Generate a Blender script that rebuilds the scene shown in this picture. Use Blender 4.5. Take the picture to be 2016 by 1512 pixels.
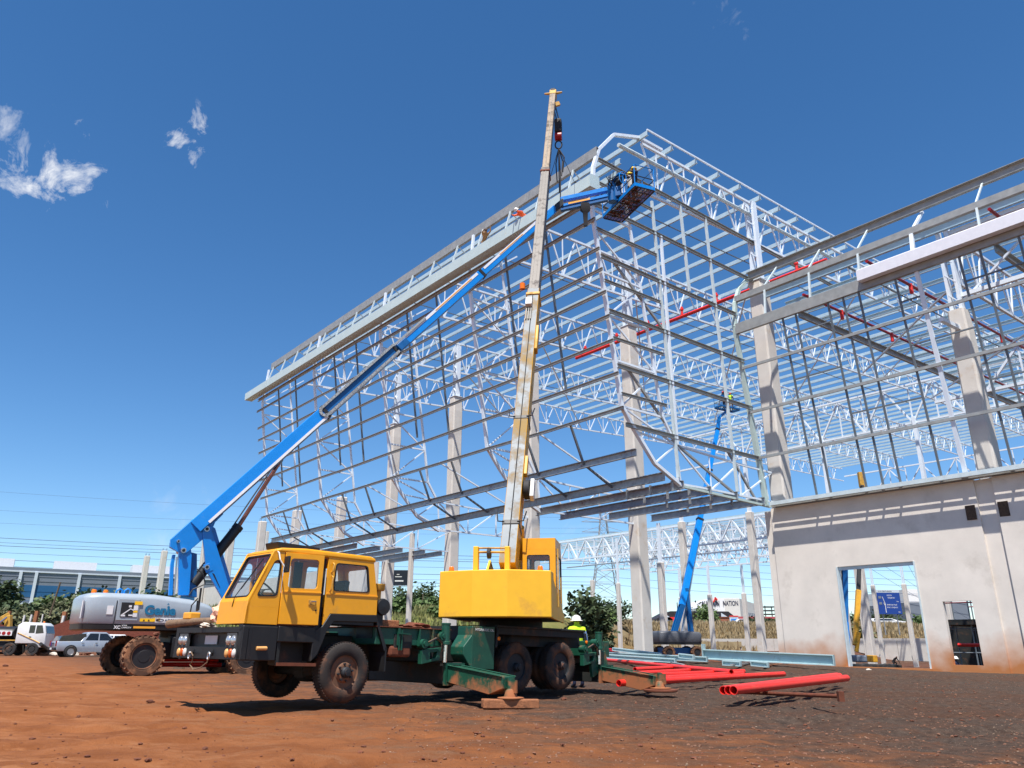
# Construction site: truck crane, boom lift and steel warehouse frame.  Units metres, camera looks +Y.
import bpy, bmesh, math, random
import numpy as np
from mathutils import Vector as Vc, Matrix

random.seed(11)
R = math.radians
for o in list(bpy.data.objects): bpy.data.objects.remove(o)
scene = bpy.context.scene
COL = scene.collection

# ------------------------------------------------------------------ camera
CF, CX, CY, CH = 1500.0, 1008.0, 756.0, 1.1
TILT = math.atan(511.5 / 1500.0); ROLL = R(.28)
_fw = Vc((0, math.cos(TILT), math.sin(TILT)))
_u0 = Vc((0, -math.sin(TILT), math.cos(TILT))); _r0 = Vc((1, 0, 0))
_rt = _r0 * math.cos(ROLL) + _u0 * math.sin(ROLL)
_up = _u0 * math.cos(ROLL) - _r0 * math.sin(ROLL)
CAM = Vc((0, 0, CH))
cd = bpy.data.cameras.new('camera'); cam = bpy.data.objects.new('camera', cd); COL.objects.link(cam)
cd.sensor_width = 36; cd.lens = CF / 2016 * 36; cd.clip_end = 6000; cd.clip_start = .1
m3 = Matrix((_rt, _up, -_fw)).transposed()
cam.matrix_world = Matrix.Translation(CAM) @ m3.to_4x4()
scene.camera = cam

# ------------------------------------------------------------------ light
SUN_EL, SUN_TRAVEL = 66.0, 12.0       # elevation, azimuth the light travels towards (from +Y to +X)
sd = bpy.data.lights.new('sun', 'SUN'); sd.energy = 5.0; sd.angle = R(.53); sd.color = (1, .955, .89)
so = bpy.data.objects.new('sun', sd); COL.objects.link(so)
_d = Vc((math.sin(R(SUN_TRAVEL)) * math.cos(R(SUN_EL)), math.cos(R(SUN_TRAVEL)) * math.cos(R(SUN_EL)), -math.sin(R(SUN_EL))))
so.rotation_euler = _d.to_track_quat('-Z', 'Y').to_euler(); so.location = (0, -20, 60)
scene.view_settings.view_transform = 'Standard'; scene.view_settings.look = 'None'
scene.view_settings.exposure = 0.62; scene.view_settings.gamma = 1
scene.render.engine = 'CYCLES'; scene.render.resolution_x = 1024; scene.render.resolution_y = 768

def px_dir(x, y):
    return (_fw * CF + _rt * (x - CX) - _up * (y - CY)).normalized()

w = bpy.data.worlds.new('World'); scene.world = w; w.use_nodes = True
nt = w.node_tree; N = nt.nodes; N.clear(); LK = nt.links
sky = N.new('ShaderNodeTexSky'); sky.sky_type = 'NISHITA'; sky.sun_disc = False
sky.sun_elevation = R(SUN_EL); sky.sun_rotation = R(180 + SUN_TRAVEL)
sky.altitude = 1500; sky.air_density = 1.0; sky.dust_density = .35; sky.ozone_density = 2.2
hs = N.new('ShaderNodeHueSaturation'); hs.inputs['Saturation'].default_value = 1.26; hs.inputs['Value'].default_value = 1.14
LK.new(sky.outputs[0], hs.inputs['Color'])
tc = N.new('ShaderNodeTexCoord')
def wm(op, a, b=None, clamp=False):
    n = N.new('ShaderNodeMath'); n.operation = op; n.use_clamp = clamp
    for i, v in enumerate((a, b)):
        if v is None: continue
        if isinstance(v, (int, float)): n.inputs[i].default_value = v
        else: LK.new(v, n.inputs[i])
    return n.outputs[0]
nz = N.new('ShaderNodeTexNoise'); nz.inputs['Scale'].default_value = 24; nz.inputs['Detail'].default_value = 10; nz.inputs['Roughness'].default_value = .66
nz.inputs['Distortion'].default_value = .5
LK.new(tc.outputs['Generated'], nz.inputs['Vector'])
def cloud(px, py, rad, gain, lo):
    d = px_dir(px, py)
    dp = N.new('ShaderNodeVectorMath'); dp.operation = 'DISTANCE'; LK.new(tc.outputs['Generated'], dp.inputs[0]); dp.inputs[1].default_value = d
    f = wm('SUBTRACT', 1.0, wm('DIVIDE', dp.outputs['Value'], rad), True)
    n = wm('SUBTRACT', nz.outputs[0], wm('ADD', wm('MULTIPLY', wm('SUBTRACT', 1.0, f), .22), lo), True)
    return wm('MULTIPLY', wm('MULTIPLY', n, gain, True), wm('MULTIPLY', f, 4.0, True))
tot = None
for c in [(112, 345, .075, 5.5, .43), (66, 285, .05, 3.2, .46), (18, 365, .05, 4.5, .44), (342, 268, .055, 5.0, .44), (290, 312, .03, 2.0, .46),
          (5, 238, .035, 3.0, .46), (355, 1015, .11, .8, .48), (1150, 1120, .1, 1.0, .46), (1770, 1180, .1, 1.2, .44), (215, 1075, .05, 1.0, .48), (1440, 2, .07, 1.2, .49)]:
    k = cloud(*c); tot = k if tot is None else wm('MAXIMUM', tot, k)
mx = N.new('ShaderNodeMix'); mx.data_type = 'RGBA'
LK.new(wm('MULTIPLY', tot, .93), mx.inputs[0]); LK.new(hs.outputs[0], mx.inputs[6]); mx.inputs[7].default_value = (6.4, 6.6, 7.0, 1)
bg = N.new('ShaderNodeBackground'); bg.inputs[1].default_value = .094
LK.new(mx.outputs[2], bg.inputs[0])
ow = N.new('ShaderNodeOutputWorld'); LK.new(bg.outputs[0], ow.inputs[0])

# ------------------------------------------------------------------ pixel helpers (photograph pixel -> ray -> point)
def at(x, y, D):
    d = px_dir(x, y); return CAM + d * (D / d.y)
def gz(x, y, z=0.0):
    d = px_dir(x, y); return CAM + d * ((z - CH) / d.z)
def on_plane(x, y, P, n):
    d = px_dir(x, y); return CAM + d * ((P - CAM).dot(n) / d.dot(n))

# ------------------------------------------------------------------ building axes
AZ = R(39.05)
U = Vc((-math.sin(AZ), math.cos(AZ), 0)); V = Vc((math.cos(AZ), math.sin(AZ), 0)); Z = Vc((0, 0, 1))
BO = Vc((14.6595, 42.4061, 0))
def W(u, v, z): return BO + U * u + V * v + Z * z

# ------------------------------------------------------------------ terrain height
def smooth(a, b, x):
    t = np.clip((x - a) / (b - a), 0, 1); return t * t * (3 - 2 * t)
_rng = np.random.RandomState(5); _tab = _rng.rand(256, 256)
def vnoise(x, y):
    xi = np.floor(x).astype(int); yi = np.floor(y).astype(int); fx = x - xi; fy = y - yi
    fx = fx * fx * (3 - 2 * fx); fy = fy * fy * (3 - 2 * fy)
    a = _tab[xi % 256, yi % 256]; b = _tab[(xi + 1) % 256, yi % 256]; c = _tab[xi % 256, (yi + 1) % 256]; d = _tab[(xi + 1) % 256, (yi + 1) % 256]
    return (a * (1 - fx) + b * fx) * (1 - fy) + (c * (1 - fx) + d * fx) * fy - .5
def hgt(x, y):
    x = np.asarray(x, float); y = np.asarray(y, float)
    h = .16 * np.exp(-((x + 11) ** 2 + (y - 26) ** 2) / 60)
    r = np.hypot(x, y)
    near = 1 - smooth(30, 70, r)
    h = h + near * (.05 * vnoise(x * .35, y * .35) + .045 * vnoise(x * 1.3 + 9, y * 1.3) + .04 * vnoise(x * 3.7, y * 3.7 + 4) + .024 * vnoise(x * 9, y * 9))
    # loose heap and wheel ruts by the foot of the wall
    h = h + near * .10 * np.exp(-((x - 12.5) ** 2 / 14 + (y - 29.5) ** 2 / 9)) * (1 + vnoise(x * 2.2, y * 2.2) * 2)
    h = h + .34 * np.exp(-((x - 9) / 7) ** 2 - ((y - 38) / 3.6) ** 2)
    for off, ww in ((-1.0, .2), (.9, .2), (3.4, .25), (-3.1, .22), (-5.0, .22)):
        d = (x * .35 - y * .94 + 11.5 + off) + .25 * vnoise(x * .2, y * .2 + 7) * 4
        h = h - near * .045 * np.exp(-(d / ww) ** 2) * (1 + .5 * np.sin(x * 22)) * (.4 + smooth(.0, .35, vnoise(x * .3 + 5, y * .3) + .2)) + near * .02 * np.exp(-((abs(d) - ww * 1.7) / .1) ** 2)
    # sunken floor inside the low block
    du = (x - BO.x) * U.x + (y - BO.y) * U.y; dv = (x - BO.x) * V.x + (y - BO.y) * V.y
    pit = du - 9 - .36 * np.maximum(dv, 0)
    inside = smooth(1.2, 9, dv) * (1 - smooth(120, 126, dv)) * (1 - smooth(-3, 4, pit)) * smooth(-75, -70, du)
    h = h - 1.35 * inside
    # far bank
    y0 = 90 + 72 * smooth(-8, 32, x) + .1 * np.maximum(-x - 60, 0)
    bank = smooth(y0, y0 + 26, y)
    h = h + 5.6 * bank * (1 + .12 * vnoise(x * .08, y * .08)) + bank * .5 * vnoise(x * .4, y * .4)
    # red spoil heaps in front of the bank
    for mx_, my_, sx_, sy_, a in ((-52, 79, 13, 3.6, 2.5), (-38, 80, 7, 3.2, 2.2), (-27, 83, 8, 3, 1.8), (-66, 80, 9, 4, 2.6), (-13, 86, 7, 3.5, 2.0)):
        h = h + a * np.exp(-((x - mx_) / sx_) ** 2 - ((y - my_) / sy_) ** 2) * (1 + .5 * vnoise(x * .9, y * .9))
    return h
def gh(x, y): return float(hgt(np.array([x]), np.array([y]))[0])
def ground(x, y, it=6):
    """photo pixel -> point on the terrain"""
    p = gz(x, y)
    for _ in range(it): p = gz(x, y, gh(p.x, p.y))
    return p
# ------------------------------------------------------------------ mesh builder
class MB:
    def __init__(s): s.v = []; s.f = []; s.mi = []; s.m = 0
    def _add(s, vs, fs):
        b = len(s.v); s.v.extend([tuple(p) for p in vs])
        for f in fs: s.f.append(tuple(b + i for i in f)); s.mi.append(s.m)
        return s
    def poly(s, pts): return s._add(pts, [tuple(range(len(pts)))])
    def hexa(s, p):      # p0-3 bottom loop, p4-7 top loop
        return s._add(p, [(3, 2, 1, 0), (4, 5, 6, 7), (0, 1, 5, 4), (1, 2, 6, 5), (2, 3, 7, 6), (3, 0, 4, 7)])
    def box(s, c, size, ax=None):
        c = Vc(c); x, y, z = ax if ax else (Vc((1, 0, 0)), Vc((0, 1, 0)), Vc((0, 0, 1)))
        x = x * size[0] / 2; y = y * size[1] / 2; z = z * size[2] / 2
        return s.hexa([c - x - y - z, c + x - y - z, c + x + y - z, c - x + y - z, c - x - y + z, c + x - y + z, c + x + y + z, c - x + y + z])
    def frame(s, p, q, up):
        d = (q - p).normalized(); r = d.cross(up)
        if r.length < 1e-4: r = d.cross(Vc((1, 0, 0)))
        r.normalize(); return d, r, r.cross(d).normalized()
    def bar(s, p, q, w, h, up=Vc((0, 0, 1)), w2=None, h2=None):
        p = Vc(p); q = Vc(q); d, r, u = s.frame(p, q, Vc(up)); w2 = w if w2 is None else w2; h2 = h if h2 is None else h2
        a, b, c, e = r * w / 2, u * h / 2, r * w2 / 2, u * h2 / 2
        return s.hexa([p - a - b, p + a - b, q + c - e, q - c - e, p - a + b, p + a + b, q + c + e, q - c + e])
    def chan(s, p, q, h, w, t, up=Vc((0, 0, 1)), side=1):   # C section, web vertical, flanges to one side
        p = Vc(p); q = Vc(q); d, r, u = s.frame(p, q, Vc(up)); r = r * side
        s.bar(p, q, t, h, up)
        for k in (-1, 1):
            o = r * (w / 2 + t / 2) + u * k * (h / 2 - t / 2)
            s.bar(p + o, q + o, w, t, up)
        return s
    def ibeam(s, p, q, h, w, t, up=Vc((0, 0, 1))):
        p = Vc(p); q = Vc(q); d, r, u = s.frame(p, q, Vc(up))
        s.bar(p, q, t, h - 2 * t, up)
        for k in (-1, 1):
            o = u * k * (h / 2 - t / 2); s.bar(p + o, q + o, w, t, up)
        return s
    def tube(s, p, q, r, n=8, r2=None, caps=True):
        p = Vc(p); q = Vc(q); r2 = r if r2 is None else r2
        d, a, b = s.frame(p, q, Vc((0, 0, 1)) if abs((q - p).normalized().z) < .95 else Vc((0, 1, 0)))
        vs = []
        for c, rr in ((p, r), (q, r2)):
            for i in range(n):
                t = 2 * math.pi * i / n; vs.append(c + a * math.cos(t) * rr + b * math.sin(t) * rr)
        fs = [(i, (i + 1) % n, n + (i + 1) % n, n + i) for i in range(n)]
        if caps: fs += [tuple(range(n - 1, -1, -1)), tuple(range(n, 2 * n))]
        return s._add(vs, fs)
    def path(s, pts, r, n=6, closed=False):
        pts = [Vc(p) for p in pts]; L = len(pts); vs = []
        prev = None
        for i, p in enumerate(pts):
            a = pts[(i - 1) % L] if (closed or i > 0) else p; b = pts[(i + 1) % L] if (closed or i < L - 1) else p
            d = (b - a).normalized()
            if prev is None:
                x = d.cross(Vc((0, 0, 1)));
                if x.length < .05: x = d.cross(Vc((0, 1, 0)))
            else: x = prev - d * prev.dot(d)
            x.normalize(); prev = x; y = d.cross(x)
            rr = r[i] if isinstance(r, (list, tuple)) else r
            for k in range(n):
                t = 2 * math.pi * k / n; vs.append(p + x * math.cos(t) * rr + y * math.sin(t) * rr)
        fs = []
        for i in range(L if closed else L - 1):
            j = (i + 1) % L
            for k in range(n): fs.append((i * n + k, i * n + (k + 1) % n, j * n + (k + 1) % n, j * n + k))
        if not closed: fs += [tuple(range(n - 1, -1, -1)), tuple(range((L - 1) * n, L * n))]
        return s._add(vs, fs)
    def prism(s, pts, vec):
        pts = [Vc(p) for p in pts]; vec = Vc(vec); n = len(pts)
        return s._add(pts + [p + vec for p in pts], [tuple(range(n - 1, -1, -1)), tuple(range(n, 2 * n))] + [(i, (i + 1) % n, n + (i + 1) % n, n + i) for i in range(n)])
    def ring(s, outer, inner, vec):     # plate with a hole, both loops same count
        o = [Vc(p) for p in outer]; i = [Vc(p) for p in inner]; vec = Vc(vec); n = len(o)
        vs = o + i + [p + vec for p in o] + [p + vec for p in i]; fs = []
        for k in range(n):
            j = (k + 1) % n
            fs += [(k, n + k, n + j, j), (2 * n + k, 2 * n + j, 3 * n + j, 3 * n + k), (k, j, 2 * n + j, 2 * n + k), (n + k, 3 * n + k, 3 * n + j, n + j)]
        return s._add(vs, fs)
    def lathe(s, prof, c, axis, n=16, closed=False):    # prof: (radius, height along axis)
        c = Vc(c); ax = Vc(axis).normalized(); x = ax.cross(Vc((0, 0, 1)))
        if x.length < .05: x = ax.cross(Vc((0, 1, 0)))
        x.normalize(); y = ax.cross(x); vs = []
        for r, h in prof:
            for k in range(n):
                t = 2 * math.pi * k / n; vs.append(c + ax * h + x * math.cos(t) * r + y * math.sin(t) * r)
        m = len(prof); fs = []
        for i in range(m if closed else m - 1):
            j = (i + 1) % m
            for k in range(n): fs.append((i * n + k, i * n + (k + 1) % n, j * n + (k + 1) % n, j * n + k))
        if not closed:
            if prof[0][0] > 1e-4: fs.append(tuple(range(n - 1, -1, -1)))
            if prof[-1][0] > 1e-4: fs.append(tuple(range((m - 1) * n, m * n)))
        return s._add(vs, fs)
    def loft(s, loops):      # list of closed loops of equal count, capped
        n = len(loops[0]); vs = [p for l in loops for p in l]; fs = []
        for i in range(len(loops) - 1):
            for k in range(n): fs.append((i * n + k, i * n + (k + 1) % n, (i + 1) * n + (k + 1) % n, (i + 1) * n + k))
        fs += [tuple(range(n - 1, -1, -1)), tuple(range((len(loops) - 1) * n, len(loops) * n))]
        return s._add(vs, fs)
    def mesh(s, name, org=Vc((0, 0, 0)), bevel=0, smooth_deg=None, seg=2):
        me = bpy.data.meshes.new(name)
        ox, oy, oz = org
        me.from_pydata([(p[0] - ox, p[1] - oy, p[2] - oz) for p in s.v], [], s.f)
        me.polygons.foreach_set('material_index', s.mi)
        bm = bmesh.new(); bm.from_mesh(me)
        bmesh.ops.recalc_face_normals(bm, faces=bm.faces)
        if bevel:
            es = [e for e in bm.edges if len(e.link_faces) == 2 and e.calc_face_angle(0) > .4]
            bmesh.ops.bevel(bm, geom=es, offset=bevel, segments=seg, affect='EDGES', profile=.5, clamp_overlap=True)
        bm.to_mesh(me); bm.free()
        if smooth_deg:
            me.polygons.foreach_set('use_smooth', [True] * len(me.polygons)); me.set_sharp_from_angle(angle=R(smooth_deg))
        return me
    def build(s, name, mat, parent=None, bevel=0, smooth_deg=None, seg=2):
        org = world_loc(parent) if parent else Vc((0, 0, 0))
        me = s.mesh(name, org, bevel, smooth_deg, seg)
        for m in (mat if isinstance(mat, (list, tuple)) else [mat]): me.materials.append(m)
        o = bpy.data.objects.new(name, me); COL.objects.link(o)
        if parent: o.parent = parent
        return o

_wl = {}
def world_loc(o):
    l = Vc(o.location); p = o.parent
    while p: l = l + Vc(p.location); p = p.parent
    return l
def tag(o, label, cat, group=None, kind=None):
    o['label'] = label
    if cat: o['category'] = cat
    if group: o['group'] = group
    if kind: o['kind'] = kind
    return o
def thing(name, label, cat, loc, group=None):
    o = bpy.data.objects.new(name, None); o.empty_display_size = .2; COL.objects.link(o); o.location = loc
    return tag(o, label, cat, group)
def solo(mb, name, mat, label, cat, loc, group=None, **k):
    """a thing that is a single mesh, origin at loc"""
    me = mb.mesh(name, Vc(loc), k.get('bevel', 0), k.get('smooth_deg'))
    for m in (mat if isinstance(mat, (list, tuple)) else [mat]): me.materials.append(m)
    o = bpy.data.objects.new(name, me); o.location = loc; COL.objects.link(o)
    return tag(o, label, cat, group)
def struct(o, kind='structure'): o['kind'] = kind; return o
def copy_tree(o, parent=None, delta=None):
    c = o.copy(); COL.objects.link(c); c.parent = parent
    for ch in list(o.children): copy_tree(ch, c)
    return c
def link_copy(me, name, loc, parent=None, rot=None):
    o = bpy.data.objects.new(name, me); COL.objects.link(o)
    if parent: o.parent = parent; loc = Vc(loc) - world_loc(parent)
    o.location = loc
    if rot: o.rotation_euler = rot
    return o

def text_part(txt, size, origin, right, upv, mat, parent, name='lettering', depth=.004, bold=0.0, align='LEFT', spacing=1.0, xscale=1.0):
    """flat raised lettering as a mesh"""
    cu = bpy.data.curves.new(name, 'FONT'); cu.body = txt; cu.size = size; cu.extrude = depth; cu.offset = bold; cu.align_x = align; cu.space_character = spacing
    cu.resolution_u = 3
    ob = bpy.data.objects.new('tmp', cu); COL.objects.link(ob)
    dg = bpy.context.evaluated_depsgraph_get(); me = bpy.data.meshes.new_from_object(ob.evaluated_get(dg))
    bpy.data.objects.remove(ob); bpy.data.curves.remove(cu)
    right = Vc(right).normalized(); upv = Vc(upv).normalized(); nrm = right.cross(upv)
    base = Vc(origin) - (world_loc(parent) if parent else Vc((0, 0, 0)))
    for v in me.vertices: c = v.co.copy(); v.co = base + right * c.x * xscale + upv * c.y + nrm * c.z
    me.materials.clear(); me.materials.append(mat); me.name = name
    o = bpy.data.objects.new(name, me); COL.objects.link(o); o.parent = parent
    return o

# ------------------------------------------------------------------ materials
MT = {}
def srgb(r, g, b):
    f = lambda c: (c / 255 / 12.92) if c <= 10 else ((c / 255 + .055) / 1.055) ** 2.4
    return (f(r), f(g), f(b), 1)
def pm(name, col, rough=.5, metal=0.0, var=.12, scale=4.0, dirt=None, dcol=(.2, .09, .045, 1), dscale=2.5, bump=0.0, bscale=30.0, spec=.5, zdirt=None, coat=0):
    """painted / bare surface: base colour, broad mottling, optional dust patches and fine relief"""
    m = bpy.data.materials.new(name); m.use_nodes = True; t = m.node_tree; n = t.nodes; l = t.links
    b = n['Principled BSDF']; b.inputs['Metallic'].default_value = metal; b.inputs['Specular IOR Level'].default_value = spec
    if coat: b.inputs['Coat Weight'].default_value = coat; b.inputs['Coat Roughness'].default_value = .15
    tcn = n.new('ShaderNodeTexCoord')
    n1 = n.new('ShaderNodeTexNoise'); n1.inputs['Scale'].default_value = scale; n1.inputs['Detail'].default_value = 6; n1.inputs['Roughness'].default_value = .6
    l.new(tcn.outputs['Object'], n1.inputs['Vector'])
    mr = n.new('ShaderNodeMapRange'); mr.inputs[1].default_value = .3; mr.inputs[2].default_value = .7; mr.inputs[3].default_value = 1 - var; mr.inputs[4].default_value = 1 + var
    l.new(n1.outputs[0], mr.inputs[0])
    mu = n.new('ShaderNodeVectorMath'); mu.operation = 'SCALE'; mu.inputs[0].default_value = col[:3]; l.new(mr.outputs[0], mu.inputs['Scale'])
    out = mu.outputs[0]
    rr = n.new('ShaderNodeMapRange'); rr.inputs[3].default_value = max(0, rough - .08); rr.inputs[4].default_value = min(1, rough + .1); l.new(n1.outputs[0], rr.inputs[0])
    rout = rr.outputs[0]
    if dirt or zdirt:
        n2 = n.new('ShaderNodeTexNoise'); n2.inputs['Scale'].default_value = dscale; n2.inputs['Detail'].default_value = 9; n2.inputs['Roughness'].default_value = .68
        l.new(tcn.outputs['Object'], n2.inputs['Vector'])
        src = n2.outputs[0]
        lo = .62 - (dirt or 0) * .3
        if zdirt:    # dust splashed up from the ground: (z0, z1)
            sp = n.new('ShaderNodeSeparateXYZ'); ge = n.new('ShaderNodeNewGeometry'); l.new(ge.outputs['Position'], sp.inputs[0])
            z = n.new('ShaderNodeMapRange'); z.inputs[1].default_value = zdirt[0]; z.inputs[2].default_value = zdirt[1]; z.inputs[3].default_value = .32; z.inputs[4].default_value = 0
            l.new(sp.outputs[2], z.inputs[0]); ad = n.new('ShaderNodeMath'); l.new(src, ad.inputs[0]); l.new(z.outputs[0], ad.inputs[1]); src = ad.outputs[0]
        dr = n.new('ShaderNodeMapRange'); dr.inputs[1].default_value = lo; dr.inputs[2].default_value = lo + .16; l.new(src, dr.inputs[0])
        mxx = n.new('ShaderNodeMix'); mxx.data_type = 'RGBA'; l.new(dr.outputs[0], mxx.inputs[0]); l.new(out, mxx.inputs[6]); mxx.inputs[7].default_value = dcol
        out = mxx.outputs[2]
        mr2 = n.new('ShaderNodeMix'); l.new(dr.outputs[0], mr2.inputs[0]); l.new(rout, mr2.inputs[2]); mr2.inputs[3].default_value = .9; rout = mr2.outputs[0]
    l.new(out, b.inputs['Base Color']); l.new(rout, b.inputs['Roughness'])
    if bump:
        n3 = n.new('ShaderNodeTexNoise'); n3.inputs['Scale'].default_value = bscale; n3.inputs['Detail'].default_value = 5; l.new(tcn.outputs['Object'], n3.inputs['Vector'])
        bp = n.new('ShaderNodeBump'); bp.inputs['Strength'].default_value = bump; bp.inputs['Distance'].default_value = .02; l.new(n3.outputs[0], bp.inputs['Height']); l.new(bp.outputs[0], b.inputs['Normal'])
    MT[name] = m; return m
RED_DUST = (.22, .085, .04, 1)
pm('crane_yellow', srgb(232, 160, 10), .42, var=.06, dirt=.22, dcol=srgb(196, 142, 60), dscale=1.7, coat=.15)
pm('cw_yellow', srgb(240, 182, 40), .55, var=.05, dirt=.12, dcol=srgb(205, 150, 60), dscale=1.2)
pm('dusty_yellow', srgb(196, 150, 60), .6, var=.15, dirt=.35, dcol=srgb(150, 110, 60), dscale=3)
pm('boom_skin', srgb(96, 104, 110), .5, .1, var=.15, scale=2, dirt=.5, dcol=srgb(150, 124, 78), dscale=1.1)
pm('boom_tan', srgb(128, 108, 84), .55, .05, var=.2, scale=1.5, dirt=.4, dcol=srgb(92, 82, 72), dscale=2.2)
pm('boom_yellow', srgb(205, 150, 30), .5, var=.12, dirt=.3, dcol=srgb(150, 105, 40), dscale=2)
pm('boom_grey', srgb(100, 94, 88), .5, .1, var=.2, scale=1.2, dirt=.35, dcol=srgb(95, 88, 84), dscale=3)
pm('black_paint', (.008, .008, .009, 1), .5, var=.25, dirt=.2, dcol=(.03, .024, .02, 1), dscale=3)
pm('black_plastic', (.012, .012, .013, 1), .45, var=.2)
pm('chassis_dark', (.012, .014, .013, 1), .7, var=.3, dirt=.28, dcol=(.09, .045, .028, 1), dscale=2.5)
pm('chassis_green', srgb(18, 74, 56), .5, var=.18, dirt=.22, dcol=srgb(125, 88, 56), dscale=2.2)
pm('outrigger_green', srgb(16, 72, 54), .5, var=.18, dirt=.1, dcol=srgb(150, 92, 56), dscale=3, zdirt=(.18, .62))
pm('tyre', (.022, .017, .015, 1), .85, var=.3, scale=6, dirt=.5, dcol=srgb(104, 66, 44), dscale=1.6, bump=.4, bscale=60)
pm('tyre_dusty', srgb(86, 60, 44), .9, var=.25, scale=5, dirt=.5, dcol=srgb(150, 104, 72), dscale=4, bump=.4, bscale=60)
pm('tyre_clean', (.02, .02, .021, 1), .8, var=.2, dirt=.2, dcol=srgb(120, 85, 60))
pm('rim_dusty', srgb(110, 78, 58), .8, .1, var=.25, dirt=.4, dcol=srgb(150, 88, 54), dscale=5)
pm('rim_black', srgb(34, 34, 37), .55, .1, var=.2, dirt=.05, dcol=srgb(120, 80, 56))
pm('rim_dark', srgb(40, 42, 46), .6, .3, var=.2, dirt=.25, dcol=srgb(140, 85, 56))
pm('steel_bright', (.55, .55, .56, 1), .3, .9, var=.1)
pm('chrome', (.75, .75, .76, 1), .15, 1.0, var=.03)
pm('rod_bronze', srgb(150, 95, 78), .25, .8, var=.1)
pm('lift_blue', srgb(0, 128, 214), .35, var=.05, coat=.3, dirt=.06, dcol=srgb(60, 130, 190))
pm('lift_blue_dark', srgb(4, 88, 150), .4, var=.08)
pm('lift_grey', srgb(152, 162, 170), .38, var=.04, coat=.3, dirt=.05, dcol=srgb(165, 150, 140), dscale=1.5)
pm('lift_grey_dark', srgb(84, 86, 92), .45, var=.08)
pm('white_paint', (.74, .74, .74, 1), .4, var=.05)
pm('offwhite', (.62, .6, .56, 1), .6, var=.08)
pm('label_yellow', srgb(250, 196, 20), .5, var=.04)
pm('label_orange', srgb(235, 165, 50), .5, var=.04)
pm('logo_blue', srgb(20, 108, 148), .5, var=.02)
pm('ink_black', (.012, .012, .013, 1), .6, var=.05)
pm('cable_chain', srgb(168, 170, 168), .5, .4, var=.3, scale=40)
pm('amber', srgb(240, 120, 20), .25, var=.05)
pm('amber_pale', srgb(214, 160, 96), .4, var=.1)
pm('lens_clear', (.5, .52, .54, 1), .1, .6, var=.2, scale=40)
pm('lens_amber', srgb(190, 84, 22), .25, var=.1)
pm('rope', (.03, .028, .028, 1), .7, .3, var=.2)
pm('concrete_col', srgb(204, 198, 190), .85, var=.08, scale=1.2, dirt=.14, dcol=srgb(190, 172, 150), dscale=.9, bump=.25, bscale=25)
pm('steel_white', srgb(222, 231, 240), .4, .0, var=.05, scale=2)
pm('steel_galv', srgb(200, 212, 214), .42, .08, var=.1, scale=3)
pm('steel_galv_dull', srgb(150, 152, 150), .45, .12, var=.15, scale=3)
pm('purlin_galv', srgb(178, 198, 206), .4, .06, var=.08, scale=2)
pm('steel_dark', srgb(104, 112, 118), .5, .1, var=.15)
pm('fascia_grey', srgb(190, 208, 208), .5, .05, var=.05, scale=1.5, dirt=.06, dcol=srgb(196, 190, 170), dscale=1.2)
pm('fascia_white', srgb(226, 226, 232), .45, .05, var=.04)
pm('soffit_galv', srgb(150, 156, 160), .4, .25, var=.2, scale=4, dirt=.15, dcol=srgb(110, 70, 62), dscale=3)
pm('beam_bluegrey', srgb(168, 192, 194), .5, .05, var=.06, scale=2, dirt=.12, dcol=srgb(150, 150, 140), dscale=3)
pm('post_green', srgb(188, 204, 196), .45, .1, var=.08)
pm('pipe_red', srgb(222, 44, 36), .45, var=.08, dirt=.1, dcol=srgb(190, 100, 70), dscale=3)
pm('pipe_maroon', srgb(150, 18, 32), .4, var=.08)
pm('timber', srgb(150, 96, 62), .85, var=.25, scale=9, dirt=.3, dcol=srgb(112, 72, 48), dscale=5, bump=.5, bscale=40)
pm('timber_old', srgb(120, 96, 74), .85, var=.3, scale=8, bump=.5, bscale=40)
pm('stain_dark', srgb(84, 66, 52), .9, var=.4, scale=9, dirt=.3, dcol=srgb(44, 36, 30), dscale=6)
pm('rust', srgb(112, 62, 42), .85, .2, var=.3, scale=8)
pm('cloth_pink', srgb(232, 186, 160), .9, var=.1, scale=6)
pm('skin', srgb(92, 60, 44), .6, var=.05)
pm('hivis', srgb(196, 236, 30), .7, var=.06)
pm('hivis_orange', srgb(240, 96, 40), .7, var=.06)
pm('cloth_navy', srgb(24, 32, 62), .85, var=.15)
pm('cloth_dark', srgb(26, 26, 30), .85, var=.15)
pm('cloth_blue', srgb(110, 140, 180), .85, var=.12)
pm('cloth_tan', srgb(150, 112, 74), .85, var=.12)
pm('helmet_yellow', srgb(245, 205, 20), .4, var=.03)
pm('helmet_white', (.75, .73, .68, 1), .4, var=.03)
pm('helmet_red', srgb(200, 40, 36), .4, var=.03)
pm('car_silver', srgb(168, 176, 186), .3, .35, var=.03, coat=.5, dirt=.08, dcol=srgb(170, 150, 130))
pm('car_white', (.7, .7, .69, 1), .35, var=.04, coat=.4, dirt=.1, dcol=srgb(190, 170, 150))
pm('lamp_red', srgb(150, 16, 20), .3, var=.05)
pm('wh_grey', srgb(112, 120, 132), .6, .1, var=.05, scale=.3)
pm('wh_blue', srgb(24, 84, 128), .6, .05, var=.05, scale=.3)
pm('wh_light', srgb(196, 204, 212), .5, .1, var=.04)
pm('brick_red', srgb(150, 92, 70), .85, var=.12, scale=.8)
pm('roof_red', srgb(122, 48, 48), .6, var=.1)
pm('sign_blue', srgb(24, 62, 138), .5, var=.04)
pm('galv_pole', (.35, .36, .37, 1), .5, .5, var=.1)
pm('wire', srgb(62, 78, 112), .6, .2, var=.05)
pm('wood_pole', srgb(96, 82, 66), .9, var=.2, scale=3)
pm('screen_dark', (.01, .01, .014, 1), .3, var=.1)
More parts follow.
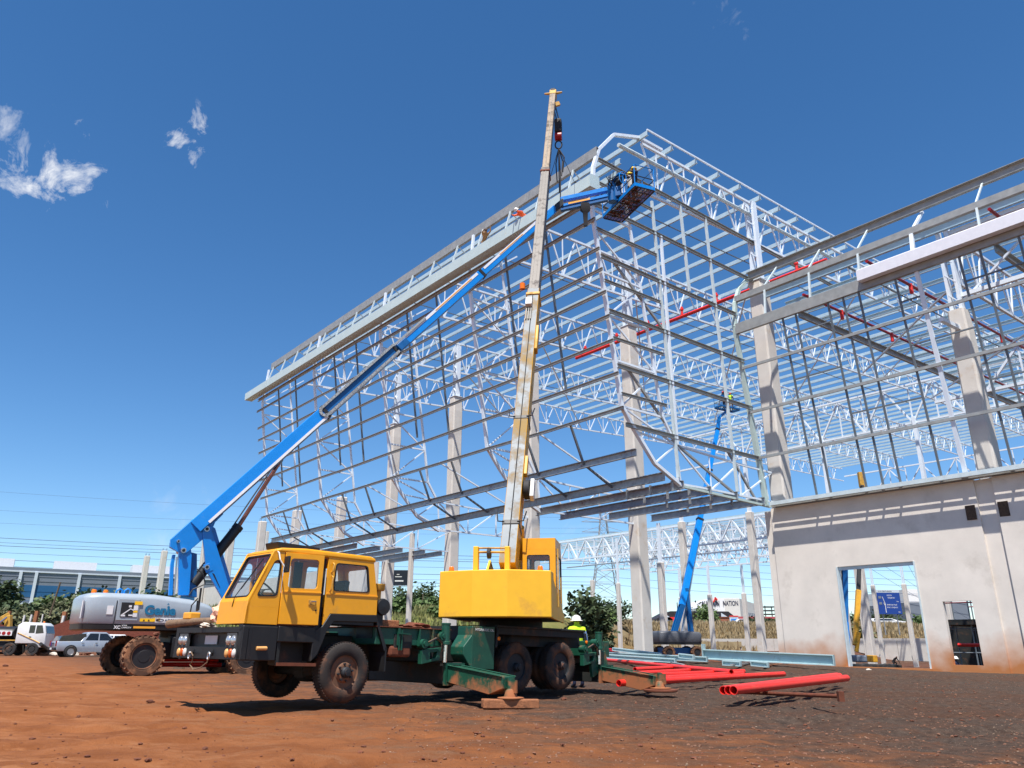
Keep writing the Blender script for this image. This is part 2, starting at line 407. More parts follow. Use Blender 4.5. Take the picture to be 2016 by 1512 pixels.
pm('rock_tan', srgb(150, 126, 104), .95, var=.25, scale=7)
pm('rock_pale', srgb(196, 186, 172), .9, var=.2, scale=5)
pm('rock_brown', srgb(118, 82, 62), .95, var=.3, scale=7, bump=.6, bscale=20)
pm('clod', srgb(104, 60, 40), .95, var=.3, scale=9, bump=.6, bscale=40)
pm('bark', srgb(86, 72, 58), .95, var=.3, scale=6)
pm('interior_grey', srgb(70, 72, 74), .8, var=.1)
pm('seat_dark', srgb(40, 42, 46), .85, var=.1)

def glass_mat(name, tint=(.75, .82, .86), alpha=.22, rough=.03):
    m = bpy.data.materials.new(name); m.use_nodes = True; t = m.node_tree; n = t.nodes; l = t.links; n.clear()
    tr = n.new('ShaderNodeBsdfTransparent'); tr.inputs[0].default_value = (*tint, 1)
    gl = n.new('ShaderNodeBsdfGlossy'); gl.inputs['Roughness'].default_value = rough
    fr = n.new('ShaderNodeLayerWeight'); fr.inputs[0].default_value = .5
    pw_ = n.new('ShaderNodeMath'); pw_.operation = 'POWER'; pw_.inputs[1].default_value = 4; l.new(fr.outputs['Facing'], pw_.inputs[0])
    ad = n.new('ShaderNodeMath'); ad.operation = 'MULTIPLY_ADD'; ad.inputs[1].default_value = .6; ad.inputs[2].default_value = alpha * .18; l.new(pw_.outputs[0], ad.inputs[0])
    mi = n.new('ShaderNodeMixShader'); l.new(ad.outputs[0], mi.inputs[0]); l.new(tr.outputs[0], mi.inputs[1]); l.new(gl.outputs[0], mi.inputs[2])
    o = n.new('ShaderNodeOutputMaterial'); l.new(mi.outputs[0], o.inputs[0]); MT[name] = m; return m
glass_mat('glass', (.95, .97, .98)); glass_mat('glass_dark', (.16, .18, .2), .3)
pm('glass_solid', (.012, .015, .02, 1), .08, 0, var=.05, spec=.8)
# ------------------------------------------------------------------ ground
def ground_mat():
    m = bpy.data.materials.new('soil'); m.use_nodes = True; t = m.node_tree; n = t.nodes; l = t.links
    b = n['Principled BSDF']; b.inputs['Roughness'].default_value = .95; b.inputs['Specular IOR Level'].default_value = .15
    g = n.new('ShaderNodeNewGeometry'); P = g.outputs['Position']
    def noise(sc, det=8, rough=.65, dist=0, off=0, stretch=None):
        v = P
        if off or stretch:
            mp = n.new('ShaderNodeMapping'); mp.inputs['Location'].default_value = (off, off * .7, 0); l.new(P, mp.inputs[0]); v = mp.outputs[0]
            if stretch: mp.inputs['Rotation'].default_value = (0, 0, stretch[0]); mp.inputs['Scale'].default_value = (1, stretch[1], 1)
        x = n.new('ShaderNodeTexNoise'); x.inputs['Scale'].default_value = sc; x.inputs['Detail'].default_value = det; x.inputs['Roughness'].default_value = rough; x.inputs['Distortion'].default_value = dist
        l.new(v, x.inputs['Vector']); return x.outputs[0]
    def mp(x, a, b_, c=0, d=1):
        r = n.new('ShaderNodeMapRange'); r.interpolation_type = 'SMOOTHSTEP'
        for i, k in zip((1, 2, 3, 4), (a, b_, c, d)): r.inputs[i].default_value = k
        l.new(x, r.inputs[0]); return r.outputs[0]
    def mm(op, a, c):
        x = n.new('ShaderNodeMath'); x.operation = op
        for i, k in enumerate((a, c)):
            if isinstance(k, (int, float)): x.inputs[i].default_value = k
            else: l.new(k, x.inputs[i])
        return x.outputs[0]
    def mix(f, a, c):
        x = n.new('ShaderNodeMix'); x.data_type = 'RGBA'; l.new(f, x.inputs[0])
        for i, k in ((6, a), (7, c)):
            if isinstance(k, tuple): x.inputs[i].default_value = k
            else: l.new(k, x.inputs[i])
        return x.outputs[2]
    sp = n.new('ShaderNodeSeparateXYZ'); l.new(P, sp.inputs[0]); X, Y, Zp = sp.outputs
    big = noise(.16, 5, .6); mid = noise(.9, 8, .7); fine = noise(7, 8, .75); grit = noise(38, 6, .7)
    streak = noise(.9, 7, .7, .4, 3, (R(20), 3.2))
    red = mix(mp(mid, .35, .65), srgb(122, 72, 40), srgb(144, 90, 54))
    red = mix(mp(streak, .5, .68), red, srgb(162, 108, 70))
    grey = mix(mp(fine, .35, .66), srgb(56, 46, 40), srgb(84, 70, 60))
    grey = mix(mp(grit, .58, .7), grey, srgb(150, 130, 112))
    brown = mix(mp(fine, .35, .7), srgb(66, 48, 38), srgb(90, 66, 52))
    # gravelly hardstanding to the right / around the crane, loose red soil to the left foreground
    side = mm('ADD', mm('MULTIPLY', X, .11), mm('MULTIPLY', mm('SUBTRACT', Y, 13.5), .075))
    f = mp(mm('ADD', side, mm('MULTIPLY', mm('SUBTRACT', streak, .5), 2.6)), -.75, .45)
    f2 = mp(mm('ADD', mid, mm('MULTIPLY', big, .6)), .66, .94)
    c = mix(f, red, mix(f2, grey, brown))
    c = mix(mp(grit, .62, .74), c, srgb(160, 134, 112))
    c = mix(mp(grit, .40, .28), c, srgb(70, 46, 34))
    # red subsoil beyond the site, then grass on the bank
    far = mp(Y, 52, 66); c = mix(mm('MULTIPLY', far, mp(mid, .3, .6)), c, mix(mp(big, .4, .6), srgb(112, 68, 46), srgb(92, 74, 60)))
    heap = mm('MULTIPLY', mp(Zp, .7, 1.4), mp(Y, 70, 74)); c = mix(heap, c, mix(mp(fine, .3, .7), srgb(66, 32, 24), srgb(92, 48, 36)))
    gx = mp(mm('SUBTRACT', Y, mm('MULTIPLY', mp(X, -8, 32), 72)), 88, 96)
    green = mix(mp(noise(.25, 6, .7, 0, 5), .4, .62), srgb(92, 104, 50), srgb(124, 120, 70))
    dry = mix(mp(mid, .35, .65), srgb(132, 106, 70), srgb(108, 92, 60))
    gc = mix(mp(X, 0, 22), green, dry)
    c = mix(gx, c, gc)
    l.new(c, b.inputs['Base Color'])
    h = mm('ADD', mm('MULTIPLY', fine, .6), mm('MULTIPLY', grit, .35))
    bp = n.new('ShaderNodeBump'); bp.inputs['Strength'].default_value = 1.0; bp.inputs['Distance'].default_value = .06; l.new(h, bp.inputs['Height']); l.new(bp.outputs[0], b.inputs['Normal'])
    return m
def axis_pts(lo, fine_lo, fine_hi, hi, step, g=1.12):
    a = list(np.arange(fine_lo, fine_hi + 1e-6, step)); s = step; x = fine_hi
    while x < hi: s *= g; x += s; a.append(x)
    s = step; x = fine_lo; pre = []
    while x > lo: s *= g; x -= s; pre.append(x)
    return np.array(pre[::-1] + a)
gxs = axis_pts(-2500, -11, 17, 2500, .14, 1.055); gys = axis_pts(-400, 6.5, 34, 3500, .14, 1.04)
XX, YY = np.meshgrid(gxs, gys); HH = hgt(XX, YY)
vs = np.stack([XX.ravel(), YY.ravel(), HH.ravel()], 1); nx, ny = len(gxs), len(gys)
ii = np.arange((ny - 1) * (nx - 1)); r_, c_ = ii // (nx - 1), ii % (nx - 1); q0 = r_ * nx + c_
fs = np.stack([q0, q0 + 1, q0 + nx + 1, q0 + nx], 1)
gm = bpy.data.meshes.new('ground'); gm.from_pydata(vs.tolist(), [], fs.tolist())
gm.polygons.foreach_set('use_smooth', [True] * len(gm.polygons)); gm.materials.append(ground_mat())
go = bpy.data.objects.new('ground', gm); COL.objects.link(go); struct(go)
go['label'] = 'bare red soil and gravel of the building site'

# ------------------------------------------------------------------ loose stones and clods
def rock_mesh(name, mat, seed, sub=1):
    rg = random.Random(seed); bm = bmesh.new(); bmesh.ops.create_icosphere(bm, subdivisions=sub, radius=1)
    k = [Vc((rg.uniform(-1, 1), rg.uniform(-1, 1), rg.uniform(-1, 1))).normalized() for _ in range(6)]
    for v in bm.verts:
        for d in k:
            t = v.co.dot(d)
            if t > .62: v.co -= d * (t - .62) * .9
        v.co *= rg.uniform(.85, 1.1); v.co.z *= .62
    me = bpy.data.meshes.new(name); bm.to_mesh(me); bm.free(); me.materials.append(mat); return me
def scatter(name, label, mat, n, fn, smin, smax, seed):
    rg = random.Random(seed); vs = []; fs = []
    base = [rock_mesh('tmp_rock', mat, seed + i) for i in range(4)]
    data = [([tuple(v.co) for v in m.vertices], [tuple(p.vertices) for p in m.polygons]) for m in base]
    pts = [fn(rg) for _ in range(n)]
    hz = hgt(np.array([p[0] for p in pts]), np.array([p[1] for p in pts]))
    for (x, y), z in zip(pts, hz):
        s = smin * (smax / smin) ** (rg.random() ** 2.2); a = rg.uniform(0, 6.28); bv, bf = rg.choice(data); o = len(vs)
        ca, sa = math.cos(a) * s, math.sin(a) * s
        vs += [(x + p[0] * ca - p[1] * sa, y + p[0] * sa + p[1] * ca, z + p[2] * s * .8 + s * .12) for p in bv]
        fs += [tuple(o + i for i in f) for f in bf]
    for m in base: bpy.data.meshes.remove(m)
    me = bpy.data.meshes.new(name); me.from_pydata(vs, [], fs); me.materials.append(mat)
    o = bpy.data.objects.new(name, me); COL.objects.link(o); o['kind'] = 'stuff'; o['label'] = label
def near_pt(rg):
    y = 7 + 26 * rg.random() ** 1.5; return (rg.uniform(-.85, .85) * y, y)
def right_pt(rg):
    y = 8 + 24 * rg.random() ** 1.3; return (rg.uniform(-.15, .85) * y, y)
scatter('gravel', 'loose pale and brown gravel strewn over the red soil', MT['rock_brown'], 6500, right_pt, .008, .032, 3)
scatter('pebbles', 'small pale stones lying on the soil', MT['rock_tan'], 3200, right_pt, .004, .016, 8)
scatter('soil_clods', 'small lumps of red earth scattered on the ground', MT['clod'], 2600, near_pt, .010, .045, 21)

# ------------------------------------------------------------------ foliage
def leaf_mat(name, c1, c2):
    m = bpy.data.materials.new(name); m.use_nodes = True; t = m.node_tree; n = t.nodes; l = t.links; b = n['Principled BSDF']
    b.inputs['Roughness'].default_value = .6; b.inputs['Specular IOR Level'].default_value = .25
    g = n.new('ShaderNodeNewGeometry'); x = n.new('ShaderNodeTexNoise'); x.inputs['Scale'].default_value = 1.1; x.inputs['Detail'].default_value = 6; l.new(g.outputs['Position'], x.inputs['Vector'])
    mr = n.new('ShaderNodeMapRange'); mr.inputs[1].default_value = .35; mr.inputs[2].default_value = .65; l.new(x.outputs[0], mr.inputs[0])
    mi = n.new('ShaderNodeMix'); mi.data_type = 'RGBA'; l.new(mr.outputs[0], mi.inputs[0]); mi.inputs[6].default_value = c1; mi.inputs[7].default_value = c2; l.new(mi.outputs[2], b.inputs['Base Color'])
    MT[name] = m
leaf_mat('leaf_dark', (.03, .05, .022, 1), (.075, .105, .045, 1)); leaf_mat('leaf_mid', (.05, .09, .025, 1), (.12, .17, .06, 1)); leaf_mat('leaf_olive', (.085, .10, .045, 1), (.16, .16, .085, 1))
leaf_mat('grass_green', (.13, .15, .05, 1), (.24, .23, .1, 1)); leaf_mat('grass_dry', (.26, .19, .1, 1), (.36, .28, .16, 1))
def tree(label, base, height, width, mat, cat='bush', name='bush', seed=0, n=1500, trunk=.25, leaf=.22, group=None):
    rg = random.Random(seed); t = thing(name, label, cat, base, group); base = Vc(base)
    k = MB(); top = base + Vc((rg.uniform(-.1, .1) * width, 0, height * .72))
    k.path([base - Z * .3, base + Z * height * .2 + Vc((rg.uniform(-.05, .05) * width, 0, 0)), base + Z * height * .45, top], [height * .035, height * .028, height * .02, height * .008], 6)
    clumps = []
    for i in range(9):
        a = rg.uniform(0, 6.28); r = width * .5 * rg.uniform(.15, .78); hh = height * rg.uniform(trunk + .08, .88)
        taper = 1 - abs((hh / height - (trunk + 1) / 2)) * .9
        c = base + Vc((math.cos(a) * r * taper, math.sin(a) * r * taper, hh)); clumps.append((c, width * rg.uniform(.14, .27)))
        k.path([base + Z * height * rg.uniform(.1, .4), (base + c) * .5 + Z * height * .12, c], [height * .015, height * .01, height * .004], 5)
    clumps.append((base + Z * height * .84, width * .24))
    k.build('trunk', MT['bark'], t)
    c = MB()
    for i in range(n):
        p, r = clumps[i % len(clumps)]
        d = Vc((rg.gauss(0, 1), rg.gauss(0, 1), rg.gauss(0, .8))).normalized() * r * rg.random() ** .4 * rg.uniform(.75, 1.25)
        q = p + d; q.z = max(q.z, base.z + height * trunk * .6)
        a = Vc((rg.uniform(-1, 1), rg.uniform(-1, 1), rg.uniform(-.6, .6))).normalized(); bdir = a.cross(Vc((rg.uniform(-1, 1), rg.uniform(-1, 1), rg.uniform(-1, 1)))).normalized()
        s = leaf * rg.uniform(.6, 1.3)
        c.poly([q - a * s, q - bdir * s * .5, q + a * s, q + bdir * s * .5])
    c.build('crown', mat, t)
    return t
def grass_patch(label, pts, mat, hmin, hmax, seed, wd=.05, name='grass'):
    rg = random.Random(seed); c = MB()
    for x, y, z in pts:
        for j in range(5):
            a = rg.uniform(0, 6.28); d = Vc((math.cos(a), math.sin(a), 0)); h = rg.uniform(hmin, hmax); b = Vc((x + rg.uniform(-.25, .25), y + rg.uniform(-.25, .25), z - .05)); s = wd * rg.uniform(.7, 1.4)
            lean = Vc((rg.uniform(-.4, .4), rg.uniform(-.4, .4), 1)).normalized() * h
            c.poly([b - d * s, b + d * s, b + lean * .6 + d * s * .6, b + lean, b + lean * .6 - d * s * .7])
    o = c.build(name, mat); o['kind'] = 'stuff'; o['label'] = label
rg = random.Random(4)
gp = []
for i in range(7000):
    x = rg.uniform(-75, 3); y = rg.uniform(88, 122); gp.append((x, y))
hz = hgt(np.array([p[0] for p in gp]), np.array([p[1] for p in gp]))
grass_patch('rough green grass growing over the far bank', [(x, y, z) for (x, y), z in zip(gp, hz)], MT['grass_green'], .35, 1.0, 5, .09)
gp = []
for i in range(6000):
    x = rg.uniform(18, 95); y = rg.uniform(160, 192); gp.append((x, y))
hz = hgt(np.array([p[0] for p in gp]), np.array([p[1] for p in gp]))
grass_patch('tall dry grass on the embankment behind the site', [(x, y, z) for (x, y), z in zip(gp, hz)], MT['grass_dry'], .5, 1.4, 6, .12, 'dry_grass')
# ================================================================== tall steel block
BAY = 10.9; FR = [0.3, 11.0, 21.9, 32.8, 43.7]
PROF = [(-9.4, 28.55), (-11.5, 27.75), (-12.75, 26.2), (-13.2, 24.9), (-13.4, 22.3), (-11.8, 12.0), (-10.9, 10.9), (-9.6, 9.5), (-7.7, 8.65)]
def vout(z): return -13.4 + (22.3 - z) * .155
def ztop(v): return 28.80 + .03 * v
def zbot(v): return 25.55 + .056 * v
VEND = 94.0
tw = thing('tall_warehouse_frame', 'tall unclad steel warehouse frame with overhanging curved facade on concrete columns', 'steel frame', W(22, 1, 0))
def columns():
    mats = MT['concrete_col']
    for k in range(5):
        u = k * 10.95 + .1; h = 22.6 if k == 0 else 23.1 if k < 4 else 22.8
        m = MB(); c = .09; a = .46; b = .5
        loop = [(-a, -b + c), (-a + c, -b), (a - c, -b), (a, -b + c), (a, b - c), (a - c, b), (-a + c, b), (-a, b - c)]
        m.loft([[W(u + x * s, 1.05 + y * s, z) for x, y in loop] for z, s in ((-1.5, 1.0), (h - 1.4, 1.0), (h, .9))])
        o = m.build('concrete_column', mats, tw)
        p = MB()
        for sx in (-.25, .25):
            p.bar(W(u + sx, 1.05, h), W(u + sx, 1.05, 28.3), .16, .42, up=V)
        for z in np.arange(h + .5, 28.2, 1.15):
            p.bar(W(u - .25, .9, z), W(u + .25, .9, z + .5), .05, .14, up=V)
        p.box(W(u, 1.05, h + .04), (1.0, 1.0, .06), (U, V, Z))
        p.build('steel_column_head', MT['steel_white'], tw)
        bl = MB()
        for sx in (-.3, .3):
            for sy in (-.3, .3): bl.tube(W(u + sx, 1.05 + sy, h), W(u + sx, 1.05 + sy, h + .3), .025, 5)
        bl.build('anchor_bolts', MT['steel_dark'], o)
columns()
# ---- facade frames
def facade_frame(u, white=True, i=0):
    col = MT['steel_white']
    m = MB(); pts = [W(u, v, z) for v, z in PROF]
    for p, q in zip(pts[4:], pts[5:]): m.bar(p, q, .16, .2, up=U)
    if i == 0:
        for p, q in zip(pts[:4], pts[1:5]): m.bar(p, q, .16, .2, up=U)
        m.bar(W(u, -9.4, 28.55), W(u, -7.4, 28.62), .16, .2, up=U)
    else:
        m.bar(W(u, -13.4, 22.3), W(u, -13.15, 25.6), .14, .16, up=U)
    o = m.build('facade_post', col, tw)
    # inner post, parallel three metres behind
    m = MB(); inn = [(vout(z) + 3.0, z) for z in (25.2, 22.3, 19, 16, 12.0)] + [(-8.0, 10.8)]
    m.bar(W(u, inn[0][0] - .2, inn[0][1]), W(u, inn[4][0], inn[4][1]), .12, .14, up=U)
    m.bar(W(u, inn[4][0], inn[4][1]), W(u, -7.9, 10.7), .12, .14, up=U)
    m.build('inner_post', col, o)
    # horizontals / bracing between the two posts
    zs = [22.3, 21.2, 18.9, 16.6, 14.3, 12.0]
    lad = MB()
    for z in zs: lad.bar(W(u, vout(z), z), W(u, vout(z) + 3.0, z), .1, .1, up=U)
    for a, b in zip(zs[1:], zs[2:]):
        k = zs.index(a)
        p, q = (W(u, vout(a), a), W(u, vout(b) + 3, b)) if k % 2 else (W(u, vout(a) + 3, a), W(u, vout(b), b))
        lad.bar(p, q, .08, .08, up=U)
    lad.bar(W(u, vout(22.3), 22.3), W(u, -9.6, 25.3), .09, .09, up=U)
    lad.build('bracing', col, o)
    # soffit truss back to the column
    st = MB(); node = W(u, -7.9, 10.7)
    low = [W(u, -9.6, 9.5), W(u, -7.7, 8.72), W(u, -5.2, 8.75), W(u, -2.6, 8.75), W(u, 0.55, 8.75)]
    upn = [node, W(u, -5.2, 10.6), W(u, -2.6, 10.5), W(u, .55, 10.45)]
    for p, q in zip(low, low[1:]): st.bar(p, q, .1, .12, up=U)
    for p, q in zip(upn, upn[1:]): st.bar(p, q, .1, .1, up=U)
    for p, q in [(W(u, -10.9, 10.9), node), (W(u, -11.8, 12), node), (low[0], node), (low[1], node), (node, low[2]), (low[2], upn[2]), (upn[2], low[3]), (low[3], upn[3])]: st.bar(p, q, .08, .08, up=U)
    for p in (low[2], low[3]): st.bar(p, p + Z * 1.8, .05, .05, up=U)
    # raking struts up from the column foot of the soffit
    st.bar(W(u, .55, 10.45), W(u, -7.9, 13.6), .09, .09, up=U) if i else None
    st.build('soffit_truss', col, o)
for i, u in enumerate(FR): facade_frame(u, i=i)
# ---- girts, bay by bay
GZ = [21.6, 20.0, 18.9, 17.7, 16.45, 15.2, 13.55, 11.85]
gr = random.Random(3)
for i in range(4):
    for z in GZ:
        sag = gr.uniform(.0, .05); v = vout(z) - .14
        a, b = FR[i] - (.25 if i == 0 else 0), FR[i + 1] + (1.0 if i == 3 else 0)
        m = MB(); mid = W((a + b) / 2, v, z - sag)
        m.chan(W(a, v, z), mid, .16, .075, .02, side=-1); m.chan(mid, W(b, v, z), .16, .075, .02, side=-1)
        m.build('girt', MT['steel_galv_dull'], tw)
# hangers at the third points, dark
for i in range(4):
    for f in (.335, .665):
        u = FR[i] + (FR[i + 1] - FR[i]) * f; m = MB(); zb = 13.5 if f < .5 else 14.0
        m.bar(W(u, vout(22.3) - .02, 22.6), W(u, vout(zb) - .02, zb), .11, .09, up=U)
        m.build('girt_hanger', MT['steel_dark'], tw)
        m = MB(); m.bar(W(u, vout(12.0), 11.8), W(u, -10.95, 9.9), .1, .1, up=U); m.bar(W(u, -10.95, 9.9), W(u, -8.9, 8.95), .1, .1, up=U)
        m.build('soffit_hanger', MT['steel_dark'], tw)
# ---- soffit beams
def sbeam(v, z, a, b, h=.42): MB().chan(W(a, v, z), W(b, v, z), h, .13, .03, side=-1).build('soffit_beam', MT['soffit_galv'], tw)
sbeam(-10.9, 9.85, .3, 44.3, .36); sbeam(-8.9, 8.95, .3, 44.3)
for v, a in ((-7.7, 11.3), (-5.5, 11.6), (-3.2, 9.6), (-.7, 8.3)): sbeam(v, 8.66, .1, a)
for v in (-7.6, -5.4, -3.2, -.9, .9): sbeam(v, 8.75, 34.2, 44.5)
cl = MB()
for v in (-8.3, -6.8, -4.7, -2.6): 
    for du in (1.2, 2.6, 4.2): cl.box(W(du + v * .1, v, 8.55), (.1, .1, .5), (U, V, Z))
cl.build('soffit_cleats', MT['soffit_galv'], tw)
MB().bar(W(.3, -7.7, 8.62), W(.3, .1, 8.45), .12, .16, up=U).build('soffit_edge', MT['post_green'], tw)
# ---- fascia gutter and eave channels
m = MB(); pr = [(-14.25, 22.95), (-14.25, 23.62), (-14.1, 23.72), (-13.55, 23.72), (-13.55, 22.95)]
pa = [W(-.45, v, z) for v, z in pr]; m.prism(pa, U * 46.6); fo = m.build('fascia_gutter', MT['fascia_grey'], tw)
for u in np.arange(2.5, 46, 5.5): MB().box(W(u, -14.262, 23.3), (.03, .012, .66), (U, V, Z)).build('joint_strip', MT['steel_galv'], fo)
MB().chan(W(-.3, -13.45, 22.7), W(44.6, -13.45, 22.7), .24, .1, .03, side=-1).build('gutter_bearer', MT['steel_galv_dull'], tw)
MB().chan(W(.2, -13.0, 25.95), W(43.6, -13.0, 25.95), .58, .16, .03, side=1).build('eave_channel', MT['steel_galv_dull'], tw)
MB().chan(W(.2, -11.2, 26.15), W(44, -11.2, 26.15), .34, .1, .03, side=1).build('eave_channel', MT['purlin_galv'], tw)
MB().chan(W(.2, -11.4, 25.25), W(44, -11.4, 25.25), .4, .1, .03, side=1).build('eave_channel', MT['purlin_galv'], tw)
for u in np.arange(2.0, 44, 2.73):
    m = MB(); m.bar(W(u, -13.0, 25.7), W(u, -13.55, 23.7), .1, .08, up=U); m.bar(W(u, -13.0, 25.7), W(u + .5, -11.4, 25.3), .05, .05, up=U); m.build('eave_strut', MT['steel_galv'], tw)
# ---- roof purlins along u
vp = -9.4; k = 0
while vp < VEND:
    m = MB(); z = ztop(vp); m.chan(W(-.35, vp, z), W(44.9, vp, z), .3, .09, .025, side=1)
    if k % 1 == 0: m.build('purlin', MT['purlin_galv'], tw)
    vp += 2.22; k += 1
MB().bar(W(-.35, -9.4, 28.72), W(-.35, VEND, ztop(VEND) + .2), .08, .1).build('verge_angle', MT['steel_white'], tw)
# ---- roof trusses along v
def truss_v(parent, u, v0, v1, fz_t, fz_b, step, name, mat, r=.085, single=False, rw=.058):
    o = None
    for f, rr in ((fz_t, r), (fz_b, r)):
        m = MB(); m.bar(W(u, v0, f(v0)), W(u, v1, f(v1)), rr * 1.7, rr * 1.7, up=Z)
        if o is None: o = m.build(name, mat, parent)
        else: m.build('bottom_chord', mat, o)
    vs = np.arange(v0, v1 + .01, step); web = MB()
    for i in range(len(vs) - 1):
        a, b = vs[i], vs[i + 1]; mid = (a + b) / 2
        segs = [(W(u, a, fz_t(a)), W(u, mid, fz_b(mid))), (W(u, mid, fz_b(mid)), W(u, b, fz_t(b))), (W(u, mid, fz_t(mid)), W(u, mid, fz_b(mid)))]
        for j, (p, q) in enumerate(segs):
            t = MB() if single else web
            t.bar(p, q, rw * (1.7 if j < 2 else 1.1), rw * (1.2 if j < 2 else 1.1), up=U)
            if single: t.build('diagonal' if j < 2 else 'vertical', mat, o)
    if not single: struct(web.build('truss_web', mat, o), 'stuff')
    return o
for i, u in enumerate(FR):
    truss_v(tw, u, -9.2, 46.8, lambda v: ztop(v) - .28, zbot, 2.5, 'roof_truss', MT['steel_white'], single=(i < 2))
    truss_v(tw, u, 47.2, 93.5, lambda v: ztop(v) - .28, lambda v: zbot(47) + .02 * (v - 47), 2.6, 'roof_truss', MT['steel_white'])
def truss_u(parent, v, u0, u1, zt, zb, step, name, mat, r=.13, single=False):
    o = MB().bar(W(u0, v, zt), W(u1, v, zt), r * 1.6, r * 1.6).build(name, mat, parent); MB().bar(W(u0, v, zb), W(u1, v, zb), r * 1.6, r * 1.6).build('bottom_chord', mat, o); us = np.arange(u0, u1 + .01, step); web = MB()
    for i in range(len(us) - 1):
        a, b = us[i], us[i + 1]; mid = (a + b) / 2
        for p, q, kk in [(W(a, v, zb), W(mid, v, zt), 1.3), (W(mid, v, zt), W(b, v, zb), 1.3), (W(mid, v, zt), W(mid, v, zb), .9), (W(a, v, zt), W(a, v, zb), 1.0)]:
            t = MB() if single else web
            t.bar(p, q, r * kk, r * kk, up=V)
            if single: t.build('diagonal', mat, o)
    if not single: struct(web.build('truss_web', mat, o), 'stuff')
    return o
truss_u(tw, 47, -10.7, 43.7, 28.7, 24.3, 5.45, 'jack_truss', MT['steel_white'], single=True)
truss_u(tw, 94, -10.7, 43.7, 30.0, 26.2, 5.45, 'jack_truss', MT['steel_white'])
# interior columns of the second and third lines
for v in (47, 94):
    for k in range(5):
        u = k * 10.95; h = 17.2 if v == 47 else 16
        m = MB(); m.box(W(u, v, h / 2 - 1), (.8, .8, h + 2), (U, V, Z)); m.build('concrete_column', MT['concrete_col'], tw, bevel=.05, seg=1)
        m = MB(); m.box(W(u, v, (h + 25) / 2), (.35, .5, 25 - h), (U, V, Z)); m.build('steel_column_head', MT['steel_white'], tw)
# ---- return wall (plane u = .3)
RG = [25.46, 22.6, 19.7, 16.8, 14.0, 11.08]
for z in RG:
    v0 = vout(z) if z < 23 else -12.9; v1 = 1.0 if z > 20 else -1.6 + (19.7 - z) * .14
    MB().chan(W(.22, v0, z), W(.22, v1 if z < 25 else 13.0, z), .22, .09, .02, side=1).build('return_girt', MT['steel_galv_dull'], tw)
for z in (24.0, 21.2, 18.4, 15.4, 12.6):
    MB().chan(W(.22, vout(min(z, 22.3)), z), W(.22, -8.5, z + .05), .16, .07, .02, side=1).build('return_girt', MT['steel_galv_dull'], tw)
for v, z0, z1, mt in ((-8.45, 9.0, 24.6, 'steel_galv'), (-7.9, 10.7, 22.6, 'steel_white'), (-3.55, 8.9, 25.4, 'steel_galv'), (-5.9, 19.9, 25.4, 'steel_galv')):
    m = MB(); m.bar(W(.2, v - (z1 - 12) * .02, z1), W(.2, v + .5 * (z0 < 10), z0), .13, .13, up=U); m.build('return_post', MT[mt], tw)
for a, b in (((-8.2, 10.9), (-3.0, 8.7)), ((-3.6, 11.2), (-1.2, 8.6)), ((-11.9, 19.7), (-8.2, 16.9)), ((-8.0, 11.2), (-11.2, 14.0))):
    MB().bar(W(.3, *a), W(.3, *b), .11, .11, up=U).build('return_brace', MT['steel_galv_dull'], tw)
# pipe purlin running round the eave of the return side
MB().tube(W(.25, -11.2, 27.2), W(.25, 22, 28.3), .12, 8).build('eave_tube', MT['steel_galv'], tw, smooth_deg=40)
# ---- sag rods between purlins
for u in (5.6, 16.4, 27.3, 38.2):
    m = MB(); m.bar(W(u, -9.4, ztop(-9.4) - .18), W(u, 60, ztop(60) - .18), .06, .06); m.build('purlin_bridging', MT['steel_dark'], tw)
# horizontal wind bracing under the roof
for u0 in FR[:-1]:
    for v0 in (2, 15, 28):
        m = MB(); m.bar(W(u0, v0, zbot(v0) + .1), W(u0 + 10.9, v0 + 13, zbot(v0 + 13) + .1), .09, .09); m.build('wind_brace', MT['steel_white'], tw)
# ---- sprinkler mains
sp = thing('sprinkler_main', 'red sprinkler main pipe with stub outlets hung under the tall roof', 'pipe', W(8, 3, 22))
m = MB(); zz_ = 23.4; m.tube(W(-3.5, 3.0, zz_), W(18.6, 3.0, zz_), .13, 8); m.build('pipe', MT['pipe_red'], sp, smooth_deg=40)
for u in (-1.5, 1.8, 4.6, 7.6, 10.8, 14, 17.5):
    m = MB(); m.tube(W(u, 3.0, zz_), W(u, 3.0, zz_ + .75), .09, 8); m.tube(W(u, 3, zz_ + .5), W(u, 3, zz_ + .62), .14, 8); m.build('outlet', MT['pipe_red'], sp, smooth_deg=40)
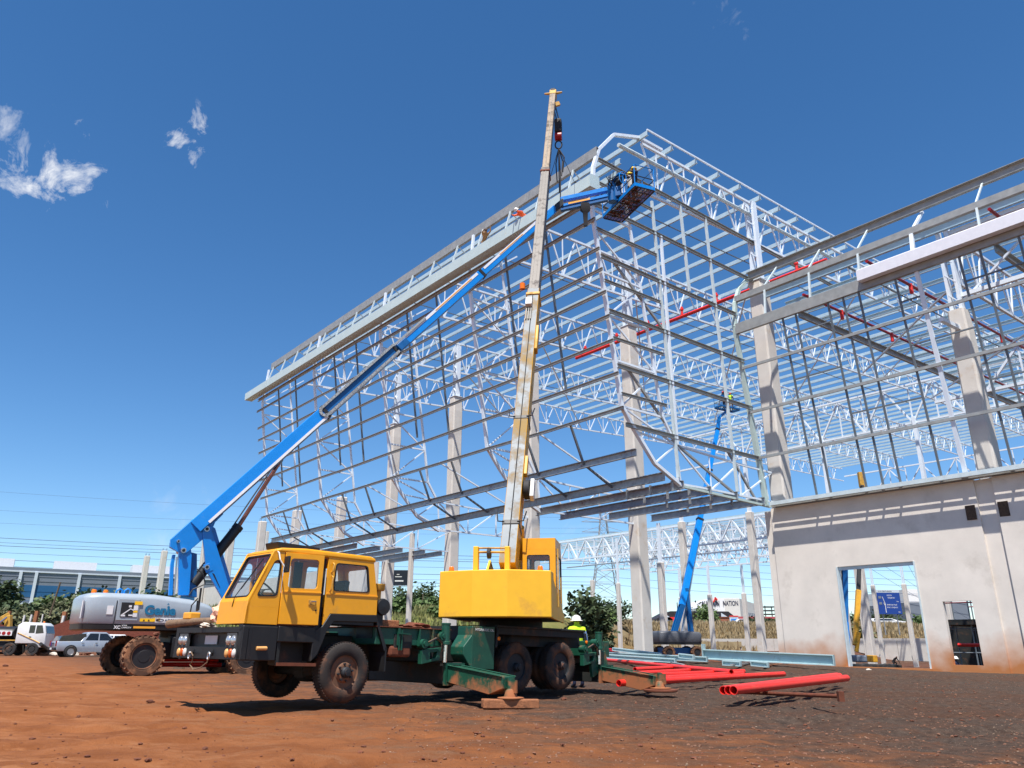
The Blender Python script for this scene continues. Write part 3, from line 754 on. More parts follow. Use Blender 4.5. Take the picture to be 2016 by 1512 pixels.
# ================================================================== low block: precast wall, leaning facade, roof
lw = thing('low_warehouse_frame', 'lower steel warehouse frame rising above the precast concrete wall', 'steel frame', W(-10, 1, 0))
pw = thing('precast_wall', 'pale precast concrete wall with a doorway and a small window opening', 'wall', W(-5, .12, 0))
pm('precast', srgb(220, 211, 200), .85, var=.1, scale=.55, dirt=.2, dcol=srgb(200, 190, 178), dscale=.5, bump=.12, bscale=18)
def precast_mat():
    m = MT['precast']; t = m.node_tree; n = t.nodes; l = t.links; b = n['Principled BSDF']; src = b.inputs['Base Color'].links[0].from_socket
    g = n.new('ShaderNodeNewGeometry'); sp_ = n.new('ShaderNodeSeparateXYZ'); l.new(g.outputs['Position'], sp_.inputs[0])
    x = n.new('ShaderNodeTexNoise'); x.inputs['Scale'].default_value = .8; x.inputs['Detail'].default_value = 7; l.new(g.outputs['Position'], x.inputs['Vector'])
    ad = n.new('ShaderNodeMath'); ad.operation = 'MULTIPLY_ADD'; l.new(x.outputs[0], ad.inputs[0]); ad.inputs[1].default_value = -2.2; l.new(sp_.outputs[2], ad.inputs[2])
    r = n.new('ShaderNodeMapRange'); r.inputs[1].default_value = .55; r.inputs[2].default_value = -.9; l.new(ad.outputs[0], r.inputs[0])
    mx_ = n.new('ShaderNodeMix'); mx_.data_type = 'RGBA'; l.new(r.outputs[0], mx_.inputs[0]); l.new(src, mx_.inputs[6]); mx_.inputs[7].default_value = srgb(180, 116, 68); l.new(mx_.outputs[2], b.inputs['Base Color'])
precast_mat()
def wall_panel(us, zs, holes, v0, v1, name='wall_panel'):
    """flat panel on a u/z grid with openings, front face v0, back face v1"""
    vs = []; fs = []; idx = {}
    def vid(i, j, s):
        if (i, j, s) not in idx: idx[(i, j, s)] = len(vs); vs.append(W(us[i], v0 if s == 0 else v1, zs[j]))
        return idx[(i, j, s)]
    nu, nz_ = len(us) - 1, len(zs) - 1
    solid = lambda i, j: 0 <= i < nu and 0 <= j < nz_ and (i, j) not in holes
    for i in range(nu):
        for j in range(nz_):
            if not solid(i, j): continue
            for s in (0, 1): fs.append((vid(i, j, s), vid(i + 1, j, s), vid(i + 1, j + 1, s), vid(i, j + 1, s)))
            for (di, dj, a, b) in ((-1, 0, (i, j), (i, j + 1)), (1, 0, (i + 1, j), (i + 1, j + 1)), (0, -1, (i, j), (i + 1, j)), (0, 1, (i, j + 1), (i + 1, j + 1))):
                if not solid(i + di, j + dj): fs.append((vid(*a, 0), vid(*b, 0), vid(*b, 1), vid(*a, 1)))
    m = MB(); m._add(vs, fs); return m.build(name, MT['precast'], pw)
US = [.25, -3.2, -7.07, -8.05, -9.3, -10.28]; ZS = [-1.6, .12, .30, 3.02, 4.9, 8.32]
wall_panel(US, ZS, {(1, 1), (1, 2), (1, 3), (3, 2)}, 0, .24)
wall_panel([-10.22, -11.12], [-1.6, 8.3], set(), .12, .34, 'joint_pilaster')
wall_panel([-11.05, -21.6], [-1.6, 8.32], set(), -.02, .24)
wall_panel([-21.7, -32], [-1.6, 8.32], set(), 0, .24)
wall_panel([.72, .29], [-1.6, 8.2], set(), .12, .62, 'corner_pier')
dfm = MB()
for a, b in (((-3.2, .12), (-3.2, 4.9)), ((-7.07, .12), (-7.07, 4.9)), ((-3.12, 4.87), (-7.15, 4.87))):
    dfm.bar(W(a[0], .1, a[1]), W(b[0], .1, b[1]), .28, .07, up=V) if a[0] != b[0] else dfm.bar(W(a[0], .1, a[1]), W(b[0], .1, b[1]), .28 if 0 else .07, .28, up=V)
dfm.build('door_frame', MT['steel_galv'], pw)
MB().box(W(-5.1, .0, .06), (4.1, .5, .12), (U, V, Z)).build('threshold', MT['precast'], pw)
for u in (-9.95, -11.3):
    m = MB(); m.box(W(u, -.028, 6.85), (.42, .02, .66), (U, V, Z)); o = m.build('bracket_plate', MT['stain_dark'], pw); o['label'] = 'rust stained fixing plate on the panel joint'
# ledge and soffit members above the wall: they throw the barred shadow on the panels
for v, h, w_ in ((-.635, .2, .23), (-.39, .1, .045)):
    MB().box(W(-16.1, v, 8.46), (31.8, w_, h), (U, V, Z)).build('ledge_channel', MT['steel_galv'], lw)
MB().box(W(-16, -.055, 8.40), (32, .45, .1), (U, V, Z)).build('wall_capping', MT['steel_galv_dull'], lw)
def v2(z): return -.32 - (z - 8.4) * .132
TH = [-2.8, -3.6, -5.5, -6.35, -7.2, -9.1, -12.1, -13.0, -14.6, -15.6, -17.6]
for u in TH:
    m = MB(); m.bar(W(u, v2(8.5), 8.5), W(u, v2(18.4), 18.4), .09, .09, up=U); m.build('facade_rail', MT['steel_dark'], lw)
    m = MB(); m.bar(W(u, -.74, 8.53), W(u, .0, 8.53), .1, .06); m.build('ledge_bracket', MT['steel_galv'], lw)
for u in (-10.15, -20.8):
    m = MB(); m.bar(W(u, v2(8.5), 8.5), W(u, v2(19), 19), .15, .18, up=U); m.bar(W(u, v2(19), 19), W(u, v2(19) + .3, 20.7), .15, .18, up=U); m.bar(W(u, v2(19) + .3, 20.7), W(u, .5, 22.6), .13, .15, up=U)
    o = m.build('facade_post', MT['steel_white'], lw)
m = MB(); m.bar(W(.28, v2(8.5), 8.45), W(.28, v2(18.9), 18.9), .2, .24, up=U)
for p, q in (((v2(18.9), 18.9), (-1.45, 20.5)), ((-1.45, 20.5), (-.9, 21.6)), ((-.9, 21.6), (.5, 22.95)), ((.5, 22.95), (1.9, 23.1))): m.bar(W(.28, *p), W(.28, *q), .2, .22, up=U)
m.build('facade_post', MT['post_green'], lw)
m = MB(); m.bar(W(.5, v2(8.5) + .55, 8.9), W(.5, v2(18.9) + .5, 18.6), .1, .14, up=U); m.build('inner_post', MT['steel_galv'], lw)
for z, h in ((11.1, .15), (13.72, .15), (16.33, .15)):
    for a, b in ((.3, -10.15), (-10.15, -20.8), (-20.8, -31)):
        m = MB(); m.chan(W(a, v2(z) - .12, z), W(b, v2(z) - .12, z), h, .07, .02, side=-1); m.build('girt', MT['steel_galv_dull'], lw)
for a, b, z in ((-2.8, -5.5, 14.9), (-5.5, -9.1, 12.4), (-2.8, -3.6, 17.3), (-3.6, -5.5, 17.4), (-9.1, -12.1, 15.0), (-12.1, -15.6, 12.5), (-9.1, -10.1, 17.2), (-12.1, -14.6, 17.2)):
    m = MB(); m.bar(W(a, v2(z), z), W(b, v2(z), z), .07, .07); m.build('short_girt', MT['steel_dark'], lw)
MB().chan(W(.2, v2(18.7) - .1, 18.72), W(-32, v2(18.7) - .1, 18.72), .62, .16, .03, side=-1).build('bottom_channel', MT['steel_galv_dull'], lw)
m = MB(); pr = [(-2.25, 18.75), (-2.25, 19.32), (-2.1, 19.42), (-1.86, 19.42), (-1.86, 18.75)]
m.prism([W(-7.5, v, z) for v, z in pr], -U * 24.5); o = m.build('fascia_gutter', MT['fascia_white'], lw); o['label'] = 'white box gutter along the low facade'
MB().chan(W(.25, -1.5, 20.75), W(-32, -1.5, 20.75), .36, .2, .03, side=-1).build('eave_channel', MT['steel_galv_dull'], lw)
MB().chan(W(.25, .2, 22.75), W(-32, .2, 22.75), .5, .2, .03, side=1).build('eave_channel', MT['steel_galv_dull'], lw)
MB().chan(W(.1, .9, 21.55), W(-32, .9, 21.55), .5, .12, .03, side=1).build('eave_channel', MT['purlin_galv'], lw)
for u in (-1.8, -4.6, -7.4, -13.2, -16, -18.6):
    m = MB(); m.bar(W(u, -1.5, 20.6), W(u, -1.72, 18.9), .1, .1, up=U); m.bar(W(u, -1.45, 20.9), W(u, .1, 22.6), .08, .08, up=U); m.build('eave_strut', MT['steel_galv'], lw)
def zlow(v): return 21.75 + .035 * v
v = 1.6
while v < 92:
    MB().chan(W(.0, v, zlow(v)), W(-42, v, zlow(v)), .26, .09, .025, side=1).build('purlin', MT['purlin_galv'], lw); v += 2.22
for i, u in enumerate((-10.7, -21.5, -32.3)):
    truss_v(lw, u, 1.3, 46.5, lambda v: zlow(v) - .25, lambda v: zlow(v) - 3.1, 2.3, 'roof_truss', MT['steel_white'], single=(i == 0))
    truss_v(lw, u, 47, 92, lambda v: zlow(v) - .25, lambda v: zlow(v) - 3.0, 2.4, 'roof_truss', MT['steel_white'])
truss_u(lw, 24, -41, -.2, 22.2, 19.3, 5.3, 'jack_truss', MT['steel_white'])
truss_u(lw, 47.6, -41, -11, 23.0, 19.8, 5.3, 'jack_truss', MT['steel_white'])
truss_u(lw, 70, -41, -.2, 23.8, 20.6, 5.3, 'jack_truss', MT['steel_white'])
truss_u(lw, 1.15, -32.3, -10.75, 21.2, 17.7, 5.4, 'eave_truss', MT['steel_white'], single=True)
for u in (-10.7, -21.5):
    m = MB(); c = .09; a = .42; b = .46
    loop = [(-a, -b + c), (-a + c, -b), (a - c, -b), (a, -b + c), (a, b - c), (a - c, b), (-a + c, b), (-a, b - c)]
    m.loft([[W(u + x * s, 1.1 + y * s, z) for x, y in loop] for z, s in ((-1.5, 1), (15.6, 1), (16.9, .9))]); m.build('concrete_column', MT['concrete_col'], lw)
    m = MB()
    for sx in (-.22, .22): m.bar(W(u + sx, 1.1, 16.9), W(u + sx, 1.1, 21.6), .15, .42, up=V)
    for z in np.arange(17.3, 21.4, 1.1): m.bar(W(u - .22, .95, z), W(u + .22, .95, z + .5), .05, .14, up=V)
    m.build('steel_column_head', MT['steel_white'], lw)
    m = MB(); m.bar(W(u, v2(15.8), 15.8), W(u, .7, 15.9), .2, .2); m.build('facade_bracket', MT['steel_white'], lw)
for u, z0 in ((-2.2, 19.7), (-12.8, 19.6)): MB().chan(W(u, 1.2, z0), W(u, 92, z0 + 92 * .035), .45, .14, .03, side=1).build('tie_beam', MT['steel_galv_dull'], lw)
for u in (-16.05, -5.4):
    m = MB(); m.bar(W(u, 1.6, zlow(1.6) - .16), W(u, 92, zlow(92) - .16), .06, .06); m.build('purlin_bridging', MT['steel_dark'], lw)
for u0 in (-10.7, -21.5):
    for v0 in (2, 13):
        m = MB(); m.bar(W(u0, v0, zlow(v0) - 2.9), W(u0 + 10.7, v0 + 11, zlow(v0 + 11) - 2.9), .09, .09); m.build('wind_brace', MT['steel_white'], lw)
MB().bar(W(-11, 1.2, 17.4), W(-16, 1.2, 21.1), .1, .1).build('knee_brace', MT['steel_white'], lw)
for i, (u, za, va) in enumerate(((-3.2, 20.3, .2), (-7.4, 20.5, -.6), (-13.5, 20.7, -.8), (-17.2, 20.6, -.4), (-24, 20.5, 0))):
    lab = ['leftmost maroon sprinkler branch under the low roof, by the pale corner post', 'maroon sprinkler branch pipe passing above the start of the white gutter', 'maroon sprinkler branch pipe ending just above the white gutter', 'maroon sprinkler branch pipe crossing the top right corner of the frame', 'maroon sprinkler branch pipe deep under the low roof at the far right'][i]
    t = thing('sprinkler_branch', lab, 'pipe', W(u, 2, za), 'sprinkler branches under the low roof')
    m = MB(); m.tube(W(u, va, za + .03 * va), W(u, 80, za + 80 * .035), .085, 7); m.build('pipe', MT['pipe_maroon'], t, smooth_deg=40)
    for v in (4.5, 11, 18):
        m = MB(); m.tube(W(u, v, za + .035 * v - .5), W(u, v, za + .035 * v + .1), .11, 7); m.build('outlet', MT['pipe_red'], t, smooth_deg=40)
# ================================================================== lower annex frame behind
an = thing('annex_frame', 'low white trussed roof frame seen through the tall columns, no cladding', 'steel frame', W(55, 60, 0))
for v in (52, 61, 70, 79): truss_u(an, v, 33, 82, 17.6, 14.5, 4.1, 'roof_truss', MT['steel_white'], r=.14, single=(v == 52))
for v in np.arange(52, 82, 1.9): MB().chan(W(33, v, 17.85), W(82, v, 17.85), .24, .09, .03, side=1).build('purlin', MT['purlin_galv'], an)
for u in np.arange(35, 82, 8.2): truss_v(an, u, 52, 80, lambda v: 17.5, lambda v: 15.2, 3.5, 'cross_truss', MT['steel_white'], r=.09)
def px_column(x, ytop, ybase, D, wpx, steel=None, lab='', grp=None, name='concrete_column'):
    """free standing precast column; x, ytop mark its head, D its distance"""
    top = at(x, ytop, D); g = gh(top.x, top.y); wd = wpx / CF * D * 1.02
    base = Vc((top.x, top.y, g))
    t = thing(name, lab, 'column', base, grp)
    m = MB(); m.box((base + Vc((top.x, top.y, top.z))) / 2 - Z * .6, (wd * .72, wd * .72, top.z - g + 1.2), (U, V, Z)); m.build('shaft', MT['concrete_col'], t, bevel=wd * .06, seg=1)
    if steel:
        q = at(x, steel, D); m = MB()
        for s in (-1, 1): m.bar(top + U * s * wd * .16, Vc((top.x, top.y, q.z)) + U * s * wd * .16, wd * .1, wd * .3, up=V)
        m.build('steel_extension', MT['steel_white'], t)
    else:
        for sx in (-1, 1):
            m = MB(); m.tube(top + U * wd * .22 * sx, top + U * wd * .22 * sx + Z * wd * .35, wd * .03, 5); m.build('starter_bar', MT['steel_dark'], t)
    return t
far_cols = [(1300, 1107, 100, 15, 1030, 'mid-height concrete column left of the far boom lift, steel post above'), (1217, 1148, 118, 9, 1060, 'slim concrete column just left of the large tall column, steel post above'),
            (1166, 1142, 122, 9, None, 'short slim concrete column right of the crane cab by the dark tree'), (1397, 1170, 104, 10, 1112, 'slim leaning-looking concrete column in front of the white hall, under the annex'),
            (1464, 1168, 104, 10, 1112, 'slim concrete column nearest the precast wall, in front of the white hall'), (1340, 1176, 110, 9, 1118, 'slim concrete column hidden partly by the far blue boom'),
            (1692, 1118, 84, 18, None, 'broad concrete column seen inside the doorway'), (1718, 1152, 98, 9, 1118, 'slim concrete column in the doorway left of the road sign'), (1779, 1150, 98, 10, 1112, 'slim concrete column in the doorway right of the road sign'), (812, 1050, 70, 11, None, 'lone pale slender column between the truck cab and the counterweight')]
for x, y, D, wp, stl, lab in far_cols: px_column(x, y, 0, D, wp, stl, lab, 'concrete columns behind the frame')
# row of shorter columns continuing the facade line to the left
for i, (k, zt) in enumerate(((5, 16.7), (6, 16.7), (7, 16.6), (8, 16.5), (9, 16.5), (10, 16.5), (11, 16.5), (12, 16.5))):
    u = k * 11.05 + (.6 if k > 5 else -.3) + (.5 if k > 7 else 0)
    b = W(u, 1.05, 0); b.z = gh(b.x, b.y)
    labs = ['short concrete column of the row, just left of the tall column by the crane deck', 'second short concrete column, behind the cab roof', 'third short concrete column, above the windscreen of the truck', 'fourth short column, behind the black lift cylinder', 'fifth short column, behind the blue link of the lift', 'sixth short column, hidden behind the blue mast', 'second bare column from the left, above the grey turret', 'leftmost bare concrete column of the row, above the grey turret']
    t = thing('concrete_column', labs[i], 'column', b, 'short concrete columns in a row')
    m = MB(); m.box(W(u, 1.05, zt / 2 - .5), (.92, .92, zt + 1), (U, V, Z)); m.build('shaft', MT['concrete_col'], t, bevel=.08, seg=1)
    for sx in (-.28, .28):
        for sy in (-.28, .28):
            m = MB(); m.tube(W(u + sx, 1.05 + sy, zt), W(u + sx, 1.05 + sy, zt + .45), .035, 5); m.build('starter_bar', MT['steel_dark'], t)
for i, (x, y, D) in enumerate(((527, 1046, 118), (633, 1058, 118), (437, 1075, 118))):
    px_column(x, y, 0, D, 7, None, ['thin pale column beside the third short column', 'thin pale column between the short columns above the cab roof', 'thin pale column behind the black lift cylinder'][i], 'thin columns of a second row')
# far perimeter wall with raking props
fwl = thing('perimeter_wall', 'long low pale precast wall at the far side of the site', 'wall', W(10, 101, -1))
for a in range(-70, 88, 8):
    m = MB(); m.box(W(a + 4, 101, .2), (7.9, .25, 4.2), (U, V, Z)); m.build('wall_panel', MT['concrete_col'], fwl)
for u in (-12, -10.5, 4, 5.5, 20, 21.5, 33, 34.5, 44, 46):
    m = MB(); m.bar(W(u, 100.7, 1.6), W(u + .6, 98.6, -1.2), .1, .1); m.build('raking_prop', MT['steel_dark'], fwl)
# ================================================================== truck crane
def proj(P):
    d = P - CAM; z = d.dot(_fw); return (CX + CF * d.dot(_rt) / z, CY - CF * d.dot(_up) / z)
_th = R(44.5); _pt = R(1.2)
_a0 = Vc((math.sin(_th), math.cos(_th), 0)); TN = Vc((math.cos(_th), -math.sin(_th), 0))
TA = _a0 * math.cos(_pt) - Z * math.sin(_pt); TZ = _a0 * math.sin(_pt) + Z * math.cos(_pt)
TO = Vc((-2.8904, 14.1906, 0.0))
def L(s, y, z): return TO + TA * s + TN * y + TZ * z
tc_ = thing('truck_crane', 'yellow half-cab truck crane on green outriggers with its boom raised', 'crane truck', Vc((L(4, -1.25, 0).x, L(4, -1.25, 0).y, 0)))
YEL = MT['crane_yellow']; BLK = MT['black_paint']; GRN = MT['chassis_green']; DRK = MT['chassis_dark']; GLS = MT['glass']; RUB = MT['black_plastic']
def rloop(q, r, n=3):
    """rounded quad: list of points"""
    out = []
    for i in range(4):
        p0, p, p1 = Vc(q[i - 1]), Vc(q[i]), Vc(q[(i + 1) % 4]); a = (p0 - p).normalized() * r; b = (p1 - p).normalized() * r
        for k in range(n + 1):
            t = k / n * math.pi / 2; out.append(p + a * (1 - math.sin(t)) + b * (1 - math.cos(t)))
    return out
def oloop(q, n=3, e=.004):
    out = []
    for i in range(4):
        p0, p, p1 = Vc(q[i - 1]), Vc(q[i]), Vc(q[(i + 1) % 4])
        for k in range(n + 1):
            f = k / n; out.append(p + (p0 - p).normalized() * e * (1 - f) + (p1 - p).normalized() * e * f)
    return out
def window(parent, mb_panel, outer, inner, thick, rad=.07, seal=.022, glass=None, name='window'):
    """panel ring with rounded opening + rubber seal + pane"""
    mb_panel.ring(oloop(outer), rloop(inner, rad), thick)
    cen = sum((Vc(p) for p in inner), Vc((0, 0, 0))) / 4
    big = rloop(inner, rad); sml = [p + (cen - p).normalized() * seal for p in big]
    n = thick.normalized(); m = MB(); m.ring([p - n * .006 for p in big], [p - n * .006 for p in sml], n * .03); o = m.build(name, RUB, parent)
    g = MB(); g.prism([p + n * .012 for p in sml], n * .006); g.build('pane', glass or GLS, o)
    return o
WID = .98
cabm = MB(); inw = -TN * .035
# near side
qo = [L(-1.985, 0, 1.62), L(-1.42, 0, 1.62), L(-1.42, 0, 2.54), L(-1.62, 0, 2.54)]
qi = [L(-1.85, 0, 1.775), L(-1.475, 0, 1.80), L(-1.46, 0, 2.38), L(-1.575, 0, 2.40)]
cab = cabm
cabroot = MB()
cabm.ring(oloop(qo), rloop(qi, .06), inw)
cabm.prism([L(-2.0, 0, 1.35), L(-1.42, 0, 1.35), L(-1.42, 0, 1.62), L(-1.985, 0, 1.62)], inw)
ro = [L(-.55, 0, 1.9), L(.56, 0, 1.92), L(.42, 0, 2.55), L(-.55, 0, 2.55)]
ri = [L(-.41, 0, 1.96), L(.38, 0, 1.98), L(.30, 0, 2.46), L(-.39, 0, 2.45)]
cabm.ring(oloop(ro), rloop(ri, .06), inw)
cabm.prism([L(-.55, 0, 1.38), L(-.42, 0, 1.58), L(.57, 0, 1.60), L(.56, 0, 1.92), L(-.55, 0, 1.9)], inw)
# far side
for o4, i4 in (([L(-1.40, -WID, 1.36), L(-.60, -WID, 1.36), L(-.60, -WID, 2.54), L(-1.40, -WID, 2.54)], [L(-1.30, -WID, 1.92), L(-.72, -WID, 1.94), L(-.72, -WID, 2.45), L(-1.28, -WID, 2.44)]), ([L(-.58, -WID, 1.36), L(.55, -WID, 1.6), L(.42, -WID, 2.54), L(-.58, -WID, 2.54)], [L(-.42, -WID, 1.95), L(.36, -WID, 1.97), L(.28, -WID, 2.45), L(-.40, -WID, 2.44)]), ([L(-2.0, -WID, 1.35), L(-1.42, -WID, 1.35), L(-1.42, -WID, 2.54), L(-1.62, -WID, 2.54)], [L(-1.84, -WID, 1.78), L(-1.49, -WID, 1.80), L(-1.48, -WID, 2.38), L(-1.58, -WID, 2.40)])):
    cabm.ring(oloop(o4), rloop(i4, .05), -inw)
# back wall
bo = [L(.56, -.02, 1.6), L(.56, -WID + .02, 1.6), L(.42, -WID + .02, 2.54), L(.42, -.02, 2.54)]
bi = [L(.52, -.12, 1.98), L(.52, -WID + .12, 1.98), L(.44, -WID + .14, 2.42), L(.44, -.14, 2.42)]
cabm.ring(oloop(bo), rloop(bi, .06), -TA * .03)
# nose below the windscreen and the raked windscreen frame
cabm.prism([L(-2.0, 0, 1.35), L(-2.0, -WID, 1.35), L(-1.985, -WID, 1.70), L(-1.985, 0, 1.70)], TA * .05)
wo = [L(-1.985, -WID, 1.70), L(-1.985, 0, 1.70), L(-1.60, 0, 2.56), L(-1.60, -WID, 2.56)]
wi = [L(-1.955, -WID + .07, 1.77), L(-1.955, -.07, 1.77), L(-1.625, -.06, 2.49), L(-1.625, -WID + .06, 2.49)]
wn = (TA * .86 - TZ * .37).normalized() * .04
cabm.ring(oloop(wo), rloop(wi, .06), wn)
cabm.prism([L(-1.97, -.05, 1.365), L(-.6, -.05, 1.365), L(-.6, -WID + .05, 1.365), L(-1.97, -WID + .05, 1.365)], TZ * .03)
cabo = cabm.build('cab_body', YEL, tc_, bevel=.008, seg=1, smooth_deg=35)
rf = MB(); rf.prism([L(-1.64, .015, 2.52), L(-1.50, .015, 2.60), L(-1.0, .015, 2.635), L(.35, .015, 2.635), L(.46, .015, 2.60), L(.47, .015, 2.53)], -TN * (WID + .03))
rf.build('cab_roof', YEL, tc_, bevel=.035, seg=3, smooth_deg=50)
for inner, nrm, nm in ((qi, inw, 'quarter_window'), (ri, inw, 'rear_side_window'), (wi, wn, 'windscreen')):
    cen = sum((Vc(p) for p in inner), Vc((0, 0, 0))) / 4; big = rloop(inner, .06); sml = [p + (cen - p).normalized() * .025 for p in big]; n = nrm.normalized()
    m = MB(); m.ring([p - n * .008 for p in big], [p - n * .008 for p in sml], n * .045); o = m.build(nm, RUB, tc_, smooth_deg=40)
    g = MB(); g.prism([p + n * .014 for p in sml], n * .006); g.build('pane', GLS, o)
for i4 in ([L(-1.30, -WID, 1.92), L(-.72, -WID, 1.94), L(-.72, -WID, 2.45), L(-1.28, -WID, 2.44)], [L(-.42, -WID, 1.95), L(.36, -WID, 1.97), L(.28, -WID, 2.45), L(-.40, -WID, 2.44)]):
    g = MB(); g.prism([p + TN * .012 for p in rloop(i4, .05)], TN * .006); g.build('far_pane', GLS, tc_)
# the door hangs slightly open: hinge at its front edge
dm = MB(); op = .065
def D(s, z, o=0.0): return L(s, .012 + (s + 1.40) / .7 * op + o, z)
dwi = [D(-1.31, 1.945), D(-.765, 1.965), D(-.775, 2.455), D(-1.30, 2.44)]
dm.ring(oloop([D(-1.40, 1.88), D(-.69, 1.90), D(-.69, 2.54), D(-1.40, 2.53)]), rloop(dwi, .06), inw)
dm.prism([D(-1.40, 1.365), D(-.69, 1.375), D(-.69, 1.9), D(-1.40, 1.88)], inw)
dm.bar(D(-1.40, 1.885, .004), D(-.69, 1.905, .004), .016, .022)
door = dm.build('door', YEL, tc_, bevel=.007, seg=1, smooth_deg=35)
g = MB(); g.prism([p + inw * .4 for p in rloop(dwi, .06)], inw * .15); g.build('pane', GLS, door)
m = MB(); m.box(D(-.83, 1.735, .002), (.16, .012, .085), (TA, TN, TZ)); m.build('handle_recess', MT['dusty_yellow'], door, bevel=.01)
m = MB(); m.path([D(-.88, 1.72, .012), D(-.87, 1.745, .03), D(-.79, 1.75, .03), D(-.78, 1.725, .012)], .012, 6); m.build('door_handle', MT['chrome'], door, smooth_deg=40)
m = MB(); m.tube(D(-.76, 1.61, -.004), D(-.76, 1.61, .012), .014, 8); m.build('lock', RUB, door)
# dark door gap, weathered jamb and grab handles
m = MB(); m.prism([L(-.66, -.05, 1.30), L(-.57, -.05, 1.32), L(-.56, -.05, 2.5), L(-.67, -.05, 2.5)], -TN * .1); m.build('door_jamb', MT['seat_dark'], tc_)
for z0, z1 in ((1.95, 2.22), (2.27, 2.44)):
    m = MB(); m.path([L(-.47, 0, z0), L(-.47, .05, z0 + .03), L(-.455, .05, z1 - .03), L(-.45, 0, z1)], .015, 6); m.build('grab_handle', MT['dusty_yellow'], tc_, smooth_deg=50)
# belt ridge, roof vent, wiper, mirror
m = MB(); m.bar(L(-.54, .006, 1.905), L(.56, .006, 1.925), .014, .02); m.build('belt_moulding', YEL, tc_)
m = MB(); m.prism([L(-1.38, -.3, 2.63), L(-.55, -.3, 2.64), L(-.57, -.3, 2.72), L(-1.28, -.3, 2.735), L(-1.42, -.3, 2.74)], -TN * .45); m.build('roof_vent', BLK, tc_, bevel=.015)
m = MB(); n = -wn.normalized()
m.path([L(-1.995, -.5, 1.62), L(-1.965, -.46, 1.76) + n * .03, L(-1.84, -.38, 2.02) + n * .03], .008, 5); m.bar(L(-1.90, -.42, 1.90) + n * .02, L(-1.68, -.2, 2.40) + n * .02, .012, .02); m.build('wiper', RUB, tc_)
m = MB(); m.path([L(-1.55, -.02, 2.53), L(-1.58, .09, 2.50), L(-1.585, .16, 2.38), L(-1.52, .20, 2.27)], .012, 6); mir = m.build('mirror_arm', MT['offwhite'], tc_)
m = MB(); m.box(L(-1.475, .21, 2.31), (.035, .15, .27), (TA, TN, TZ)); m.build('mirror', RUB, mir, bevel=.015)
# interior
m = MB(); m.prism([L(-1.93, -.08, 1.4), L(-1.55, -.08, 1.4), L(-1.55, -.08, 1.72), L(-1.72, -.08, 1.80), L(-1.93, -.08, 1.74)], -TN * .82); m.build('dashboard', MT['interior_grey'], tc_)
sw = MB(); c = L(-1.46, -.5, 1.93); ax = (TZ * .75 + TA * .6).normalized(); x1 = TN; y1 = ax.cross(x1).normalized()
ring = [c + x1 * .23 * math.cos(t) + y1 * .23 * math.sin(t) for t in np.linspace(0, 6.283, 21)[:-1]]
sw.path(ring, .015, 6, closed=True); sw.bar(c - x1 * .22, c + x1 * .22, .02, .02); sw.tube(c, c - ax * .4, .02, 6); sw.build('steering_wheel', RUB, tc_)
m = MB(); m.box(L(-.35, -.5, 1.62), (.5, .55, .14), (TA, TN, TZ)); m.prism([L(-.12, -.25, 1.6), L(.0, -.25, 1.6), L(.12, -.25, 2.18), L(.02, -.25, 2.2)], -TN * .5); m.build('seat', MT['seat_dark'], tc_, bevel=.03)
m = MB(); m.bar(L(-.6, -WID + .05, 1.4), L(-.6, -WID + .05, 2.5), .16, .05, up=TN); m.build('b_pillar', MT['seat_dark'], tc_)
# ---- bumper and lower black panels
bm_ = MB(); f0 = -2.0
bm_.ring(oloop([L(f0, -2.5, .80), L(f0, .02, .80), L(f0, .02, 1.30), L(f0, -2.5, 1.30)]), rloop([L(f0, -2.38, .99), L(f0, -.14, .99), L(f0, -.14, 1.215), L(f0, -2.38, 1.215)], .01), TA * .09)
bm_.box(L(f0 + .13, -1.24, 1.05), (.06, 2.5, .49), (TA, TN, TZ))
bump = bm_.build('bumper', BLK, tc_, bevel=.012, seg=1)
def lamp(parent, y, z, ry, rz, mt, name):
    m = MB(); c = L(f0 - .005, y, z); pts = [(math.cos(t) * ry, math.sin(t) * rz) for t in np.linspace(0, 6.283, 15)[:-1]]
    m.loft([[c + TN * a * k + TZ * b * k + TA * d for a, b in pts] for k, d in ((1, .05), (1, 0), (.8, -.02), (.35, -.03))]); return m.build(name, MT[mt], parent, smooth_deg=50)
for y0 in (-2.18, -.36):
    m = MB(); m.box(L(f0 + .03, y0, 1.09), (.05, .34, .23), (TA, TN, TZ)); o = m.build('headlight_panel', MT['interior_grey'], bump)
    for dy in (-.085, .085): lamp(o, y0 + dy, 1.09, .068, .078, 'lens_clear', 'headlight')
    for dy, mt in ((-.13, 'amber_pale'), (.0, 'lens_amber'), (.12, 'offwhite')): lamp(bump, y0 + .04 + dy, .895, .05, .07, mt, 'marker_lamp')
m = MB(); m.box(L(f0 + .085, -1.25, 1.10), (.012, .45, .14), (TA, TN, TZ)); m.build('number_plate', MT['offwhite'], bump)
for y in (-1.72, -.98):
    m = MB(); m.tube(L(f0 - .02, y, .90), L(f0 + .05, y, .90), .055, 10); o = m.build('tow_eye', BLK, bump)
    c = L(f0 - .05, y, .875); m = MB(); m.path([c + TN * .035 * math.cos(t) + TZ * (.06 * math.sin(t) - .03) for t in np.linspace(0, 6.283, 13)[:-1]], .011, 5, closed=True); m.build('shackle', MT['steel_bright'], o)
m = MB(); pts = [L(f0 - .05, -1.70, .86), L(f0 - .08, -1.60, .90), L(f0 - .09, -1.48, .84), L(f0 - .07, -1.52, .74), L(f0 - .06, -1.62, .70), L(f0 - .06, -1.45, .62), L(f0 - .05, -1.2, .66), L(f0 - .05, -1.0, .74), L(f0 - .05, -.98, .82)]; m.path(pts, .010, 5); m.build('tow_rope', MT['timber_old'], bump)
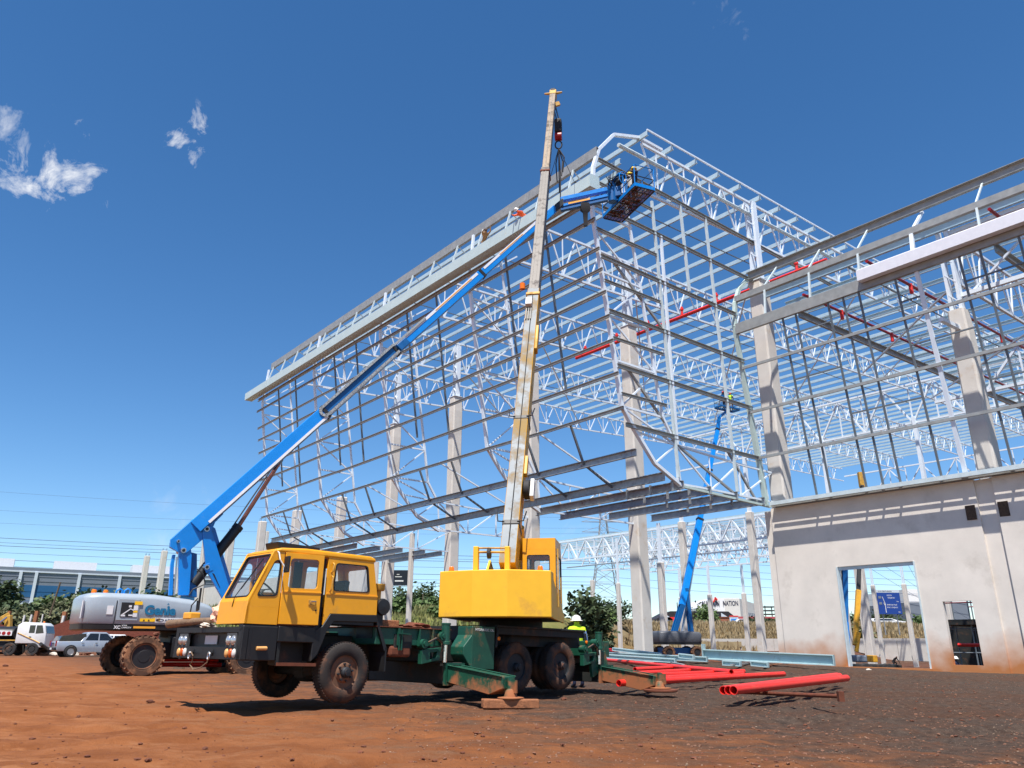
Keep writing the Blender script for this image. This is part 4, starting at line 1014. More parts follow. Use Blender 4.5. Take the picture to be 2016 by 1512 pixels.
m = MB(); m.box(L(-1.69, -.06, 1.055), (.62, .13, .53), (TA, TN, TZ)); m.box(L(-1.03, -.07, 1.21), (.70, .17, .25), (TA, TN, TZ)); m.box(L(-1.3, -.1, 1.325), (1.38, .16, .05), (TA, TN, TZ))
sk = m.build('side_skirt', BLK, tc_, bevel=.012, seg=1)
m = MB(); m.path([L(-1.74, .02, .975), L(-1.56, .02, .98)], .032, 8); m.build('side_marker', MT['amber_pale'], sk, bevel=.008)
m = MB(); m.box(L(-1.33, -.12, .9), (.06, .2, .36), (TA, TN, TZ)); m.box(L(-.97, -.3, .92), (.7, .06, .38), (TA, TN, TZ)); m.build('step_well', DRK, tc_)
m = MB(); m.bar(L(-1.34, -.02, .74), L(-.62, -.02, .735), .1, .05); m.build('step', MT['rust'], tc_)
m = MB(); arch = [(-.68, 1.30), (-.56, 1.36), (-.42, 1.575), (.57, 1.595), (.60, 1.47), (-.33, 1.45), (-.45, 1.30), (-.52, 1.10), (-.60, .90), (-.72, .78), (-.72, 1.1)]
m.prism([L(s, .012, z) for s, z in arch], -TN * .5); m.build('front_fender', BLK, tc_, bevel=.01, seg=1)
m = MB(); m.prism([L(.57, -.0, 1.5), L(.62, 0, 1.5), L(.86, 0, 1.02), L(.80, 0, .98)], -TN * .5); m.box(L(.84, -.25, .84), (.03, .5, .42), (TA, TN, TZ)); m.build('mud_flap', RUB, tc_)
m = MB(); m.box(L(-.75, -1.76, 1.26), (2.4, 1.5, .06), (TA, TN, TZ)); m.box(L(-.5, -2.44, 1.0), (2.8, .08, .45), (TA, TN, TZ)); m.build('front_deck', BLK, tc_)
m = MB(); m.box(L(.08, -.5, 1.49), (.9, .96, .16), (TA, TN, TZ)); m.build('cab_underfloor', BLK, tc_)
# far side mirror on its stalk
m = MB(); m.path([L(-1.9, -2.3, 1.29), L(-1.88, -2.32, 1.7), L(-1.84, -2.2, 1.82)], .012, 5); o = m.build('mirror_stalk', RUB, tc_)
m = MB(); m.path([L(-1.84, -2.12, 2.0), L(-1.84, -2.10, 1.62), L(-1.84, -2.16, 1.60), L(-1.84, -2.18, 1.78)], .02, 5); m.build('mirror', RUB, o)
# ---- air cleaner
m = MB(); m.lathe([(.0, 0), (.13, 0), (.155, .02), (.155, .28), (.14, .32), (0, .33)], L(.80, -.42, 1.76), TN, 18); o = m.build('air_cleaner', RUB, tc_, smooth_deg=40)
m = MB(); m.lathe([(0, 0), (.1, 0), (.115, .02), (.115, .09), (.12, .1), (.12, .125), (.0, .135)], L(.72, -.2, 2.05), TZ, 16); m.tube(L(.72, -.2, 1.7), L(.72, -.2, 2.05), .05, 8); m.build('intake_cap', MT['dusty_yellow'], o, smooth_deg=40)
m = MB(); m.box(L(.72, -.4, 1.45), (.22, .5, .5), (TA, TN, TZ)); m.build('battery_box', BLK, tc_)
# ---- wheels
def wheel(s, y_out, z, r, wd, front, near, parent, dual=False):
    c = L(s, y_out, z); n = TN if near else -TN
    t = MB(); pf = [(r * .56, -.02), (r * .60, 0), (r * .76, .012), (r * .92, -.005), (r * .985, -.035), (r, -.07), (r, -wd + .07), (r * .985, -wd + .035), (r * .92, -wd + .005), (r * .6, -wd), (r * .56, -wd + .03)]
    t.lathe(pf, c, n, 40, closed=True); ty = t.build('tyre', MT['tyre'], parent, smooth_deg=50)
    tr = MB()
    for k in range(60):
        a = 2 * math.pi * k / 60; d = TA * math.cos(a) + TZ * math.sin(a); e = d.cross(n)
        for w0, w1 in ((-.03, -.085), (-wd + .03, -wd + .085)): tr.box(c + d * (r + .002) + n * (w0 + w1) / 2, (.02, .055, .018), (e, n, d))
    struct(tr.build('tread_blocks', MT['tyre'], ty), 'stuff')
    rm = MB()
    if front: pr = [(r * .575, -.05), (r * .575, -.02), (r * .54, -.03), (r * .50, -.10), (r * .40, -.085), (r * .33, -.03), (r * .26, -.01), (r * .20, -.01), (.0, -.01)]
    else: pr = [(r * .575, -.05), (r * .575, -.02), (r * .54, -.03), (r * .52, -.14), (r * .34, -.16), (r * .25, -.12), (r * .22, -.05), (r * .12, -.03), (0, -.03)]
    rm.lathe(pr, c, n, 28); ro_ = rm.build('rim', MT['rim_dusty' if front else 'rim_dark'], ty, smooth_deg=40)
    hb = MB(); hb.lathe([(.095, -.02), (.09, .04), (.075, .055), (.06, .06), (.055, .085), (0, .09)], c, n, 14); hb.build('hub', MT['rust'], ro_, smooth_deg=40) if 0 else hb.build('hub', MT['rim_dark'], ty, smooth_deg=40)
    nu = MB()
    for k in range(8):
        a = 2 * math.pi * k / 8 + .2; d = TA * math.cos(a) + TZ * math.sin(a); p = c + d * r * .28 + n * (-.03 if front else -.14); nu.tube(p, p + n * .05, .02, 6)
    struct(nu.build('wheel_nuts', MT['rim_dark'], ty), 'stuff')
wheel(0, 0, .615, .5, .28, True, True, tc_); wheel(.0, -2.42, .615, .5, .28, True, False, tc_)
for s, z in ((4.31, .72), (5.75, .76)):
    wheel(s, 0, z, .5, .27, False, True, tc_); wheel(s, -.33, z, .5, .27, False, True, tc_); wheel(s, -2.5, z, .5, .27, False, False, tc_)
for s, z in ((0, .615), (4.31, .72), (5.75, .76)):
    m = MB(); m.tube(L(s, -.2, z), L(s, -2.3, z), .09, 8); m.lathe([(.09, -.3), (.2, -.15), (.2, .15), (.09, .3)], L(s, -1.25, z), TN, 10); m.build('axle', DRK, tc_)
# ---- chassis
m = MB(); m.box(L(3.1, -1.25, 1.02), (9.6, .9, .44), (TA, TN, TZ)); ch = m.build('chassis_beam', DRK, tc_, bevel=.02, seg=1)
m = MB(); m.box(L(1.5, -1.25, 1.245), (1.76, 2.4, .31), (TA, TN, TZ)); m.build('deck_box', GRN, tc_, bevel=.015, seg=1)
m = MB(); m.box(L(1.5, -1.25, 1.408), (1.82, 2.5, .015), (TA, TN, TZ)); m.build('deck_plate', MT['rust'], tc_)
for s, w_ in ((1.12, .05), (1.62, .03), (1.95, .03)):
    m = MB(); m.box(L(s, -.03, 1.24), (w_, .06, .31), (TA, TN, TZ)); m.build('deck_rib', GRN, tc_)
m = MB(); m.box(L(1.25, -.08, 1.16), (.42, .1, .26), (TA, TN, TZ)); m.build('tool_box', DRK, tc_, bevel=.015)
m = MB()
for s in (1.13, 1.19): m.bar(L(s, .0, 1.0), L(s, .0, 1.36), .025, .02, up=TN)
m.bar(L(1.1, .02, 1.3), L(1.38, .02, 1.29), .03, .02); m.build('lever_bank', GRN, tc_)
m = MB(); m.box(L(1.2, -.2, .98), (.5, .35, .2), (TA, TN, TZ)); m.build('air_tank', MT['rust'], tc_, bevel=.05)
def outrigger(s0, near=True, ext=1.55, dz=0.0):
    k = 1 if near else -1; y0 = 0 if near else -2.5
    Y = lambda y: y0 + k * y
    m = MB(); m.box(L(s0 + .2, -1.25, .60 + dz), (.5, 2.46, .40), (TA, TN, TZ)) if near else None
    if near: m.build('outrigger_housing', DRK, tc_, bevel=.015, seg=1)
    m = MB()   # collar
    m.ring([L(s0 - .07, Y(.0), .38 + dz), L(s0 + .43, Y(0), .38 + dz), L(s0 + .43, Y(0), .79 + dz), L(s0 - .07, Y(0), .79 + dz)], [L(s0 - .02, Y(0), .42 + dz), L(s0 + .38, Y(0), .42 + dz), L(s0 + .38, Y(0), .75 + dz), L(s0 - .02, Y(0), .75 + dz)], TN * k * .06)
    m.build('outrigger_collar', MT['outrigger_green'], tc_)
    m = MB()   # sloping beam, deep at the root
    a = [L(s0 + .0, Y(.03), .44 + dz), L(s0 + .34, Y(.03), .44 + dz), L(s0 + .34, Y(ext), .36 + dz), L(s0, Y(ext), .36 + dz)]
    b = [L(s0 + .0, Y(.03), .74 + dz), L(s0 + .34, Y(.03), .74 + dz), L(s0 + .34, Y(ext), .58 + dz), L(s0, Y(ext), .58 + dz)]
    m.hexa([a[0], a[1], L(s0 + .34, Y(ext - .35), .27 + dz), L(s0, Y(ext - .35), .27 + dz), b[0], b[1], L(s0 + .34, Y(ext - .35), .61 + dz), L(s0, Y(ext - .35), .61 + dz)])
    m.hexa([L(s0, Y(ext - .35), .27 + dz), L(s0 + .34, Y(ext - .35), .27 + dz), L(s0 + .34, Y(ext), .38 + dz), L(s0, Y(ext), .38 + dz), L(s0, Y(ext - .35), .61 + dz), L(s0 + .34, Y(ext - .35), .61 + dz), b[2], b[3]])
    m.bar(L(s0 - .012, Y(.04), .75 + dz), L(s0 - .012, Y(ext), .588 + dz), .035, .02); m.bar(L(s0 + .352, Y(.04), .75 + dz), L(s0 + .352, Y(ext), .588 + dz), .035, .02)
    m.build('outrigger_beam', MT['outrigger_green'], tc_, bevel=.008, seg=1)
    m = MB(); cp = L(s0 + .17, Y(ext + .06), 0); cp.z = 0; base = .17
    m.lathe([(.24, base), (.24, base + .015), (.12, base + .03), (.09, base + .13), (.06, base + .16), (.06, .50)], Vc((cp.x, cp.y, 0)), Z, 16)
    m.box(Vc((cp.x, cp.y, base + .2)), (.04, .3, .22), (TA, TN, Z)); m.build('outrigger_foot', MT['outrigger_green'], tc_, smooth_deg=35)
    # jack cylinder and folding bracket
    if near:
        m = MB(); m.lathe([(.085, 1.12), (.1, 1.13), (.1, 1.18), (.088, 1.19), (.088, 1.50), (.095, 1.50), (.095, 1.53), (0, 1.53)], L(s0 - .08, .03, dz), TZ, 14); jc = m.build('jack_cylinder', GRN, tc_, smooth_deg=40)
        m = MB(); m.tube(L(s0 - .08, .03, .80 + dz), L(s0 - .08, .03, 1.13 + dz), .045, 10); m.build('jack_rod', MT['chrome'], jc, smooth_deg=40)
        m = MB(); m.ring([L(s0 - .66, .04, .76 + dz), L(s0 - .22, .04, .84 + dz), L(s0 - .18, .04, 1.07 + dz), L(s0 - .66, .04, 1.02 + dz)], [L(s0 - .46, .04, .84 + dz), L(s0 - .30, .04, .88 + dz), L(s0 - .28, .04, .99 + dz), L(s0 - .46, .04, .97 + dz)], -TN * .12); m.build('folding_link', GRN, tc_, bevel=.008, seg=1)
        for ds, dzz in ((-.62, 1.13), (-.16, 1.28)):
            m = MB(); m.tube(L(s0 + ds, -.1, dzz + dz), L(s0 + ds, .07, dzz + dz), .085, 14); m.tube(L(s0 + ds, .07, dzz + dz), L(s0 + ds, .10, dzz + dz), .045, 10); m.build('pivot_boss', GRN, tc_, smooth_deg=40)
        for dy in (0, .035):
            m = MB(); m.path([L(s0 - .55, .08 + dy, 1.16 + dz), L(s0 - .38, .10 + dy, 1.24 + dz), L(s0 - .24, .10 + dy, 1.16 + dz), L(s0 - .2, .09 + dy, 1.0 + dz)], .014, 6); m.build('hydraulic_hose', RUB if dy else MT['timber_old'], tc_)
    return Vc((cp.x, cp.y, 0))
pad1 = outrigger(2.32); pad2 = outrigger(7.15, ext=1.5); outrigger(2.32, False); outrigger(7.15, False)
m = MB(); m.prism([L(7.0, -.02, 1.1), L(7.4, -.02, 1.1), L(7.5, -.02, .75), L(6.9, -.02, .5), L(6.85, -.02, .8)], -TN * .1); m.box(L(7.3, -1.25, 1.15), (.7, 2.3, .35), (TA, TN, TZ)); m.build('rear_deck_box', GRN, tc_, bevel=.015, seg=1)
# hydraulic tank
m = MB(); tkp = [(2.82, 1.0), (2.98, 1.28), (2.98, 1.5), (3.62, 1.51), (3.62, .67), (3.05, .69), (2.82, .95)]
m.prism([L(s, .0, z) for s, z in [(2.98, 1.5), (3.62, 1.51), (3.62, .67), (2.98, .68)]], -TN * .45)
m.hexa([L(2.98, 0, .68), L(2.98, -.45, .68), L(2.80, -.45, .95), L(2.80, -.06, .95), L(2.98, 0, 1.34), L(2.98, -.45, 1.34), L(2.80, -.45, 1.1), L(2.80, -.06, 1.1)])
tk = m.build('hydraulic_tank', GRN, tc_, bevel=.01, seg=1)
text_part('HYDRAULIC OIL', .072, L(3.06, .004, 1.415), TA, TZ, MT['offwhite'], tk, bold=.001, depth=.002)
m = MB(); m.box(L(5.2, -1.3, 1.32), (3.1, 2.0, .34), (TA, TN, TZ)); m.box(L(4.0, -1.3, 1.35), (.8, 2.0, .4), (TA, TN, TZ)); m.build('rear_frame_box', DRK, tc_)
m = MB(); m.box(L(5.15, -.06, 1.44), (2.9, .04, .14), (TA, TN, TZ)); m.build('fender_valance', DRK, tc_)
m = MB(); m.box(L(5.15, -.3, 1.53), (2.9, .62, .045), (TA, TN, TZ)); m.bar(L(3.72, .0, 1.48), L(3.66, 0, 1.1), .06, .03, up=TN); m.bar(L(6.6, .0, 1.48), L(6.68, 0, 1.0), .06, .03, up=TN); m.build('rear_fender', DRK, tc_, bevel=.01, seg=1)
for s in (3.72, 6.62):
    m = MB(); m.lathe([(.0, 0), (.04, 0), (.04, .015), (0, .03)], L(s, .015, 1.28), TN, 10); m.build('reflector', MT['amber'], tc_)
# ---- superstructure
_ua = R(9.3); UF = Vc((math.sin(_ua), math.cos(_ua), 0)); UR = Vc((math.cos(_ua), -math.sin(_ua), 0))
SC = L(5.4, -1.25, 0); SC.z = 0
def T(x, y, z): return SC + UR * x + UF * y + Z * z
m = MB(); m.tube(T(0, 0, 1.2), T(0, 0, 1.62), .75, 24); m.build('slew_ring', DRK, tc_, smooth_deg=40)
m = MB(); m.box(T(0, -.3, 1.68), (2.2, 3.4, .12), (UR, UF, Z)); m.build('turntable', MT['chassis_dark'], tc_)
m = MB(); plan = [(-1.20, -2.22), (-.42, -2.52), (.33, -2.60), (1.22, -2.22), (1.22, -1.75), (-1.20, -1.75)]
m.prism([T(x, y, 1.62) for x, y in plan], Z * .955); cw = m.build('counterweight', MT['cw_yellow'], tc_, bevel=.02, seg=2, smooth_deg=7)
for px_, x_, y_ in ((887, -.95, -2.2), (1058, .98, -2.15)):
    m = MB(); m.lathe([(.062, 0), (.062, .03), (.055, .03), (.055, .075), (.04, .10), (0, .105)], T(x_, y_, 2.575), Z, 14); m.build('beacon', MT['amber'], tc_, smooth_deg=40)
m = MB(); m.prism([T(1.2, -1.75, 1.62), T(1.2, .75, 1.58), T(1.2, .75, 1.75), T(1.2, -1.2, 2.3), T(1.2, -1.75, 2.5)], -UR * .06); m.prism([T(-1.15, -1.75, 1.62), T(-1.15, .6, 1.6), T(-1.15, .6, 1.9), T(-1.15, -1.75, 2.4)], UR * .06); m.build('side_panel', MT['cw_yellow'], tc_)
# operator cab
oc = MB(); x0, x1_, y0, y1_, z0, z1 = .42, 1.18, -.95, .55, 1.72, 3.42
def TP(x, y, z): return T(x, y, z)
oc.ring(oloop([TP(x0, y0, z0), TP(x1_, y0, z0), TP(x1_, y0, 3.16), TP(x0, y0, 3.16)]), rloop([TP(x0 + .10, y0, 2.58), TP(x1_ - .13, y0, 2.58), TP(x1_ - .13, y0, 3.04), TP(x0 + .10, y0, 3.04)], .05), UF * .04)
oc.prism([TP(x0, y0, 3.16), TP(x0, y1_ - .15, 3.16), TP(x0, y1_ - .3, z1), TP(x0, y0 - .0, z1)], UR * (x1_ - x0))
oc.ring(oloop([TP(x1_, y0 + .05, z0), TP(x1_, y1_, z0), TP(x1_, y1_ - .15, 3.16), TP(x1_, y0 + .05, 3.16)]), rloop([TP(x1_, y0 + .22, 2.3), TP(x1_, y1_ - .15, 2.3), TP(x1_, y1_ - .25, 3.06), TP(x1_, y0 + .22, 3.06)], .05), -UR * .04)
oc.ring(oloop([TP(x0, y0 + .05, z0), TP(x0, y1_, z0), TP(x0, y1_ - .15, 3.16), TP(x0, y0 + .05, 3.16)]), rloop([TP(x0, y0 + .2, 2.5), TP(x0, y1_ - .15, 2.5), TP(x0, y1_ - .25, 3.06), TP(x0, y0 + .2, 3.06)], .05), UR * .04)
oc.ring(oloop([TP(x0, y1_, z0), TP(x1_, y1_, z0), TP(x1_, y1_ - .15, 3.16), TP(x0, y1_ - .15, 3.16)]), rloop([TP(x0 + .08, y1_, 2.2), TP(x1_ - .08, y1_, 2.2), TP(x1_ - .08, y1_ - .13, 3.06), TP(x0 + .08, y1_ - .13, 3.06)], .05), -UF * .04)
oco = oc.build('operator_cab', MT['crane_yellow'], tc_, bevel=.012, seg=1, smooth_deg=35)
for q, n in (([TP(x0 + .10, y0, 2.58), TP(x1_ - .13, y0, 2.58), TP(x1_ - .13, y0, 3.04), TP(x0 + .10, y0, 3.04)], UF), ([TP(x1_, y0 + .22, 2.3), TP(x1_, y1_ - .15, 2.3), TP(x1_, y1_ - .25, 3.06), TP(x1_, y0 + .22, 3.06)], -UR), ([TP(x0, y0 + .2, 2.5), TP(x0, y1_ - .15, 2.5), TP(x0, y1_ - .25, 3.06), TP(x0, y0 + .2, 3.06)], UR), ([TP(x0 + .08, y1_, 2.2), TP(x1_ - .08, y1_, 2.2), TP(x1_ - .08, y1_ - .13, 3.06), TP(x0 + .08, y1_ - .13, 3.06)], -UF)):
    cen = sum(q, Vc((0, 0, 0))) / 4; big = rloop(q, .05); sml = [p + (cen - p).normalized() * .02 for p in big]; m = MB(); m.ring([p - n * .005 for p in big], [p - n * .005 for p in sml], n * .03); o = m.build('cab_window', RUB, oco)
    g = MB(); g.prism([p + n * .012 for p in sml], n * .006); g.build('pane', GLS, o)
m = MB(); m.box(T(.8, -.45, 2.15), (.45, .16, .75), (UR, UF, Z)); m.box(T(.8, -.2, 1.95), (.45, .5, .15), (UR, UF, Z)); m.build('operator_seat', MT['seat_dark'], tc_, bevel=.05)
m = MB(); m.bar(T(1.21, -.72, 1.9), T(1.21, -.72, 3.2), .03, .03); m.bar(T(1.21, -.05, 2.0), T(1.21, -.1, 2.6), .03, .03); m.build('door_rail', MT['dusty_yellow'], tc_)
# winch guard frame behind the boom foot
m = MB(); D0 = 16.75
for xx in (937, 999):
    p = at(xx, 1124, D0); q = at(xx, 1076, D0); m.bar(Vc((p.x, p.y, 2.5)), Vc((p.x, p.y, q.z)), .11, .14, up=UF)
m.build('winch_guard', MT['cw_yellow'], tc_, bevel=.01, seg=1)
m = MB()
for yy, rr in ((1079, .02), (1087, .026)): m.tube(at(937, yy, D0), at(999, yy, D0), rr, 8)
m.build('guard_rail', MT['dusty_yellow'], tc_)
m = MB(); c = at(963, 1090, D0); m.tube(c - UR * .035, c + UR * .035, .11, 14); m.build('rope_guide', MT['rope'], tc_)
m = MB(); m.tube(T(-.55, -.9, 2.35), T(.35, -.9, 2.35), .28, 18); m.build('winch_drum', MT['rope'], tc_, smooth_deg=40)
# boom
BA = at(1000, 1128, 17.3); BE = at(1089, 186, 30.0); BDIR = (BE - BA).normalized(); BR_ = BDIR.cross(Z).normalized(); BU = BR_.cross(BDIR).normalized()   # BU: upper/rear face of the boom
def bp(t): return BA + (BE - BA) * t
def t_at(y):
    lo, hi = -.2, 1.1
    for _ in range(40):
        mid = (lo + hi) / 2
        if proj(bp(mid))[1] > y: lo = mid
        else: hi = mid
    return lo
def bsec(t0, t1, w, h, mats, name, off=0.0):
    m = MB(); a = bp(t0) + BU * off; b = bp(t1) + BU * off; m.bar(a, b, w, h, up=BU); m.mi[1] = 1; m.mi[3] = 2
    return m.build(name, [MT[x] for x in mats], tc_, bevel=.012, seg=1)
t1, t2, t3 = t_at(590), t_at(345), 1.0
tlow = t_at(905)
s1 = bsec(.004, t1 + .012, .37, .47, ('boom_yellow', 'boom_skin', 'boom_yellow'), 'boom_base_section')
s2 = bsec(t1 - .01, t2 + .012, .33, .42, ('boom_grey', 'boom_grey', 'boom_grey'), 'boom_second_section')
s3 = bsec(t2 - .01, t3, .28, .33, ('boom_tan', 'boom_tan', 'boom_grey'), 'boom_third_section')
m = MB()
for dx in (-.08, .04): m.bar(bp(t1) + BU * .215 + BR_ * dx, bp(t2) + BU * .215 + BR_ * dx, .03, .02, up=BU)
m.build('boom_rib', MT['boom_grey'], s2)
m = MB(); m.bar(bp(t2) + BU * .17, bp(t3) + BU * .17, .025, .02, up=BU); m.build('boom_rib', MT['boom_grey'], s3)
for t, w, h, mt in ((t1, .44, .55, 'dusty_yellow'), (t2, .39, .49, 'rust'), (t_at(1040), .40, .51, 'black_paint'), (t_at(833), .40, .50, 'black_paint')):
    m = MB(); m.bar(bp(t) - BDIR * .06, bp(t) + BDIR * .06, w, h, up=BU); m.build('boom_collar', MT[mt], tc_, bevel=.01, seg=1)
for y, wv in ((833, .3), (1040, .3)):
    t = t_at(y); 
    for s in (-1, 1): m = MB(); m.path([bp(t) + BU * .26 + BR_ * s * .15, bp(t) + BU * .28 + BR_ * s * wv, bp(t) + BU * .26 + BR_ * s * (wv + .05) + BDIR * .28], .016, 5); m.build('jib_hook', RUB, tc_)
m = MB(); m.path([bp(0.005) + BU * .25, bp(t_at(800)) + BU * .25, bp(t1) + BU * .25], .012, 5); m.build('boom_cable', MT['rope'], tc_)
# chevron weld line, lamp box, cable reel, side bracket
t = t_at(612); m = MB(); m.box(bp(t) + BU * .33 - BR_ * .08, (.2, .18, .34), (BR_, BU, BDIR)); m.build('junction_box', MT['offwhite'], tc_, bevel=.01)
m = MB()
for dx in (-.14, -.07, .0): m.bar(bp(t) + BU * .30 + BR_ * dx - BDIR * .2, bp(t) + BU * .27 + BR_ * dx - BDIR * .75, .035, .03)
m.build('guide_bar', RUB, tc_)
t = t_at(578); m = MB(); c = bp(t) - BR_ * .36 + BU * .2; m.tube(c, c + Z * .2, .09, 10); m.build('boom_lamp', MT['amber'], tc_, smooth_deg=40); m = MB(); m.path([c, c + BR_ * .2], .02, 5); m.build('lamp_arm', RUB, tc_)
t = t_at(965); c = bp(t) + BR_ * .22; m = MB(); m.tube(c, c + BR_ * .12, .24, 16); o = m.build('cable_reel', MT['rope'], tc_, smooth_deg=40); m = MB(); m.box(c + BR_ * .19, (.1, .22, .55), (BR_, BU, BDIR)); m.build('reel_cover', MT['offwhite'], o, bevel=.02)
t = t_at(672); m = MB(); m.box(bp(t) + BR_ * .22 + BU * .06, (.08, .24, 1.1), (BR_, BU, BDIR)); m.build('latch_bracket', MT['boom_yellow'], tc_, bevel=.01, seg=1)
t = t_at(922); m = MB(); m.box(bp(t) + BR_ * .22 + BU * .06, (.08, .16, .6), (BR_, BU, BDIR)); m.build('latch_bracket', MT['boom_yellow'], tc_, bevel=.01, seg=1)
# boom foot plates and derrick cylinder
for s in (-1, 1):
    m = MB(); q = [T(s * .36 - .05, -1.2, 1.7), T(s * .36 - .05, .2, 1.7), T(s * .36 - .05, -.35, 2.75), T(s * .36 - .05, -.75, 2.95), T(s * .36 - .05, -1.2, 2.6)]; m.prism(q, UR * .05); m.build('boom_foot_plate', MT['cw_yellow'], tc_)
cb = T(-.0, 1.0, 1.9); ce = bp(t_at(985)) - BU * .22; m = MB(); mid = cb + (ce - cb) * .8; m.tube(cb, mid, .2, 16); dc = m.build('derrick_cylinder', MT['boom_yellow'], tc_, smooth_deg=40); m = MB(); m.tube(mid, ce, .12, 12); m.build('rod', MT['chrome'], dc, smooth_deg=40)
# boom head
hd = MB(); hd.bar(BE - BDIR * .3, BE + BDIR * .15, .32, .38, up=BU); hd.build('boom_head', MT['dusty_yellow'], tc_, bevel=.02, seg=1)
for s in (-1, 1):
    m = MB(); m.tube(BE + BR_ * s * .1 + BDIR * .1, BE + BR_ * s * .42 + BDIR * .16, .07, 8, .04); m.build('sheave_pin', MT['dusty_yellow'], tc_)
m = MB(); m.tube(BE + BDIR * .18 - BR_ * .1, BE + BDIR * .18 + BR_ * .1, .22, 16); m.tube(BE - BU * .35 - BR_ * .1 - BDIR * .3, BE - BU * .35 + BR_ * .1 - BDIR * .3, .26, 16); m.build('head_sheave', MT['rope'], tc_, smooth_deg=40)
m = MB(); m.bar(BE + BR_ * .12 - BDIR * 1.0 - BU * .1, BE + BR_ * .32 - BDIR * .9 - BU * .1, .12, .2); m.build('limit_switch', MT['dusty_yellow'], tc_)
# hook block, hoist rope and slings (hang from the boom head)
hp = at(1099, 250, 30.2); hk = thing('hook_block', 'dark crane hook block with wire slings hanging from the boom tip', 'hook', hp)
m = MB(); m.box(hp, (.34, .42, .75), (UR, UF, Z)); m.build('block', MT['rope'], hk, bevel=.08)
m = MB(); m.tube(hp - Z * .55 - UR * .16, hp - Z * .55 + UR * .16, .2, 12); m.build('swivel', MT['pipe_maroon'], hk, smooth_deg=40)
m = MB(); h0 = hp - Z * 1.0; m.path([h0 + UR * .16 * math.cos(t) + Z * .22 * math.sin(t) for t in np.linspace(0, 6.283, 13)[:-1]], .035, 6, closed=True); m.build('hook', MT['rope'], hk)
for k, (dx, dy) in enumerate(((-.07, 0), (.07, 0), (-.03, .08), (.04, .08))):
    m = MB(); m.tube(hp + Z * .35 + UR * dx + UF * dy, BE - BU * .35 - BDIR * .3 + UR * dx + UF * dy, .014, 5); m.build('hoist_rope', MT['rope'], hk)
for k, (dx, dy, ln) in enumerate(((0, 0, 2.6), (.14, .1, 1.7), (-.12, .05, 2.0), (.22, -.05, 1.5), (.05, .12, 3.1))):
    m = MB(); m.path([h0 - Z * .2, h0 - Z * ln * .5 + UR * dx * 1.2 + UF * dy, h0 - Z * ln + UR * dx * .8], .028, 5); m.build('wire_sling', MT['rope'], hk)
fz = W(.9, -13.9, 23.75); fz2 = W(3.6, -13.9, 23.75)
for q in (fz, fz2):
    m = MB(); m.path([h0 - Z * .2, (h0 + q) / 2 - Z * .05, q], .014, 5); m.build('lifting_chain', MT['rope'], hk)
# ---- timber packing under the outriggers and things lying on the truck
def plank(c, size, ax, label, mt='timber', grp=None, name='timber_block', bev=.015):
    m = MB(); m.box(c, size, ax); return solo(m, name, MT[mt], label, 'timber', Vc((c[0], c[1], c[2] - size[2] / 2)), grp, bevel=bev)
g1 = gh(pad1.x, pad1.y); A1 = (TA * .75 + TN * .66).normalized(); A1.z = 0; A1.normalize(); B1 = Vc((-A1.y, A1.x, 0))
plank(Vc((pad1.x, pad1.y, .085)) - B1 * .08, (1.0, .2, .15), (A1, B1, Z), 'rough timber packing under the near front outrigger foot'); plank(Vc((pad1.x, pad1.y, .08)) + B1 * .16 - A1 * .12, (.8, .22, .14), (A1, B1, Z), 'second timber packing piece behind the first under the near outrigger foot')
m = MB(); m.lathe([(0, 0), (.36, 0), (.38, .02), (.38, .05), (.3, .06), (0, .06)], Vc((pad2.x, pad2.y, .1)), Z, 18); solo(m, 'base_plate', MT['rust'], 'rusty round steel plate under the rear outrigger foot', 'plate', Vc((pad2.x, pad2.y, .1)), smooth_deg=40)
m = MB(); lg = [L(-1.98, -2.95, 1.375), L(-1.95, -2.2, 1.40), L(-1.9, -1.35, 1.42)]; m.path(lg, [.075, .07, .05], 9); solo(m, 'log', MT['timber_old'], 'weathered wooden pole lying on the black front deck of the crane', 'log', L(-1.95, -2.2, 1.30), smooth_deg=50)
m = MB(); m.box(L(-1.9, -2.2, 1.51), (.2, .3, .12), (TA, TN, TZ)); solo(m, 'plastic_box', MT['label_orange'], 'small orange plastic box resting on the wooden pole', 'box', L(-1.9, -2.2, 1.45), bevel=.02)
def crumple(c, size, mat, name, label, cat, seed):
    rg = random.Random(seed); bm = bmesh.new(); bmesh.ops.create_icosphere(bm, subdivisions=3, radius=1)
    for v in bm.verts:
        p = v.co.copy(); k = 1 + .25 * math.sin(p.x * 5 + seed) * math.cos(p.y * 6) + .18 * math.sin(p.z * 9 + p.x * 4) + rg.uniform(-.07, .07); v.co = Vc((p.x * size[0] * k, p.y * size[1] * k, max(p.z * k, -.6) * size[2]))
    me = bpy.data.meshes.new(name); bm.to_mesh(me); bm.free(); me.materials.append(MT[mat]); o = bpy.data.objects.new(name, me); o.location = c; COL.objects.link(o); return tag(o, label, cat)
crumple(L(-1.82, -1.2, 1.50), (.13, .2, .20), 'cloth_pink', 'cloth_sack', 'crumpled pale pink cloth sack beside the truck cab nose', 'sack', 2)
crumple(L(-1.9, -1.5, 1.33), (.08, .28, .05), 'rock_pale', 'rubble_pile', 'pale chips of rubble strewn on the front deck of the truck', 'rubble', 6)
plank(L(1.1, -.5, 1.48), (.55, .3, .13), (TA, TN, TZ), 'short brown timber block lying on the green truck deck')
crumple(L(2.0, -.7, 1.45), (.3, .25, .08), 'rust', 'scrap_heap', 'small heap of rusty scrap on the green truck deck', 'scrap', 9)
